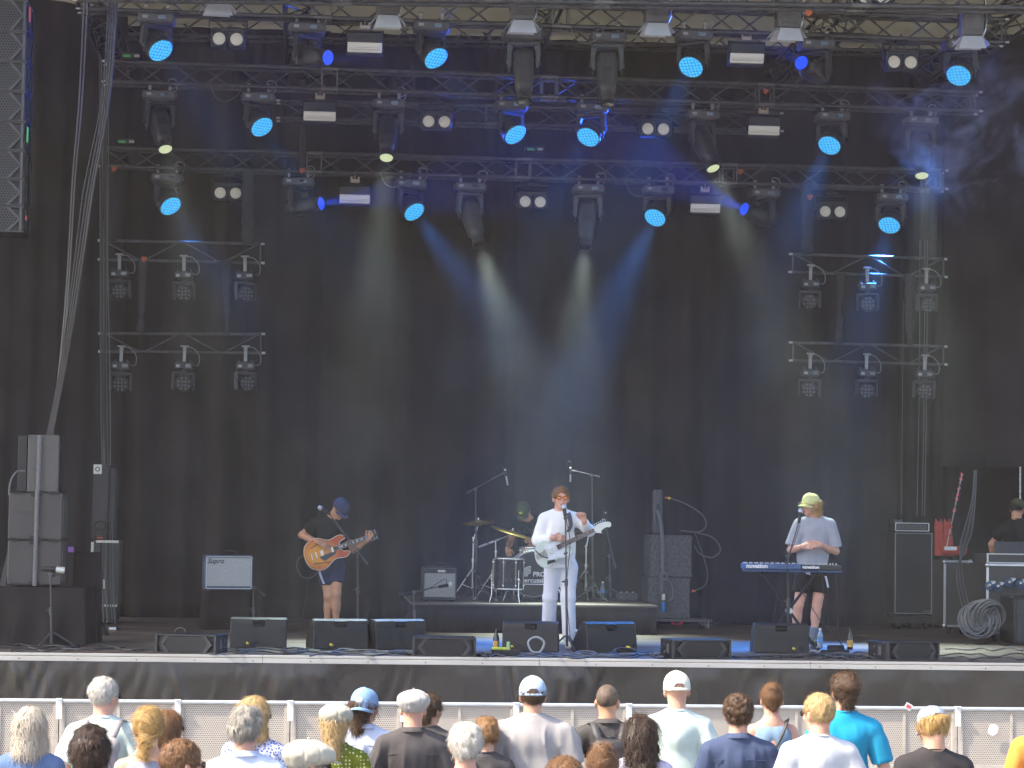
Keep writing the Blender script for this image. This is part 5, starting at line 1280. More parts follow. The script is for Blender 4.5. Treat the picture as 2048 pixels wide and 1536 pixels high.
for (x0, y0, x1, y1, Y, nm) in ((210, 293, 1880, 339, 32.35, 'lowest'), (220, 120, 1950, 182, 30.65, 'middle'), (170, 18, 2000, 80, 28.3, 'upper')):
    for k in range(3):
        P = [at(x0+(x1-x0)*i/26, y0+(y1-y0)*i/26-2+rr.random()*4+(3*k), Y+.03*k) for i in range(27)]
        cable(['thick', 'thinner', 'thinnest'][k]+f' cable lying along the {nm} lighting truss', P, .014-.003*k, CABLE, 'cables along the trusses', 6, 90)
for k, (px, py, Y) in enumerate(((470, 335, 32.2), (760, 345, 32.2), (1250, 362, 32.2), (1560, 372, 32.2), (420, 168, 30.5), (930, 190, 30.5), (1130, 196, 30.5), (1760, 215, 30.5), (560, 30, 28.1), (1140, 52, 28.1), (1560, 66, 28.1))):
    if k in (0, 3, 5, 7, 8, 10): continue
    a = at(px, py, Y); s_ = .2+.15*rr.random()
    cable(f'loose dangling cable {["beside the first low blinder", "past the first low strobe", "between profile spot and third low wash", "past the second deep blue spot", "at the middle row start", "past the middle blinder", "between the two middle wash lights", "near the last middle spot", "in the upper row start", "between the grey profile spots", "past the upper second strobe"][k]}', [a, a+Vector((.08, -.02, -s_*.8)), a+Vector((.22, -.02, -s_)), a+Vector((.38, 0, -s_*.5)), a+Vector((.42, .02, .02))], .006, CABLEG if k % 2 else CG, 'dangling cables')
# ------------------------------------------------------------------ organic bodies: smooth blends of limbs, meshed by surface nets
A_ = lambda *v: np.array(v, float)
def rotm(yaw=0, pitch=0, roll=0):
    return np.array(Matrix.Rotation(yaw, 3, 'Z') @ Matrix.Rotation(pitch, 3, 'X') @ Matrix.Rotation(roll, 3, 'Y'))
def cap(p0, p1, r0, r1=None, k=.03, fl=None, flat=False): return ('cap', np.array(p0, float), np.array(p1, float), r0, r0 if r1 is None else r1, k, fl, flat)
def ell(c, r, k=.03, R=None, sub=False): return ('ell', np.array(c, float), np.array(r, float) if not isinstance(r, (int, float)) else np.array([r]*3, float), k, R, sub)
def clip(p, n): return ('clip', np.array(p, float), np.array(n, float))
def xform(prims, R, t):
    out = []
    for p in prims:
        if p[0] == 'cap':
            f = p[6]
            out.append(('cap', R@p[1]+t, R@p[2]+t, *p[3:6], (R@f[0], f[1]) if f is not None else None, p[7]))
        elif p[0] == 'ell': out.append(('ell', R@p[1]+t, p[2], p[3], R if p[4] is None else R@p[4], p[5]))
        else: out.append(('clip', R@p[1]+t, R@p[2]))
    return out
_E = [(0, 1), (0, 2), (0, 4), (1, 3), (1, 5), (2, 3), (2, 6), (3, 7), (4, 5), (4, 6), (5, 7), (6, 7)]
def sdf_mesh(prims, vox, noise=None):
    lo, hi = np.full(3, 1e9), np.full(3, -1e9)
    for p in prims:
        if p[0] == 'cap': r = max(p[3], p[4]); lo = np.minimum(lo, np.minimum(p[1], p[2])-r); hi = np.maximum(hi, np.maximum(p[1], p[2])+r)
        elif p[0] == 'ell' and not p[5]: r = p[2].max(); lo = np.minimum(lo, p[1]-r); hi = np.maximum(hi, p[1]+r)
    lo = lo-3*vox-.01; n = np.ceil((hi+3*vox+.01-lo)/vox).astype(int)+1
    ax = [lo[i]+np.arange(n[i])*vox for i in range(3)]; D = np.full(n, .5, np.float32)
    for p in prims:
        if p[0] == 'clip':
            D = np.maximum(D, ((ax[0][:, None, None]-p[1][0])*p[2][0]+(ax[1][None, :, None]-p[1][1])*p[2][1]+(ax[2][None, None, :]-p[1][2])*p[2][2]).astype(np.float32)); continue
        if p[0] == 'cap': r = max(p[3], p[4]); k = p[5]; a, b = np.minimum(p[1], p[2])-r, np.maximum(p[1], p[2])+r
        else: r = p[2].max(); k = p[3]; a, b = p[1]-r, p[1]+r
        pad = 1.6*k+3*vox
        i0 = np.clip(np.floor((a-pad-lo)/vox).astype(int), 0, n); i1 = np.clip(np.ceil((b+pad-lo)/vox).astype(int)+1, 0, n)
        if (i1 <= i0).any(): continue
        sl = tuple(slice(i0[i], i1[i]) for i in range(3))
        X = ax[0][sl[0]][:, None, None]-p[1][0]; Y = ax[1][sl[1]][None, :, None]-p[1][1]; Z = ax[2][sl[2]][None, None, :]-p[1][2]
        if p[0] == 'cap':
            d = p[2]-p[1]; L2 = max(d@d, 1e-9)
            if p[6] is not None:
                f, s = p[6]; q = (X*f[0]+Y*f[1]+Z*f[2])*(1/s-1); X, Y, Z = X+f[0]*q, Y+f[1]*q, Z+f[2]*q; d = d+f*(d@f)*(1/s-1); L2 = max(d@d, 1e-9)
            t = (X*d[0]+Y*d[1]+Z*d[2])/L2; tc = np.clip(t, 0, 1)
            g = np.sqrt((X-tc*d[0])**2+(Y-tc*d[1])**2+(Z-tc*d[2])**2)-(p[3]+(p[4]-p[3])*tc)
            if p[7]: g = np.maximum(g, (t-1)*math.sqrt(L2))
            if p[6] is not None: g = g*max(p[6][1], .75)
        else:
            R = p[4]
            if R is not None: X, Y, Z = X*R[0, 0]+Y*R[1, 0]+Z*R[2, 0], X*R[0, 1]+Y*R[1, 1]+Z*R[2, 1], X*R[0, 2]+Y*R[1, 2]+Z*R[2, 2]
            q = p[2]; k0 = np.sqrt((X/q[0])**2+(Y/q[1])**2+(Z/q[2])**2); k1 = np.sqrt((X/q[0]**2)**2+(Y/q[1]**2)**2+(Z/q[2]**2)**2)+1e-6
            g = k0*(k0-1)/k1
        S = D[sl]; g = g.astype(np.float32)
        if p[0] == 'ell' and p[5]:
            h = np.clip(.5-.5*(S+g)/k, 0, 1); D[sl] = S*(1-h)-g*h+k*h*(1-h)
        else:
            h = np.clip(.5+.5*(S-g)/k, 0, 1); D[sl] = S*(1-h)+g*h-k*h*(1-h)
    ins = D < 0
    c = [ins[i:n[0]-1+i, j:n[1]-1+j, l:n[2]-1+l] for i in (0, 1) for j in (0, 1) for l in (0, 1)]
    cnt = sum(x.astype(np.int8) for x in c); act = (cnt > 0) & (cnt < 8); I = np.argwhere(act)
    if len(I) == 0: return np.zeros((0, 3)), np.zeros((0, 4), int)
    off = np.array([(i, j, l) for i in (0, 1) for j in (0, 1) for l in (0, 1)])
    vals = np.stack([D[I[:, 0]+o[0], I[:, 1]+o[1], I[:, 2]+o[2]] for o in off], 1)
    acc = np.zeros((len(I), 3)); num = np.zeros(len(I))
    for a, b in _E:
        va, vb = vals[:, a], vals[:, b]; m = (va < 0) != (vb < 0); t = np.where(m, va/np.where(m, va-vb, 1), 0)
        acc += m[:, None]*(off[a]+(off[b]-off[a])*t[:, None]); num += m
    V = lo+(I+acc/num[:, None])*vox
    idx = np.full(act.shape, -1, np.int64); idx[act] = np.arange(len(I)); F = []
    for axis in range(3):
        u, v = [(1, 2), (2, 0), (0, 1)][axis]
        s0 = [slice(0, -1)]*3; s1 = [slice(0, -1)]*3; s1[axis] = slice(1, None); s0[axis] = slice(0, -1)
        for s_ in (s0, s1):
            s_[u] = slice(1, -1); s_[v] = slice(1, -1)
        A0 = ins[tuple(s0)]; A1 = ins[tuple(s1)]; ch = np.argwhere(A0 != A1)
        if len(ch) == 0: continue
        o = np.zeros(3, int); o[u] = 1; o[v] = 1; P = ch+o
        eu = np.zeros(3, int); eu[u] = 1; ev = np.zeros(3, int); ev[v] = 1
        q = np.stack([idx[tuple((P-eu-ev).T)], idx[tuple((P-ev).T)], idx[tuple(P.T)], idx[tuple((P-eu).T)]], 1)
        fl = A0[tuple(ch.T)]; q[~fl] = q[~fl][:, ::-1]; F.append(q)
    F = np.concatenate(F); F = F[(F >= 0).all(1)]
    return V, F
def normals(V, F):
    N = np.zeros_like(V); a = np.cross(V[F[:, 2]]-V[F[:, 0]], V[F[:, 3]]-V[F[:, 1]])
    for i in range(4): np.add.at(N, F[:, i], a)
    return N/(np.linalg.norm(N, axis=1)[:, None]+1e-12)
def smooth_v(V, F, it=1):
    for _ in range(it):
        S = np.zeros_like(V); C = np.zeros(len(V))
        for i in range(4):
            j = (i+1) % 4; np.add.at(S, F[:, i], V[F[:, j]]); np.add.at(C, F[:, i], 1); np.add.at(S, F[:, j], V[F[:, i]]); np.add.at(C, F[:, j], 1)
        V = V*.5+.5*S/np.maximum(C, 1)[:, None]
    return V
def np_obj(name, parts, mats, parent, scale=1.0):
    """parts: list of (V, F(quads), material index)"""
    me = bpy.data.meshes.new(name); Vs = []; Fs = []; Ms = []; o = 0
    for V, F, m in parts:
        Vs.append(V*scale); Fs.append(F+o); o += len(V); Ms.append(np.full(len(F), m) if np.isscalar(m) else m)
    V = np.concatenate(Vs); F = np.concatenate(Fs); M_ = np.concatenate(Ms)
    me.vertices.add(len(V)); me.vertices.foreach_set('co', V.astype(np.float32).ravel())
    me.loops.add(F.size); me.loops.foreach_set('vertex_index', F.astype(np.int32).ravel())
    me.polygons.add(len(F)); me.polygons.foreach_set('loop_start', (np.arange(len(F))*4).astype(np.int32))
    me.polygons.foreach_set('material_index', M_.astype(np.int32)); me.polygons.foreach_set('use_smooth', np.ones(len(F), bool))
    for x in mats: me.materials.append(x)
    me.update(calc_edges=True); me.validate()
    ob = bpy.data.objects.new(name, me); COL.objects.link(ob); ob.parent = parent; return ob
def quads_of(mb):
    """an MB (of quads and triangles) as arrays"""
    V = np.array(mb.v); F = np.array([f if len(f) == 4 else list(f)+[f[-1]] for f in mb.f if len(f) in (3, 4)]); return V, F
def folds(V, F, amp, fx=11, fz=2.4, seed=0, ridge=.6, ztop=None):
    N = normals(V, F); X, Y, Z = V[:, 0], V[:, 1], V[:, 2]
    a = vnoise(np.stack([X*fx*.55, Y*fx*.55, Z*fz+X*1.3], 1), seed); b = vnoise(np.stack([X*fx*1.6+Z*1.5, Y*fx*1.6, Z*fz*1.5], 1), seed+1)
    warp = .35*vnoise(np.stack([X*4, Y*4, Z*5], 1), seed+4)
    r = (1-np.abs(vnoise(np.stack([X*fx*1.15+warp*2, Y*fx*.6, Z*fz*.7], 1), seed+2)))**4
    m = np.clip(vnoise(np.stack([X*3.3, Y*3.3, Z*2.6], 1), seed+3)*1.4+.45, 0, 1)
    aa = amp if ztop is None else amp*np.clip((ztop-Z)/.14, .05, 1)
    return V+N*((a*.42+.16*b+ridge*m*(r-.2))*aa)[:, None]

SKINS = dict(fair=(.60, .33, .22), pink=(.64, .34, .24), tan=(.46, .25, .145), warm=(.55, .29, .17))
def skin(n): return mat('skin_'+n, SKINS[n], .5, var=.10, scale=14, spec=.4)
LIPM = mat('lips', (.42, .14, .11), .45); EYEW = mat('eye_white', (.7, .68, .65), .25); EYED = mat('eye_dark', (.03, .02, .015), .15)
def cloth(name, col, rough=.85, **k): return mat('cloth_'+name, col, rough, var=k.pop('var', .07), scale=k.pop('scale', 9), bump=.12, bscale=240, spec=.2, **k)
def pattern_mat(name, base, dot, scale, thr=.22, rnd_=.25):
    if name in _mats: return _mats[name]
    m = mat(name, base, .85, spec=.2); n = m.node_tree; b = n.nodes['Principled BSDF']
    tc = n.nodes.new('ShaderNodeTexCoord'); vo = n.nodes.new('ShaderNodeTexVoronoi'); vo.inputs['Scale'].default_value = scale; vo.inputs['Randomness'].default_value = rnd_
    rp = n.nodes.new('ShaderNodeValToRGB'); e = rp.color_ramp.elements; e[0].position = thr; e[1].position = thr+.06; e[0].color = (*dot, 1); e[1].color = (*base, 1)
    n.links.new(tc.outputs['Object'], vo.inputs['Vector']); n.links.new(vo.outputs['Distance'], rp.inputs[0]); n.links.new(rp.outputs[0], b.inputs['Base Color']); return m
HAIRC = dict(white=((.62, .59, .52), (.48, .45, .40)), grey=((.40, .37, .31), (.24, .22, .19)), silver=((.60, .53, .43), (.40, .35, .28)), blond=((.55, .36, .13), (.36, .21, .07)), sandy=((.34, .19, .08), (.20, .10, .04)),
             paleblond=((.58, .42, .20), (.40, .26, .11)), brown=((.105, .058, .028), (.055, .029, .015)), dark=((.055, .03, .018), (.028, .016, .010)), ginger=((.24, .125, .055), (.13, .062, .028)), buzz=((.15, .105, .075), (.09, .065, .048)), black=((.012, .011, .010), (.02, .018, .016)))
def hair_mats(c):
    a, b = HAIRC[c]; return [mat('hair_'+c, tuple((x+y)/2 for x, y in zip(a, b)), .55, var=.3, scale=50, bump=.5, bscale=160, stretch=(1, 1, .25), spec=.35), mat('hair_light_'+c, tuple(x*.8+y*.2 for x, y in zip(a, b)), .45, spec=.4), mat('hair_dark_'+c, tuple(x*.25+y*.75 for x, y in zip(a, b)), .5, spec=.35)]
def strands(V, F, n, ln, wid, seed, curv=9.0, flow=None, wave=0.0, lift=.009, segs=5, grav=.3):
    rg = np.random.RandomState(seed); N = normals(V, F); k = rg.randint(0, len(V), n); P = V[k].copy(); Nn = N[k]
    d = np.tile(A_(0, -.15, -1.0), (n, 1)) if flow is None else flow(P)
    d = d+rg.normal(0, .42, (n, 3)); d -= Nn*(d*Nn).sum(1)[:, None]; d /= np.linalg.norm(d, axis=1)[:, None]+1e-9
    side = np.cross(Nn, d); L = ln*(.5+rg.rand(n)); out = []; P = P+Nn*(lift*rg.rand(n))[:, None]; ph = rg.rand(n)*6.28
    for s in range(segs+1):
        f = s/segs; wd = wid*(1-.75*f)
        q = P+side*(wave*np.sin(ph+f*9))[:, None]
        out.append(q-side*wd/2); out.append(q+side*wd/2)
        st = (L/segs)[:, None]; P = P+d*st
        d = d-Nn*(curv*st)*.9+A_(0, 0, -grav)*st*6; d /= np.linalg.norm(d, axis=1)[:, None]+1e-9
        Nn = Nn-d*(Nn*d).sum(1)[:, None]; Nn /= np.linalg.norm(Nn, axis=1)[:, None]+1e-9
    Vs = np.stack(out, 1).reshape(-1, 3); m = 2*(segs+1); b = np.arange(n)[:, None]*m; Fs = []
    for s in range(segs): Fs.append(np.concatenate([b+2*s, b+2*s+1, b+2*s+3, b+2*s+2], 1))
    Fs = np.stack(Fs, 1).reshape(-1, 4); return Vs, Fs, np.repeat(rg.randint(1, 3, n), segs)

DEF = dict(P=(0, 0, .97), W=(0, .0, 1.10), C=(0, .0, 1.31), N=(0, -.015, 1.497), HD=(0, .015, 1.664), SR=(.182, -.01, 1.418), SL=(-.182, -.01, 1.418), ER=(.272, -.02, 1.15), EL=(-.272, -.02, 1.15),
           WR=(.26, .13, .95), WL=(-.26, .13, .95), HR=(.09, 0, .93), HL=(-.09, 0, .93), KR=(.10, .02, .50), KL=(-.10, .02, .50), AR=(.11, -.02, .09), AL=(-.11, -.02, .09))
HEADP = [ell((0, -.014, .03), (.077, .097, .09)), ell((0, .02, -.038), (.061, .074, .078), .03), ell((0, .062, -.098), (.027, .024, .021), .025), cap((0, .084, .012), (0, .107, -.026), .008, .0135, .012),
         ell((0, .078, .024), (.052, .018, .011), .02), ell((.04, .058, -.026), .027, .02), ell((-.04, .058, -.026), .027, .02), ell((.032, .098, .001), .013, .012, None, True), ell((-.032, .098, .001), .013, .012, None, True),
         ell((0, .088, -.066), (.022, .011, .010), .012), ell((.083, -.012, -.010), (.011, .021, .034), .007, rotm(.35)), ell((-.083, -.012, -.010), (.011, .021, .034), .007, rotm(-.35))]
def hand(w, d, n, side, curl=.35, sz=1.0, spread=.12, pinch=None):
    """prims of a hand: wrist w, finger direction d, palm normal n; side: +1/-1 which way the thumb leaves"""
    w, d, n = np.array(w), np.array(d, float), np.array(n, float); d /= np.linalg.norm(d); n -= d*(n@d); n /= np.linalg.norm(n); s = np.cross(d, n)*side
    out = [cap(w-d*.02, w+d*.02*sz, .026*sz, .027*sz, .015)]
    for i, (o, ln) in enumerate(((.030, .92), (.010, 1.0), (-.010, .94), (-.028, .76))):
        k0 = w+d*.015*sz+s*o*.7*sz; k1 = w+d*.085*sz*(1-.04*i)+s*o*sz; out.append(cap(k0, k1, .0135*sz, .0115*sz, .012))
        dd = d+s*spread*(1.5-i)*.35; dd /= np.linalg.norm(dd); nn = n-dd*(n@dd); nn /= np.linalg.norm(nn); p = k1; c = curl if np.isscalar(curl) else curl[i]
        for j, l in enumerate((.042, .028, .021)):
            a = c*(1.0, 1.15, .8)[j]; dd, nn = dd*math.cos(a)+nn*math.sin(a), nn*math.cos(a)-dd*math.sin(a)
            q = p+dd*l*ln*sz; out.append(cap(p, q, (.0092-.0008*j)*sz, (.0085-.0009*j)*sz, .004)); p = q
    t0 = w+d*.022*sz+s*.026*sz; td = d*.7+s*.72+n*.25; td /= np.linalg.norm(td); t1 = t0+td*.042*sz; td2 = d*.9+s*.15+n*.45*(1 if pinch is None else pinch); td2 /= np.linalg.norm(td2); t2 = t1+td2*.032*sz; td3 = td2+n*.3; td3 /= np.linalg.norm(td3)
    out += [cap(w+d*.01, t0, .016*sz, .015*sz, .012), cap(t0, t1, .0145*sz, .0115*sz, .008), cap(t1, t2, .0108*sz, .0098*sz, .004), cap(t2, t2+td3*.022*sz, .0098*sz, .0082*sz, .004)]
    return out
def person(label, loc, rz, H, skn='fair', J=None, head=(0, 0, 0), hair=None, hairc='brown', hat=None, shirt=None, legs=None, glasses=None, build=1.0, fem=False, detail=False, hands=None, seed=0, category='person', nohair_strands=False, shoes=None, extra=None, group='people watching from the crowd', headsz=1.0):
    k = H/1.80; t = thing('person', label, category, loc, rz, group)
    j = {a: np.array(v, float) for a, v in DEF.items()}
    if fem:
        for a in ('SR', 'SL'): j[a] = j[a]*A_(.88, 1, 1)
        for a in ('ER', 'EL'): j[a] = j[a]*A_(.9, 1, 1)
    if build != 1.0:
        for a in ('SR', 'SL', 'ER', 'EL', 'WR', 'WL'): j[a] = j[a]*A_(build, 1, 1)
    if J: j.update({a: np.array(v, float) for a, v in J.items()})
    Rh = rotm(*head); hd = j['HD']; up = j['N']-j['W']; up /= np.linalg.norm(up)
    sx = j['SR']-j['SL']; fw = np.cross(up, sx); fw /= np.linalg.norm(fw)
    bw = build
    body = [cap(j['P'], j['W'], .125*bw, .118*bw, .05, (fw, .72)), cap(j['W'], j['C'], .118*bw, .135*bw, .06, (fw, .70)), ell(j['C']+up*.03, (.13*bw, .095, .13), .06)]
    for s in 'RL':
        S, E_, W_, Hh, K, An = (j[a+s] for a in ('S', 'E', 'W', 'H', 'K', 'A'))
        body += [cap(S*.92+j['N']*.08, j['N']+up*.0, .05, .048, .05), cap(S, E_, .050, .041, .03), cap(E_, E_*.65+W_*.35, .041, .044, .02), cap(E_*.65+W_*.35, W_, .043, .0275, .02)]
        cb = -fw*.018; mid = K*.68+An*.32
        body += [cap(Hh, K, .085, .057, .05), cap(K, An, .054, .037, .03), ell(mid+cb, (.052, .055, .10), .04), ell(K+fw*.018, (.045, .04, .05), .02)]
        if shoes is None or shoes == 'none': body += [cap(An, An+fw*.12-A_(0, 0, .05), .04, .03, .03)]
    nk = hd+Rh@A_(0, -.025, -.075)
    body += [cap(j['N']-up*.03, nk, .066, .060, .04)]
    V, F = sdf_mesh(body, (.016 if detail else .022)); V = smooth_v(V, F, 1); parts = [(V, F, 0)]
    hp = xform([('cap' == p[0] and p) or p for p in HEADP], Rh, hd)
    if headsz != 1: pass
    hp.append(cap(nk+Rh@A_(0, .0, .03), j['N'], .060, .064, .03))
    V, F = sdf_mesh(hp, .0062 if detail else .0105)
    loc_ = (V-hd)@Rh; cen = loc_[F].mean(1)
    m = np.zeros(len(F), int)
    if detail: m[(np.abs(cen[:, 0]) < .021) & (cen[:, 1] > .082) & (np.abs(cen[:, 2]+.067) < .009)] = 1
    parts.append((V, F, m))
    mm = [skin(skn), LIPM, EYEW, EYED, hair_mats(hairc)[0]]
    if detail or glasses is None:
        b = MB()
        for s in (-1, 1): b.ell((s*.032, .0845, .001), .0105, 12, 8)
        V, F = quads_of(b); parts.append((V@Rh.T+hd, F, 2)); b = MB()
        for s in (-1, 1): b.ell((s*.032, .0925, .001), (.0055, .004, .0055), 8, 6); 
        V, F = quads_of(b); parts.append((V@Rh.T+hd, F, 3)); b = MB()
        for s in (-1, 1): b.tube([(s*.014, .099, .021), (s*.032, .099, .026), (s*.05, .088, .022)], .0042, 6)
        V, F = quads_of(b); parts.append((V@Rh.T+hd, F, 4))
    hs = hands or {}
    for s in 'RL':
        W_, E_ = j['W'+s], j['E'+s]; d = (W_-E_)/np.linalg.norm(W_-E_); h = hs.get(s, {})
        hp = hand(W_, h.get('d', d*.8+A_(0, 0, -.2)), h.get('n', A_(-1 if s == 'R' else 1, .2, 0)), (1 if s == 'R' else -1), h.get('curl', .4), h.get('sz', 1.0), h.get('spread', .12))
        hp.append(cap(E_*.3+W_*.7, W_, .034, .027, .02))
        V, F = sdf_mesh(hp, .0045 if detail else .008); parts.append((V, F, 0))
    np_obj('body', parts, mm, t, k)
    # ------- clothes
    if shirt:
        kind, smat = shirt[0], shirt[1]; o = dict(shirt[2]) if len(shirt) > 2 else {}
        lo_ = o.get('loose', 1.0); hem = j['P']+up*o.get('hem', -.10); g = []
        tr = .152*bw*lo_*(.92 if fem else 1)
        flat_ = o.get('flat', .66)
        g += [cap(hem-up*.1, j['W'], tr*1.04, tr*(.90 if fem else .98), .05, (fw, flat_)), cap(j['W'], j['C']+up*.04, tr*(.90 if fem else .98), tr*.98, .06, (fw, flat_)), ell(j['C']+up*.05-fw*.01, (tr*1.02, .115, .13), .05)]
        g += [clip(hem, -up)]
        if kind != 'tank': g += [cap(j['SR']*.94+j['SL']*.06, j['SL']*.94+j['SR']*.06, .062, .062, .05)]
        else: g += [cap(j['SR']*.82+j['SL']*.18-up*.01, j['SL']*.82+j['SR']*.18-up*.01, .058, .058, .05)]
        for s in 'RL':
            S, E_, W_ = j['S'+s], j['E'+s], j['W'+s]
            if kind != 'tank': g += [cap(S, j['N']+up*.004, .062, .062, .05)]
            if kind in ('tee', 'polo'):
                f = o.get('sleeve', .66); g += [cap(S, S+(E_-S)*f, .070*lo_, .066*lo_*o.get('cuff', 1.1), .018, None, True)]
            elif kind == 'long':
                g += [cap(S, E_, .066*lo_, .055*lo_, .02), cap(E_, E_+(W_-E_)*o.get('sleeve', .95), .055*lo_, .043*lo_, .03, None, True)]
        g += [('ell', j['N']+up*.066+fw*(.035), A_(.068, .07, .05)*(1.35 if kind == 'tank' else o.get('neck', 1.0)), .02, None, True)]
        V, F = sdf_mesh(g, .011 if detail else .0135); V = folds(smooth_v(V, F, 1), F, o.get('fold', .05), o.get('fx', 13), o.get('fz', 1.9), seed, ztop=j['N'][2]-.01)
        so = np_obj('shirt', [(V, F, 0)], [smat], t, k)
        if o.get('collar'):
            b = MB(); ring = []
            for i in range(21):
                a = math.pi*(-.5)+2*math.pi*(i/20); ring.append((a, .066+.004*math.cos(2*a)))
            Vc = []
            for dz, dr in ((-.012, .012), (.032, .004), (.036, .010), (.004, .026)):
                for a, r in ring: Vc.append(Vector((r*math.cos(a)+dr*math.cos(a), (r+dr)*math.sin(a)*1.05, dz+.012*(-math.sin(a)))))
            n1 = len(ring); b.add(Vc, [(q*n1+i, q*n1+i+1, (q+1)*n1+i+1, (q+1)*n1+i) for q in range(3) for i in range(n1-1)], True)
            V, F = quads_of(b); Rb = np.stack([sx/np.linalg.norm(sx), fw, up], 1); np_obj('collar', [(V@Rb.T+j['N']+up*.01, F, 0)], [smat], so, k)
        elif kind in ('tee', 'long'):
            b = MB(); b.tube([(.071*math.cos(a), .073*math.sin(a)+.005, .008-.022*math.sin(a)) for a in np.linspace(0, 2*math.pi, 25)], .0065, 6)
            V, F = quads_of(b); Rb = np.stack([sx/np.linalg.norm(sx), fw, up], 1); np_obj('neckband', [(V@Rb.T+j['N']+up*.012, F, 0)], [smat], so, k)
        if o.get('yoke'):
            b = MB(); y = o['yoke']; b.tube([(x*bw, -.118-.0*x+.10*(x/.19)**2*.35, y-.012*abs(x)/.19) for x in np.linspace(-.17, .17, 15)], .0035, 5)
            V, F = quads_of(b); np_obj('yoke_seam', [(V, F, 0)], [smat], so, k)
    if legs:
        kind, lm = legs[0], legs[1]; o = dict(legs[2]) if len(legs) > 2 else {}; g = []; lo_ = o.get('loose', 1.0)
        g += [ell(j['P'], (.165*bw, .12, .13), .05)]
        for s in 'RL':
            Hh, K, An = (j[a+s] for a in 'HKA')
            if kind == 'shorts': g += [cap(Hh+up*.03, Hh+(K-Hh)*o.get('len', .62), .105*lo_, .100*lo_, .04, None, True)]
            else: g += [cap(Hh, K, .105*lo_, .080*lo_, .04), cap(K, K+(An-K)*o.get('len', .97), .080*lo_, .068*lo_*o.get('flare', 1.1), .03, None, True)]
        g += [clip(j['P']+up*.10, up)]
        V, F = sdf_mesh(g, .012 if detail else .024); V = folds(smooth_v(V, F, 1), F, o.get('fold', .008), 9, 4, seed+9)
        np_obj('shorts' if kind == 'shorts' else 'trousers', [(V, F, 0)], [lm], t, k)
    if shoes and shoes != 'none':
        for s in 'RL':
            An = j['A'+s]; K = j['K'+s]; ff = fw*A_(1, 1, 0); ff /= np.linalg.norm(ff); dn = A_(0, 0, An[2]-.02)
            g = [cap(An-dn*.2-ff*.03, An-dn+A_(0, 0, .03)-ff*.03, .045, .046, .02), cap(An-dn+A_(0, 0, .028), An-dn+ff*.15+A_(0, 0, .02), .046, .04, .03), clip(An-dn-A_(0, 0, .012), (0, 0, -1))]
            V, F = sdf_mesh(g, .01); np_obj('shoe', [(V, F, 0)], [shoes], t, k)
            if o.get('socks') if legs else False:
                V, F = sdf_mesh([cap(An+(K-An)*.25, An-A_(0, 0, .03), .052, .05, .02)], .012); np_obj('sock', [(V, F, 0)], [o['socks']], t, k)
    # ------- hair, in head coordinates
    HS = lambda prims: xform(prims, Rh, hd)
    if hair:
        hm = hair_mats(hairc); r = 1.0; strand = dict(n=1330, ln=.045, wid=0.0025, curv=9); amp = .006; fq = 60
        capd = lambda g_, fz_=.02: [ell((0, -.018, .034), (.081+g_, .102+g_, .094+g_), .02)]
        face = ell((0, .135, -.022), (.085, .085, .115), .02, None, True); neckc = ell((0, -.02, -.15), (.12, .16, .075), .02, None, True)
        ear = [ell((s*.088, .01, -.035), (.03, .03, .045), .015, None, True) for s in (-1, 1)]
        if hair == 'buzz': pr = capd(.001)+[face, neckc]+ear; strand = None; amp = .001
        elif hair == 'short': pr = capd(.008)+[face, neckc]+ear; strand = dict(n=2090, ln=.035, wid=0.0027, curv=6); amp = .008
        elif hair == 'messy': pr = capd(.018)+[ell((0, .03, .11), (.07, .07, .035), .03), face, neckc]+ear; strand = dict(n=2470, ln=.05, wid=0.0030, curv=4); amp = .014; fq = 38
        elif hair == 'curly': pr = capd(.016)+[face, neckc]+ear; strand = dict(n=2850, ln=.03, wid=0.0036, curv=26, wave=.006, lift=.012); amp = .016; fq = 55
        elif hair == 'bald': pr = [ell((0, -.022, -.01), (.081, .099, .06), .02), ell((0, .02, .085), (.09, .13, .08), .02, None, True), face, neckc]+ear; strand = dict(n=1330, ln=.03, wid=0.0024, curv=6); amp = .004
        elif hair == 'bob':
            pr = capd(.014)+[cap((0, -.05, .02), (0, -.055, -.13), .085, .098, .04), cap((.062, -.02, .02), (.078, -.015, -.13), .04, .045, .03), cap((-.062, -.02, .02), (-.078, -.015, -.13), .04, .045, .03), clip((0, 0, -.165), (0, 0, -1)), ell((0, .14, -.05), (.07, .1, .13), .02, None, True)]
            strand = dict(n=2850, ln=.075, wid=0.0033, curv=3, grav=.8, segs=6); amp = .006
        elif hair in ('long', 'longcurly'):
            pr = capd(.014)+[cap((0, -.05, .03), (0, -.085, -.30), .085, .075, .04), cap((.06, -.04, .0), (.085, -.05, -.27), .045, .045, .03), cap((-.06, -.04, .0), (-.085, -.05, -.27), .045, .045, .03), ell((0, .14, -.05), (.07, .1, .13), .02, None, True)]
            strand = dict(n=3230, ln=.13, wid=0.0033, curv=2, grav=.8, segs=7, wave=.012 if hair == 'longcurly' else .002, lift=.012); amp = .016 if hair == 'longcurly' else .006; fq = 34
        elif hair == 'midlong':
            pr = capd(.012)+[cap((0, -.06, .02), (0, -.075, -.16), .075, .06, .04), ell((0, .14, -.04), (.09, .1, .13), .02, None, True)]+ear; strand = dict(n=2090, ln=.09, wid=0.0030, curv=3, grav=.8); amp = .008
        elif hair == 'bun':
            pr = capd(.006)+[ell((0, -.085, .105), (.042, .042, .038), .02), cap((0, -.06, -.05), (0, -.03, -.1), .04, .03, .03), face, ell((0, .02, -.15), (.12, .1, .075), .02, None, True)]+ear
            strand = dict(n=2090, ln=.06, wid=0.0027, curv=8, flow=lambda P: (hd+Rh@A_(0, -.085, .105))-P); amp = .006
        elif hair == 'lowbun':
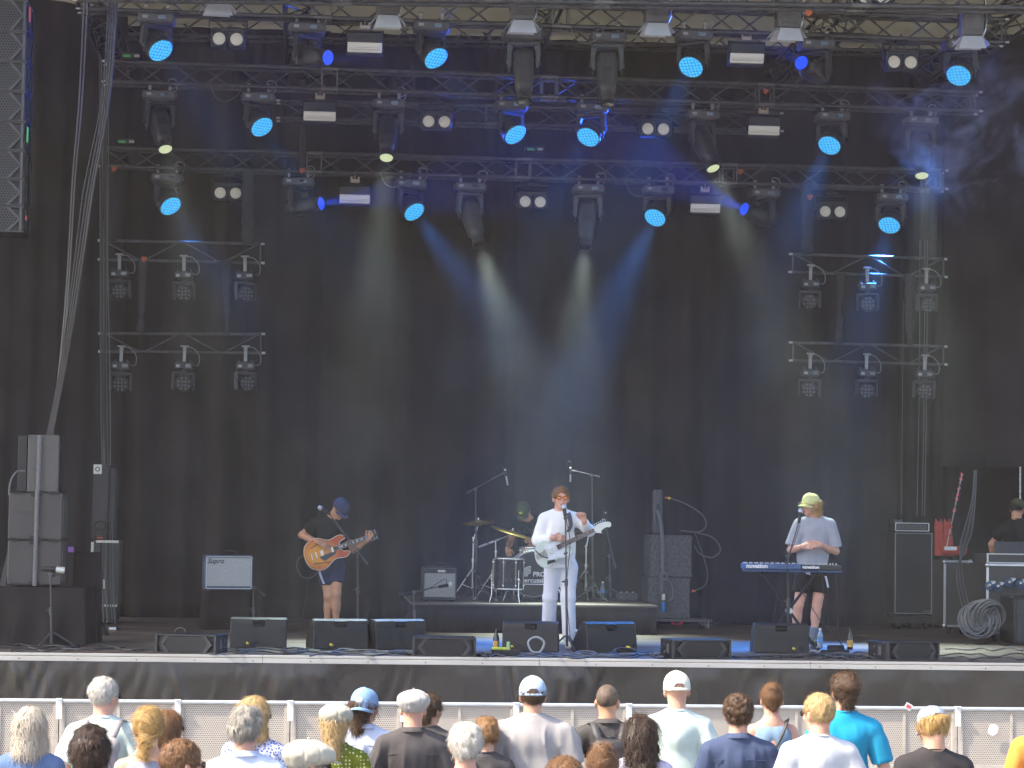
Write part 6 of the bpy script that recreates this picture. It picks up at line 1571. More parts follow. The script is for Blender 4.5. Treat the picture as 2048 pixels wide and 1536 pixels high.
            pr = capd(.012)+[ell((.01, -.115, .045), (.05, .045, .045), .03), cap((0, -.07, -.05), (0, -.04, -.12), .05, .045, .03), face]+ear; strand = dict(n=2470, ln=.06, wid=0.0030, curv=7, wave=.006, flow=lambda P: (hd+Rh@A_(.01, -.115, .045))-P); amp = .012; fq = 40
        elif hair == 'pony':
            pr = capd(.010)+[ell((0, -.105, -.055), (.035, .03, .03), .02), cap((0, -.11, -.06), (.0, -.12, -.17), .03, .02, .02), face, ell((0, .03, -.15), (.12, .1, .075), .02, None, True)]+ear; strand = dict(n=2280, ln=.08, wid=0.0029, curv=7, flow=lambda P: (hd+Rh@A_(0, -.11, -.06))-P); amp = .005
        if hat: pr = pr + [ell((0, -.01, .13), (.15, .17, .108), .01, None, True)]
        V, F = sdf_mesh(HS(pr), .0065 if detail else .009)
        if len(V):
            N = normals(V, F); V = V+N*(amp*vnoise(V*fq, seed))[:, None]; ps = [(V, F, 0)]
            if strand and not nohair_strands: ps.append(strands(V, F, seed=seed+3, **strand))
            np_obj('hair', ps, hm, t, k)
    if hat:
        hk, hmm = hat[0], hat[1]; o = dict(hat[2]) if len(hat) > 2 else {}; yaw = o.get('yaw', 0.0)
        Rc = Rh@rotm(yaw, o.get('tilt', 0.0))*o.get('size', 1.07); HC = hd+Rh@A_(0, -.012, .042)
        if hk == 'cap':
            b = MB(); ns, nr = 72, 22; Vc = []
            for i in range(nr+1):
                th = math.pi/2*i/nr
                for q in range(ns):
                    a = 2*math.pi*q/ns; x, y = math.sin(a), math.cos(a); seam = 1-.022*max(0, 1-abs((a/(math.pi/3)) % 1-.5)*-2-.0 if False else 1-min((a/(math.pi/3)) % 1, 1-(a/(math.pi/3)) % 1)*9)
                    z = math.cos(th)*(.094+.010*max(0, y)); rr = math.sin(th)**.75; Vc.append((x*.0885*rr*seam, y*(.108)*rr*seam, z-.008))
            for q in range(ns):
                a = 2*math.pi*q/ns; Vc.append((math.sin(a)*.0888, math.cos(a)*.1085, -.03))
            Fc = []
            for i in range(nr+1):
                for q in range(ns):
                    za = Vc[i*ns+q][2]; da = (q+.5-ns/2)*2*math.pi/ns
                    if not o.get('solid') and i < nr and za > -.012 and (da/.44)**2+((za+.014)/.038)**2 < 1: continue
                    Fc.append((i*ns+q, (i+1)*ns+q, (i+1)*ns+(q+1) % ns, i*ns+(q+1) % ns))
            b.add(Vc, Fc, True); b.ell((0, 0, .088), (.009, .009, .005), 10, 6)
            V, F = quads_of(b); co = np_obj('cap', [(V@Rc.T+HC, F, 0)], [hmm], t, k)
            b = MB(); nb = 15; Vb = []
            for rr, dz in ((.0, 0), (.035, .006), (.07, .002)):
                for q in range(nb):
                    a = math.pi*(q/(nb-1)-.5)*.86; x = math.sin(a); Vb.append((x*.086*(1-.10*rr/.07), math.cos(a)*.106+rr*(math.cos(a)**.6)*1.05, -.026+dz-.028*x*x-rr*.16))
            n0 = len(Vb); Vb += [(x, y, z-.004) for x, y, z in Vb]
            Fb = [(i*nb+q, i*nb+q+1, (i+1)*nb+q+1, (i+1)*nb+q) for i in range(2) for q in range(nb-1)]; Fb += [tuple(n0+i for i in f[::-1]) for f in Fb]; Fb += [(2*nb+q, 2*nb+q+1, n0+2*nb+q+1, n0+2*nb+q) for q in range(nb-1)]
            b.add(Vb, Fb, True); V, F = quads_of(b); np_obj('brim', [(V@Rc.T+HC, F, 0)], [o.get('brimm', hmm)], co, k)
            if not o.get('solid'):
                b = MB(); b.tube([(math.sin(a)*.0895, math.cos(a)*.1095, -.022) for a in np.linspace(math.pi*.8, math.pi*1.2, 9)], .0085, 6); V, F = quads_of(b); np_obj('back_strap', [(V@Rc.T+HC, F, 0)], [o.get('strap', hmm)], co, k)
            if o.get('patch'):
                b = MB(); b.ell((0, .102, .015), (.026, .012, .022), 12, 8); V, F = quads_of(b); np_obj('patch', [(V@Rc.T+HC, F, 0)], [o['patch']], co, k)
        else:
            g = [ell((0, -.010, .024), (.118, .144, .076), .03), ell((0, .06, .012), (.094, .088, .048), .03), ell((0, -.022, .0), (.098, .116, .085), .02), clip((0, 0, -.058), (0, 0, -1))]
            Rf = Rh@rotm(yaw, o.get('tilt', 0.0)); V, F = sdf_mesh(xform(g, Rf, HC), .007); N = normals(V, F); loc_ = (V-HC)@Rc; ang = np.arctan2(loc_[:, 0], loc_[:, 1]+.02); V = V+N*(-.004*np.clip(1-np.abs(((ang/(math.pi/4)) % 1)-.5)*9, 0, 1)+.004*vnoise(V*30, seed))[:, None]
            co = np_obj('flat_cap', [(V, F, 0)], [hmm], t, k)
            b = MB(); b.ell((0, .125, -.014), (.07, .05, .008), 16, 8, Matrix.Rotation(-.25, 3, 'X')); b.ell((0, -.010, .100), (.008, .008, .004), 8, 6); V, F = quads_of(b); np_obj('brim', [(V@Rc.T+HC, F, 0)], [hmm], co, k)
    if glasses:
        gm, lm = glasses; b = MB()
        for s in (-1, 1):
            b.tube([(s*.034+.025*math.copysign(abs(math.cos(a))**.6, math.cos(a)), .103-.006*abs(math.cos(a)*s+1)*.5, .0+.017*math.copysign(abs(math.sin(a))**.6, math.sin(a))) for a in np.linspace(0, 2*math.pi, 21)], .0028, 5)
            b.tube([(s*.06, .098, .008), (s*.079, .07, .009), (s*.083, -.01, .006)], .003, 5)
        b.tube([(-.01, .105, .004), (0, .108, .006), (.01, .105, .004)], .0025, 5)
        V, F = quads_of(b); go = np_obj('glasses', [(V@Rh.T+hd, F, 0)], [gm], t, k); b = MB()
        for s in (-1, 1): b.box((s*.034, .1015, .0), (.046, .003, .031), .001, rot=Matrix.Rotation(-s*.12, 3, 'Z'))
        V, F = quads_of(b); np_obj('lens', [(V@Rh.T+hd, F, 0)], [lm], go, k)
    if extra: extra(t, j, k, Rh, hd, fw, up)
    return t
# ------------------------------------------------------------------ the band
PI = math.pi
def jset(loc, k, d):
    L = np.array(loc); o = {}
    for a, v in d.items():
        w_ = np.array(at(v[0], v[1], L[1]+v[2]))-L; o[a] = A_(-w_[0], -w_[1], w_[2])/k
    return o
def dl(dx, up, cam_): return A_(-dx, cam_, up)
BLKCOT = cloth('washed_black', (.024, .023, .020)); WCOT = cloth('white_cotton', (.84, .83, .80), var=.03); WDEN = cloth('white_denim', (.69, .70, .735), var=.04); NAVYS = cloth('navy_shorts', (.035, .04, .085))
GRYT = cloth('light_grey_jersey', (.36, .37, .41)); BLKS = cloth('black_shorts', (.014, .014, .015)); NAVYC = cloth('navy_cap', (.05, .062, .12)); LEMON = cloth('lemon_cap', (.66, .66, .30)); OLIVE = cloth('dark_olive_cap', (.075, .085, .042))
SHOEW = mat('white_sneaker', (.62, .62, .6), .5); SHOEB = mat('black_sneaker', (.03, .03, .03), .5)
FRAMEB = mat('black_frames', (.015, .015, .015), .3); ORLENS = mat('orange_lens', (.62, .17, .03), .15); DKLENS = mat('dark_lens', (.012, .012, .014), .08, spec=.8)
# guitarist
l0 = fl(662, 1263); k = 1.84/1.8
J = jset(l0, k, dict(HD=(681, 1018, -.17), N=(664, 1036, -.05), C=(655, 1066, .0), W=(659, 1103, .04), P=(662, 1128, .05), SR=(630, 1047, -.02), SL=(688, 1052, -.08), ER=(603, 1070, .04), WR=(638, 1085, -.30), EL=(706, 1100, -.12), WL=(735, 1079, -.24),
     HR=(652, 1138, .05), HL=(674, 1138, .05), KR=(657, 1194, -.02), KL=(673, 1188, -.12), AR=(654, 1255, .03), AL=(671, 1256, -.05)))
def stripes(t, j, k, Rh, hd, fw, up):
    o = bpy.data.objects['shorts']
person('guitarist in a navy cap, black shirt and navy striped shorts', l0, PI, 1.84, 'warm', J, (.55, -.72, -.1), 'short', 'dark', ('cap', NAVYC, dict(solid=True)), ('tee', BLKCOT, dict(sleeve=.62, loose=1.02, hem=-.04, fold=.03)), ('shorts', NAVYS, dict(len=.58, loose=1.0)), None, detail=True,
       hands=dict(R=dict(d=dl(.88, -.42, .0), n=dl(-.1, -.25, -1), curl=.35), L=dict(d=dl(.45, .75, .15), n=dl(-.25, -.05, .95), curl=.85)), shoes=SHOEB, seed=11, group='musicians on the stage')
# singer
l0s = fl(1120, 1298); k = 1.84/1.8
J = jset(l0s, k, dict(HD=(1122, 997, -.03), N=(1119, 1027, .02), C=(1120, 1056, .0), W=(1121, 1092, .0), P=(1121, 1122, .0), SR=(1090, 1038, .0), SL=(1150, 1038, .0), ER=(1077, 1080, .0), WR=(1107, 1075, -.27), EL=(1176, 1061, -.06), WL=(1168, 1042, -.24),
     HR=(1106, 1136, 0), HL=(1138, 1136, 0), KR=(1100, 1194, .06), KL=(1136, 1194, -.03), AR=(1097, 1270, .22), AL=(1139, 1282, -.02)))
person('singer in white sweater and white jeans wearing orange tinted glasses', l0s, PI, 1.84, 'pink', J, (.04, .04, 0), 'short', 'sandy', None, ('long', WCOT, dict(loose=1.08, hem=-.085, sleeve=.92, fold=.028, fx=9)), ('trousers', WDEN, dict(loose=.98, flare=1.15, len=.99)), (FRAMEB, ORLENS), detail=True,
       hands=dict(R=dict(d=dl(.95, -.05, .0), n=dl(0, -.25, -1), curl=.5), L=dict(d=dl(-.2, .95, .1), n=dl(-.55, .0, .8), curl=1.05)), shoes=SHOEW, seed=5, group='musicians on the stage')
# keyboard player
l0k = fl(1613, 1292); k = 1.85/1.8
J = jset(l0k, k, dict(HD=(1621, 1010, -.04), N=(1629, 1038, .01), C=(1629, 1070, .0), W=(1626, 1106, .0), P=(1624, 1142, .0), SR=(1600, 1049, .0), SL=(1659, 1050, .0), ER=(1581, 1100, .0), WR=(1606, 1093, -.26), EL=(1672, 1103, .0), WL=(1641, 1090, -.27),
     HR=(1607, 1160, 0), HL=(1642, 1160, 0), KR=(1597, 1210, -.03), KL=(1634, 1210, -.03), AR=(1590, 1276, .04), AL=(1627, 1276, -.03)))
person('keyboard player with lemon cap, blond hair, grey shirt and black shorts', l0k, PI, 1.85, 'pink', J, (-1.1, -.08, 0), 'midlong', 'blond', ('cap', LEMON, dict(solid=True)), ('tee', GRYT, dict(loose=1.12, hem=-.05, sleeve=.86, cuff=1.15, fold=.026, fx=8)), ('shorts', BLKS, dict(len=.52, loose=1.0, socks=cloth('grey_sock', (.16, .18, .22)))), None, detail=True,
       hands=dict(R=dict(d=dl(.8, .05, .35), n=dl(.2, -.35, -.9), curl=.55), L=dict(d=dl(-.85, .05, .3), n=dl(-.2, -.45, -.8), curl=.6)), shoes=SHOEB, seed=8, group='musicians on the stage')
# drummer
l0d = Vector((at(1056, 1150, RISY+1.7).x, RISY+1.7, RZ)); k = 1.78/1.8
J = jset(l0d, k, dict(HD=(1047, 1023, -.20), N=(1058, 1040, -.06), C=(1057, 1072, .0), W=(1057, 1108, .05), P=(1056, 1140, .06), SR=(1034, 1050, -.06), SL=(1080, 1042, -.06), ER=(1022, 1082, .0), WR=(1015, 1098, -.30), EL=(1074, 1080, -.02), WL=(1049, 1104, -.34),
     HR=(1046, 1150, .05), HL=(1068, 1150, .05), KR=(1036, 1158, -.40), KL=(1080, 1158, -.40), AR=(1034, 1196, -.35), AL=(1084, 1196, -.35)))
person('drummer bending over the kit in a dark cap and black shirt', l0d, PI, 1.78, 'warm', J, (-.45, -.75, 0), 'short', 'dark', ('cap', OLIVE, dict(solid=True, patch=mat('yellow_patch', (.55, .62, .08), .6))), ('tee', BLKCOT, dict(sleeve=.62)), ('trousers', BLKS), None, detail=True,
       hands=dict(R=dict(d=dl(.1, -.6, .8), n=dl(.3, -.8, -.3), curl=.9), L=dict(d=dl(-.4, -.5, .6), n=dl(.2, -.8, -.4), curl=.9)), shoes=SHOEB, seed=4, group='musicians on the stage')
# white side stripes of the shorts
for nm, L_, dy, pts in (('guitarist', l0, -.115, [(638, 1140), (642, 1153), (648, 1168)]), ('keyboard', l0k, -.10, [(1651, 1152), (1654, 1164), (1656, 1175)])):
    o_ = [q for q in bpy.data.objects if q.name.split('.')[0] == 'shorts' and q.parent and nm in q.parent['label']][0]; pr = o_.parent
    b = MB(); band(b, [at(x, y, L_[1]+dy) for x, y in pts], .035, .006, Vector((.8, .5, 0)))
    Mi = (Matrix.Translation(pr.location) @ Matrix.Rotation(pr.rotation_euler[2], 4, 'Z')).inverted(); b.v = [tuple(Mi @ Vector(v)) for v in b.v]
    b.build('side_stripe', mat('stripe_white', (.62, .66, .72), .7), o_)
# technician behind the console
pt = at(2034, 1100, 30.6)
person('technician in black seen from behind at the console, cut by the frame edge', (pt.x, 30.6, FLOOR), -.35, 1.84, 'warm', dict(EL=(-.33, .02, 1.2), WL=(-.30, .16, 1.0), ER=(.3, .05, 1.2), WR=(.2, .3, 1.1)), (-.3, -.3, 0), 'short', 'black', ('cap', OLIVE, dict(solid=True)), ('tee', BLKS, dict(sleeve=.6)), ('trousers', BLKS), None, seed=2, group=None)
# ------------------------------------------------------------------ guitars (local x along the neck, z up, -y towards the audience)
def rotY(deg): return Matrix.Rotation(R_(-deg), 4, 'Y')
def neck(t, x0, x1, z, hw0, hw1, ym, board, binding, dots, y0):
    b = MB(); b.prism([(x0, -hw0), (x1, -hw1), (x1, hw1), (x0, hw0)], y0-.004, y0+.018, .003); b.build('neck', ym, t)
    b = MB(); b.prism([(x0-.09, -hw0*1.02), (x1, -hw1*.96), (x1, hw1*.96), (x0-.09, hw0*1.02)], y0-.010, y0-.004); fb = b.build('fretboard', board, t)
    b = MB(); n = 20; S = (x1-x0+.09)*1.32
    for i in range(1, n):
        x = x1-S*(1-2**(-i/12)); 
        if x > x0-.085:
            hw = hw1+(hw0-hw1)*(x1-x)/(x1-x0); b.box((x, y0-.0105, 0), (.0022, .002, hw*1.9))
    b.build('fret', STEEL, fb)
    if dots:
        b = MB()
        for i in (1, 3, 5, 7, 9, 12, 15, 17):
            x = x1-S*(1-2**(-(i-.5)/12)); 
            if x > x0-.08: b.box((x, y0-.0108, 0), (.016 if binding else .006, .0015, .026 if binding else .006))
        b.build('inlay', mat('pearl_inlay', (.7, .7, .66), .3), fb)
    if binding:
        b = MB()
        for s in (-1, 1): b.ring((x0-.09, y0-.006, s*hw0*1.02), (x1, y0-.006, s*hw1*.96), .0022, seg=6)
        b.build('binding', mat('cream_binding', (.75, .68, .55), .4), fb)
    b = MB()
    for s in range(6):
        f = (s-2.5)/2.5; b.ring((x0-.26, y0-.019, f*.026), (x1, y0-.014, f*hw1*.8), .0007, seg=4, caps=False)
    b.build('string_run', STEEL, t)
# semi hollow guitar
gY = l0.y-.235
gc = at(641, 1107, gY); t = thing('semi_hollow_guitar', 'sunburst semi hollow guitar with f holes hung on the guitarist', 'guitar', gc)
half = [(-.205, 0), (-.198, .07), (-.165, .14), (-.10, .187), (-.03, .203), (.04, .188), (.10, .150), (.155, .127), (.205, .130), (.262, .143), (.315, .138), (.352, .110), (.348, .082), (.318, .074), (.285, .064), (.262, .036), (.258, .0)]
full = half[:-1] + [(.258, .012), (.258, -.012)] + [(x, -z) for x, z in half[1:-1]][::-1]
outl = [(p.x, p.y) for p in closed_pts([(x, z, 0) for x, z in full], 130)]
T4 = rotY(20)
def gbuild(b, n, m, tt): b.v = [tuple(T4 @ Vector(v)) for v in b.v]; return b.build(n, m, tt)
sb = bpy.data.materials.new('sunburst_finish'); sb.use_nodes = True; n_ = sb.node_tree; bs = n_.nodes['Principled BSDF']; bs.inputs['Roughness'].default_value = .25; bs.inputs['Coat Weight'].default_value = .4
tc = n_.nodes.new('ShaderNodeTexCoord'); mp = n_.nodes.new('ShaderNodeMapping'); mp.inputs['Rotation'].default_value = (0, R_(20), 0); mp.inputs['Scale'].default_value = (3.6, 0, 4.6); mp.inputs['Location'].default_value = (.10, 0, 0)
gr = n_.nodes.new('ShaderNodeTexGradient'); gr.gradient_type = 'SPHERICAL'; rp = n_.nodes.new('ShaderNodeValToRGB')
n_.links.new(tc.outputs['Object'], mp.inputs[0]); n_.links.new(mp.outputs[0], gr.inputs[0]); n_.links.new(gr.outputs['Fac'], rp.inputs[0]); n_.links.new(rp.outputs[0], bs.inputs['Base Color'])
e = rp.color_ramp.elements; e[0].position = .0; e[0].color = (.46, .07, .014, 1); e[1].position = .6; e[1].color = (.74, .30, .03, 1)
b = MB(); b.prism(outl, -.022, .022, .006); gbuild(b, 'body', sb, t)
b = MB(); P = [(x, -.0195, z) for x, z in outl]; b.tube(P+[P[0]], .0042, 6); P = [(x, .0195, z) for x, z in outl]; b.tube(P+[P[0]], .004, 6); gbuild(b, 'binding', mat('cream_binding', (.75, .68, .55), .4), t)
t2 = bpy.data.objects.new('neck_frame', None)
def gneck(tt, *a):
    pre = set(tt.children_recursive); neck(tt, *a)
    for o in set(tt.children_recursive)-pre: o.data.transform(T4)
gneck(t, .26, .625, 0, .028, .0215, mat('mahogany_neck', (.20, .06, .025), .35), mat('rosewood', (.07, .035, .02), .5), True, True, -.025)
b = MB(); b.prism([(.62, -.022), (.66, -.036), (.74, -.034), (.775, -.02), (.765, .0), (.775, .02), (.74, .034), (.66, .036), (.62, .022)], -.022, -.006, .003); gbuild(b, 'headstock', BLACK, t)
b = MB()
for i in range(3):
    for s in (-1, 1): x = .665+i*.036; b.ring((x, -.024, s*.024), (x, -.03, s*.024), .006, seg=8); b.ring((x, -.015, s*.036), (x, -.015, s*.05), .004, seg=6); b.ell((x, -.015, s*.056), (.010, .008, .008), 8, 6)
gbuild(b, 'tuning_peg', CHROME, t)
b = MB()
for x in (.16, .02): b.box((x, -.028, 0), (.042, .012, .075), .005)
gbuild(b, 'pickup', CHROME, t)
b = MB(); b.box((-.055, -.03, 0), (.018, .014, .085), .003); b.box((-.115, -.03, 0), (.016, .014, .095), .004); gbuild(b, 'bridge', CHROME, t)
b = MB(); b.prism([(.20, -.032), (.03, -.032), (-.03, -.045), (.02, -.105), (.11, -.085), (.185, -.06)], -.03, -.027); gbuild(b, 'pickguard', mat('dark_pickguard', (.045, .05, .06), .3), t)
b = MB()
for s in (-1, 1): b.tube(smooth_pts([(-.10, -.0225, s*.112), (-.085, -.0225, s*.1), (-.03, -.0225, s*.118), (.03, -.0225, s*.124), (.075, -.0225, s*.145), (.085, -.0225, s*.13)], 24), .005, 6, None)
gbuild(b, 'f_hole', BLACK, t)
b = MB()
for x, z in ((-.11, -.10), (-.06, -.145), (-.155, -.125), (-.12, -.165)): b.ring((x, -.022, z), (x, -.036, z), .012, .010, seg=12)
gbuild(b, 'control_knob', mat('amber_knob', (.22, .08, .02), .3), t)
b = MB(); q = lambda px, py, dy: at(px, py, l0.y+dy)-gc
band(b, [q(684, 1062, -.24), q(676, 1050, -.20), q(668, 1040, -.12), q(662, 1034, .02), q(650, 1042, .12)], .045, .004, Vector((.8, 0, .55))); b.build('strap', mat('dark_strap', (.03, .03, .035), .7), t)
cable('guitar cable looping from the semi hollow guitar to the floor', [at(608, 1111, gY), at(597, 1118, gY-.05), at(594, 1135, gY-.05), at(604, 1153, gY-.02), at(620, 1156, gY), at(636, 1145, gY+.05), at(640, 1136, gY+.1)], .006, CG)
cable('thin cable hanging from the guitarist to the floor', [at(618, 1150, gY+.3), at(612, 1200, gY+.3), at(605, 1235, gY+.3), fl(602, 1262)], .005, CABLE)
# offset solid guitar of the singer
gY = l0s.y-.225
gc = at(1104, 1100, gY); t = thing('offset_guitar', 'pale green offset electric guitar with tortoiseless white pickguard hung on the singer', 'guitar', gc)
t['label'] = 'pale offset electric guitar with white headstock hung on the singer'
T4 = rotY(26)
outl = [(p.x, p.y) for p in closed_pts([(x, z, 0) for x, z in [(-.215, -.04), (-.19, .06), (-.12, .125), (-.05, .135), (.02, .108), (.08, .105), (.14, .135), (.20, .145), (.235, .122), (.225, .095), (.175, .07), (.15, .03), (.148, -.02), (.165, -.055), (.205, -.08), (.21, -.11), (.175, -.142), (.11, -.15), (.05, -.128), (-.01, -.12), (-.07, -.15), (-.13, -.162), (-.19, -.12)]], 140)]
PALEG = mat('pale_sage_lacquer', (.55, .62, .54), .2, var=.03, coat=.5)
b = MB(); b.prism(outl, -.02, .022, .007); gbuild(b, 'body', PALEG, t)
b = MB(); b.prism([(p.x, p.y) for p in closed_pts([(.15, .09, 0), (.16, .03, 0), (.15, -.05, 0), (.16, -.11, 0), (.10, -.125, 0), (.02, -.095, 0), (-.06, -.10, 0), (-.10, -.06, 0), (-.06, .0, 0), (-.06, .085, 0), (.03, .075, 0)], 66)], -.0225, -.0195); gbuild(b, 'pickguard', mat('pearl_white_guard', (.66, .70, .74), .25), t)
gneck(t, .15, .525, 0, .028, .0215, mat('maple_neck', (.55, .36, .14), .35), mat('rosewood', (.07, .035, .02), .5), False, True, -.022)
b = MB(); b.prism([(p.x, p.y) for p in closed_pts([(.52, -.022, 0), (.56, -.05, 0), (.585, -.062, 0), (.60, -.04, 0), (.66, -.028, 0), (.70, -.045, 0), (.725, -.03, 0), (.73, .0, 0), (.705, .022, 0), (.66, .035, 0), (.60, .042, 0), (.55, .035, 0), (.52, .022, 0)], 66)], -.02, -.006, .002); gbuild(b, 'headstock', mat('white_headstock', (.70, .72, .64), .3), t)
b = MB()
for i in range(6): x = .555+i*.026; b.ring((x, -.02, .02-.0*i), (x, -.027, .02), .005, seg=8); b.ring((x, -.013, .035), (x, -.013, .052), .0035, seg=6); b.ell((x, -.013, .058), (.008, .007, .008), 8, 6)
gbuild(b, 'tuning_peg', STEEL, t)
b = MB()
for x in (.10, -.02): b.box((x, -.025, 0), (.04, .01, .08), .006)
gbuild(b, 'pickup', mat('white_pickup', (.7, .7, .66), .35), t)
b = MB(); b.prism([(.10, -.085), (.145, -.085), (.145, -.11), (.10, -.11)], -.027, -.022, .003); b.prism([(-.10, -.085), (-.02, -.105), (-.02, -.135), (-.12, -.125)], -.026, -.021, .003); gbuild(b, 'control_plate', mat('dark_control_plate', (.05, .055, .06), .3, .4), t)
b = MB(); b.prism([(-.20, -.03), (-.11, -.03), (-.10, .03), (-.20, .03)], -.026, -.021, .003); b.box((-.085, -.028, 0), (.025, .014, .075), .003); gbuild(b, 'tremolo_plate', mat('aged_chrome', (.35, .36, .34), .3, .9), t)
b = MB()
for x, z in ((-.085, -.115), (-.06, -.12)): b.ring((x, -.026, z), (x, -.036, z), .009, seg=10)
gbuild(b, 'control_knob', BLACK, t)
b = MB(); q = lambda px, py, dy: at(px, py, l0s.y+dy)-gc
band(b, [q(1136, 1064, -.22), q(1141, 1052, -.19), q(1140, 1038, -.15), q(1137, 1027, -.08), q(1133, 1023, .03), q(1120, 1034, .14)], .05, .004, Vector((.95, 0, .2))); b.build('strap', mat('slate_strap', (.06, .07, .085), .7), t)
cable('guitar cable clipped across the pale guitar body', [at(1070, 1100, gY-.02), at(1076, 1106, gY-.05), at(1086, 1113, gY-.05), at(1096, 1116, gY-.03)], .005, CABLE)
# ------------------------------------------------------------------ the crowd, seen from behind
def crowd(label, px, py, s, rz=0.0, head=(0, 0, 0), capadd=.0, **kw):
    d = FPX/s; p = at(px, py, d*1.0); H = p.z-capadd
    return person(label, (p.x, p.y, 0), rz-.05, H, head=head, **kw), p
DEN = cloth('blue_denim', (.10, .16, .30)); JEANS = cloth('jeans', (.06, .09, .16)); MINT = cloth('pale_mint_cotton', (.58, .68, .62)); GREYT = cloth('warm_grey_cotton', (.36, .34, .335)); CHAR = cloth('charcoal_cotton', (.075, .068, .068))
LBLUE = cloth('light_blue_shirt', (.54, .60, .74)); PALEB = cloth('pale_blue_linen', (.60, .66, .78)); NAVY = cloth('navy_shirt', (.055, .075, .14)); BLUET = cloth('steel_blue_top', (.20, .30, .42)); WHT = cloth('white_tee', (.64, .65, .67)); TEAL = cloth('teal_jersey', (.015, .30, .50))
HOOD = cloth('black_hoodie', (.040, .036, .037)); ORG = cloth('orange_shirt', (.75, .30, .06)); LILAC = cloth('lilac_top', (.55, .50, .62)); STRIPE = cloth('grey_blue_top', (.25, .27, .34))
DOTG = pattern_mat('green_dotted_shirt', (.13, .15, .015), (.55, .55, .25), 42, .26, .12); BLUEP = pattern_mat('blue_blotch_dress', (.50, .54, .70), (.09, .12, .36), 60, .40, .9)
FLATG = cloth('grey_linen_cap', (.42, .40, .37), var=.05); FLATB = cloth('beige_linen_cap', (.46, .43, .35), var=.05); FLATO = cloth('greige_cap', (.40, .38, .31), var=.05); CAPB = cloth('faded_denim_cap', (.20, .33, .52)); CAPL = cloth('light_blue_cap', (.42, .55, .70)); CAPW = cloth('off_white_cap', (.72, .74, .62)); CAPG = cloth('grey_blue_cap', (.25, .29, .36))
crowd('woman with silver bob and blue denim shirt with orange straps', 62, 1414, 315, .0, (-.1, 0, 0), hair='bob', hairc='silver', shirt=('long', DEN, dict(collar=True)), legs=('t', JEANS), fem=True, seed=21)
p1 = crowd('white haired man in pale mint shirt and sunglasses wearing a grey backpack', 210, 1353, 288, .0, (-.5, .02, 0), hair='short', hairc='white', shirt=('tee', MINT, dict(sleeve=.7, loose=1.05)), legs=('t', JEANS), glasses=(FRAMEB, DKLENS), build=1.0, skn='pink', seed=22)[1]
crowd('man with dark tousled hair low in front of the grey backpack', 181, 1458, 385, .0, (.05, 0, 0), hair='messy', hairc='dark', shirt=('tee', WHT), legs=('t', JEANS), skn='tan', seed=23)
crowd('woman with blond ponytail and bare shoulders in a striped top', 298, 1414, 318, .05, (-.15, 0, 0), hair='pony', hairc='blond', shirt=('tank', STRIPE), legs=('t', JEANS), fem=True, seed=24)
crowd('woman with brown hair and sunglasses in profile beside the blond ponytail', 338, 1421, 285, -.3, (-.75, 0, 0), hair='long', hairc='ginger', shirt=('tee', CHAR), legs=('t', JEANS), fem=True, glasses=(FRAMEB, DKLENS), seed=25)
crowd('man with sandy cropped hair and thin glasses turned to the right', 366, 1478, 385, -.2, (-.85, 0, 0), hair='short', hairc='ginger', shirt=('tee', CHAR), legs=('t', JEANS), glasses=(mat('thin_brown_frames', (.12, .05, .03), .3), mat('clear_lens', (.5, .5, .5), .1)), skn='pink', seed=26)
crowd('man with grey hair in a light blue collared shirt', 492, 1417, 325, .0, (-.3, 0, 0), hair='messy', hairc='grey', shirt=('long', PALEB, dict(collar=True, yoke=1.40)), legs=('t', JEANS), skn='pink', seed=27)
crowd('blonde woman in sunglasses and blue patterned dress', 511, 1394, 296, -.1, (-.6, 0, 0), hair='bob', hairc='paleblond', shirt=('long', BLUEP, dict(loose=1.05)), legs=('t', JEANS), fem=True, glasses=(FRAMEB, DKLENS), seed=28)
crowd('person with greige flat cap and green dotted shirt', 673, 1403, 300, .0, (-.2, -.05, 0), capadd=.02, hair='midlong', hairc='paleblond', hat=('flat', FLATO), shirt=('tee', DOTG, dict(collar=True, sleeve=.7)), legs=('t', JEANS), fem=True, seed=29)
crowd('man with beige flat cap and sunglasses, low at the bottom edge', 620, 1474, 372, -.4, (-.8, -.05, 0), capadd=.02, hair='short', hairc='grey', hat=('flat', FLATB), shirt=('tee', CHAR), legs=('t', JEANS), glasses=(FRAMEB, DKLENS), skn='tan', seed=30)
crowd('long haired man with backward denim cap and pale blue shirt', 731, 1374, 278, -.1, (-.55, 0, 0), capadd=.015, hair='midlong', hairc='brown', hat=('cap', CAPB, dict(yaw=PI+.35, solid=True, patch=WHITE, size=1.16)), shirt=('long', LBLUE, dict(yoke=1.40, collar=True)), legs=('t', JEANS), seed=31)
crowd('bald man with light grey flat cap and charcoal shirt', 827, 1375, 288, .0, (.05, -.03, 0), capadd=.02, hat=('flat', FLATG), shirt=('long', CHAR, dict(collar=True, yoke=1.37, loose=1.08)), legs=('t', JEANS), build=1.06, skn='pink', seed=32)
crowd('brown haired woman half hidden behind the light grey flat cap', 862, 1389, 262, -.2, (-.5, 0, 0), hair='lowbun', hairc='brown', shirt=('tee', CHAR), legs=('t', JEANS), fem=True, seed=33)
crowd('person with tousled white hair low between charcoal and grey shirts', 932, 1449, 340, .0, (.05, 0, 0), hair='messy', hairc='white', shirt=('tee', CHAR), legs=('t', JEANS), skn='pink', seed=34)
crowd('boy with short brown hair in a grey shirt', 973, 1437, 285, .0, (0, 0, 0), hair='messy', hairc='sandy', shirt=('tee', CHAR), legs=('t', JEANS), build=.86, seed=35)
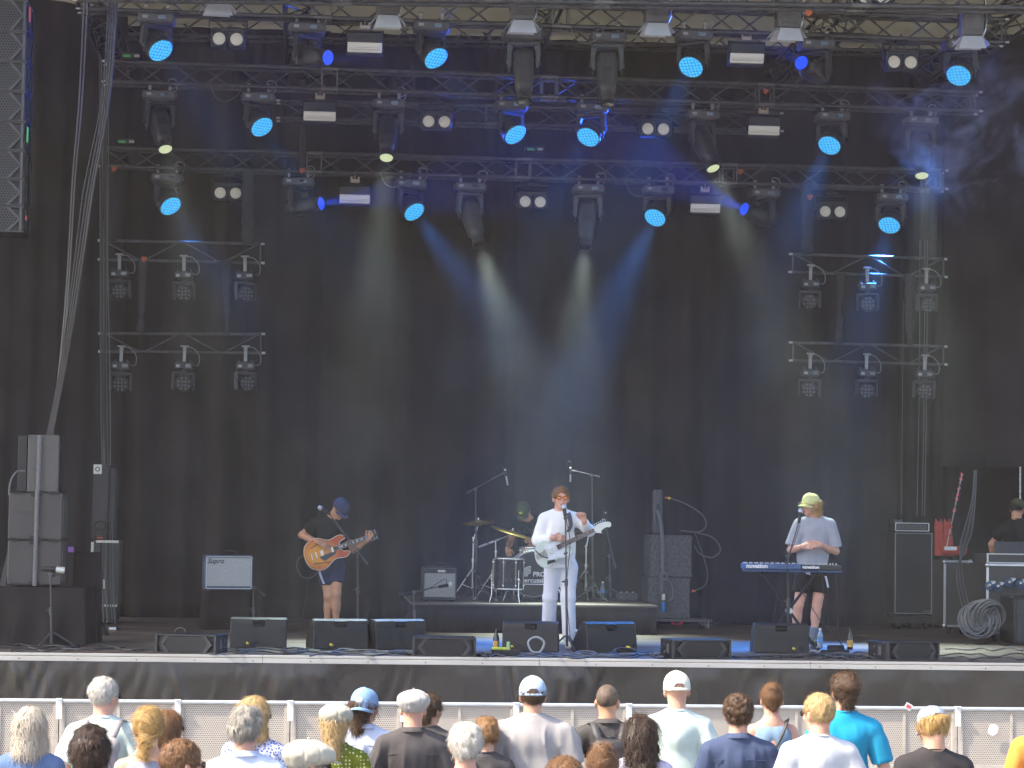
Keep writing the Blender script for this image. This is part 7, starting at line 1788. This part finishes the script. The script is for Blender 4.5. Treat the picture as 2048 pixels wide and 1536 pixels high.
crowd('broad man with light blue cap and warm grey shirt', 1066, 1349, 282, .0, (0, 0, 0), capadd=.015, hair='short', hairc='brown', hat=('cap', CAPL), shirt=('tee', GREYT, dict(loose=1.14, sleeve=.8, fold=.06)), legs=('t', JEANS), build=1.16, seed=36)
p2 = crowd('man with buzz cut and charcoal shirt wearing a small black backpack', 1216, 1367, 276, .0, (-.25, 0, 0), hair='buzz', hairc='buzz', shirt=('long', CHAR, dict(collar=True)), legs=('t', JEANS), skn='warm', seed=37)[1]
crowd('woman with long dark curls and a lilac top', 1281, 1430, 312, .0, (.2, 0, 0), hair='longcurly', hairc='dark', shirt=('tee', LILAC), legs=('t', JEANS), fem=True, seed=38)
crowd('person with a ginger hair bun at the bottom edge below the black backpack', 1206, 1489, 372, .0, (0, 0, 0), hair='bun', hairc='ginger', shirt=('tee', WHT), legs=('t', JEANS), fem=True, seed=39)
crowd('person with light brown hair just showing above the bottom edge', 1127, 1514, 395, .0, (.2, 0, 0), hair='bob', hairc='ginger', shirt=('tee', WHT), legs=('t', JEANS), fem=True, seed=40)
crowd('tall man with off white cap and pale mint shirt', 1354, 1339, 276, .0, (.05, .0, 0), capadd=.015, hat=('cap', CAPW), shirt=('tee', MINT, dict(sleeve=.75, loose=1.05)), legs=('t', JEANS), skn='pink', seed=41)
crowd('man with curly brown hair and navy collared shirt', 1477, 1389, 300, .0, (0, 0, 0), hair='curly', hairc='brown', shirt=('long', NAVY, dict(collar=True, yoke=1.38, loose=1.04)), legs=('t', JEANS), build=1.05, skn='pink', seed=42)
p3 = crowd('woman with a high brown bun in a steel blue sleeveless top', 1544, 1362, 262, .0, (0, 0, 0), capadd=.02, hair='bun', hairc='ginger', shirt=('tank', BLUET), legs=('t', JEANS), fem=True, skn='pink', seed=43)[1]
crowd('blond man with sunglasses and white shirt turned towards the woman with the bun', 1637, 1386, 308, .1, (.45, 0, 0), hair='short', hairc='paleblond', shirt=('tee', WHT, dict(loose=1.08)), legs=('t', JEANS), glasses=(FRAMEB, DKLENS), skn='pink', seed=44)
crowd('brown haired person with loose bun and teal shirt', 1690, 1344, 282, .0, (.15, 0, 0), hair='lowbun', hairc='brown', shirt=('tee', TEAL, dict(sleeve=.85)), legs=('t', JEANS), skn='pink', seed=45)
p4 = crowd('person with grey backward cap, wavy blond hair and black hoodie', 1866, 1408, 318, .05, (.15, -.35, 0), capadd=.015, hair='messy', hairc='blond', hat=('cap', CAPG), shirt=('long', HOOD, dict(loose=1.12)), legs=('t', JEANS), seed=46)[1]
crowd('person in an orange shirt cut off by the frame edge', 2088, 1392, 280, .0, (0, 0, 0), hair='short', hairc='brown', shirt=('tee', ORG, dict(sleeve=.9)), legs=('t', JEANS), seed=47)
# bags worn by the people
def backpack(label, p, H, m, strap, w=.26, h=.36, light=None):
    k = H/1.8; t = thing('backpack', label, 'backpack', (p.x, p.y-.05, 0), -.05)
    g = [ell((0, -.20, 1.22), (w/2, .075, h/2), .03), cap((-w*.3, -.18, 1.36), (w*.3, -.18, 1.36), .06, .06, .04), cap((-w*.36, -.18, 1.08), (w*.36, -.18, 1.08), .07, .07, .05)]
    V, F = sdf_mesh(g, .012); np_obj('bag_body', [(folds(V, F, .006, 9, 6, 3), F, 0)], [m], t, k)
    g = [ell((0, -.26, 1.15), (w*.36, .04, h*.24), .02)]; V, F = sdf_mesh(g, .010); np_obj('front_pocket', [(V, F, 0)], [light or m], t, k)
    for s in (-1, 1):
        b = MB(); band(b, [(s*.07, -.17, 1.38), (s*.095, -.14, 1.45), (s*.115, -.06, 1.515), (s*.13, .04, 1.50), (s*.13, .10, 1.40), (s*.14, .10, 1.25)], .055, .012); b.v = [tuple(k*q for q in v) for v in b.v]; b.build('shoulder_strap', strap, t)
    b = MB(); b.tube([(-.03*k, -.17*k, 1.39*k), (-.025*k, -.19*k, 1.43*k), (.025*k, -.19*k, 1.43*k), (.03*k, -.17*k, 1.39*k)], .007, 6); b.build('grab_handle', BLACK, t)
backpack('grey backpack on the back of the white haired man', p1, p1.z, mat('grey_nylon', (.34, .31, .30), .7, var=.1), mat('grey_nylon_strap', (.30, .27, .27), .7), .27, .38)
backpack('small black backpack on the man with the buzz cut', p2, p2.z, mat('black_nylon', (.025, .025, .028), .55, var=.2), mat('black_strap_nylon', (.05, .05, .055), .6), .24, .36, mat('steel_blue_nylon', (.10, .13, .16), .6))
t = thing('shoulder_bag', 'dark strap and bag across the back of the woman with the bun', 'bag', (p3.x, p3.y, 0), -.05); k = p3.z/1.8
b = MB(); band(b, [(.13, .06, 1.47), (.115, -.03, 1.50), (.09, -.115, 1.44), (.02, -.14, 1.30), (-.08, -.14, 1.15), (-.17, -.09, 1.02)], .045, .008, Vector((.8, 0, .6))); b.v = [tuple(k*q for q in v) for v in b.v]; b.build('strap', mat('dark_bag_strap', (.05, .045, .045), .6), t)
b = MB(); b.box((-.24, -.02, .95), (.10, .26, .2), .03); b.v = [tuple(k*q for q in v) for v in b.v]; b.build('bag_body', mat('dark_bag_strap', (.05, .045, .045), .6), t)
# ------------------------------------------------------------------ air
hz = bpy.data.materials.new('haze_air'); hz.use_nodes = True; n = hz.node_tree; n.nodes.clear()
pv = n.nodes.new('ShaderNodeVolumePrincipled'); pv.inputs['Color'].default_value = (1, .86, .77, 1); pv.inputs['Density'].default_value = HAZE; pv.inputs['Anisotropy'].default_value = .0
oo = n.nodes.new('ShaderNodeOutputMaterial'); n.links.new(pv.outputs[0], oo.inputs['Volume'])
hb = MB(); hb.box((0, 20, 5.5), (110, 90, 13.2)); h = hb.build('haze', hz); h['kind'] = 'stuff'

# thin stage smoke between the curtains, drifting under the roof
sm = bpy.data.materials.new('smoke_air'); sm.use_nodes = True; n = sm.node_tree; n.nodes.clear()
pv = n.nodes.new('ShaderNodeVolumePrincipled'); pv.inputs['Color'].default_value = (.9, .9, .9, 1); pv.inputs['Density'].default_value = SMOKE; pv.inputs['Anisotropy'].default_value = .1
oo = n.nodes.new('ShaderNodeOutputMaterial'); n.links.new(pv.outputs[0], oo.inputs['Volume'])
b = MB(); b.box((3, (25.2+33.0)/2, 5.7), (17, 33.0-25.2, 7.9)); h = b.build('stage_smoke', sm); h['kind'] = 'stuff'

if PATCHY:
    tc = n.nodes.new('ShaderNodeTexCoord'); nz = n.nodes.new('ShaderNodeTexNoise'); nz.inputs['Scale'].default_value = .55; nz.inputs['Detail'].default_value = 2.5; nz.inputs['Distortion'].default_value = .6
    mr = n.nodes.new('ShaderNodeMapRange'); mr.inputs[1].default_value = .36; mr.inputs[2].default_value = .66; mr.inputs[3].default_value = SMOKE*.35; mr.inputs[4].default_value = SMOKE*2.2
    n.links.new(tc.outputs['Object'], nz.inputs['Vector']); n.links.new(nz.outputs[0], mr.inputs[0]); n.links.new(mr.outputs[0], pv.inputs['Density'])
# curling smoke at the upper stage side
wp = bpy.data.materials.new('smoke_wisps'); wp.use_nodes = True; n = wp.node_tree; n.nodes.clear(); L = n.links.new
pv = n.nodes.new('ShaderNodeVolumePrincipled'); pv.inputs['Color'].default_value = (.92, .94, .97, 1)
tc = n.nodes.new('ShaderNodeTexCoord'); nz = n.nodes.new('ShaderNodeTexNoise'); nz.inputs['Scale'].default_value = 1.7; nz.inputs['Detail'].default_value = 5; nz.inputs['Distortion'].default_value = 1.1; nz.inputs['Roughness'].default_value = .6
rp = n.nodes.new('ShaderNodeMapRange'); rp.inputs[1].default_value = .53; rp.inputs[2].default_value = .75; rp.inputs[3].default_value = 0; rp.inputs[4].default_value = 3.2
gr = n.nodes.new('ShaderNodeTexGradient'); gr.gradient_type = 'SPHERICAL'; mp = n.nodes.new('ShaderNodeMapping'); mp.inputs['Scale'].default_value = (.85, 1.1, .75)
mm = n.nodes.new('ShaderNodeMath'); mm.operation = 'MULTIPLY'
L(tc.outputs['Object'], nz.inputs['Vector']); L(tc.outputs['Object'], mp.inputs[0]); L(mp.outputs[0], gr.inputs[0]); L(nz.outputs[0], rp.inputs[0]); L(rp.outputs[0], mm.inputs[0]); L(gr.outputs['Fac'], mm.inputs[1]); L(mm.outputs[0], pv.inputs['Density'])
oo = n.nodes.new('ShaderNodeOutputMaterial'); L(pv.outputs[0], oo.inputs['Volume'])
c = at(1925, 235, 26.4); b = MB(); b.box((0, 0, 0), (2.4, 1.6, 2.6)); h = b.build('smoke', wp, None, c); h['kind'] = 'stuff'
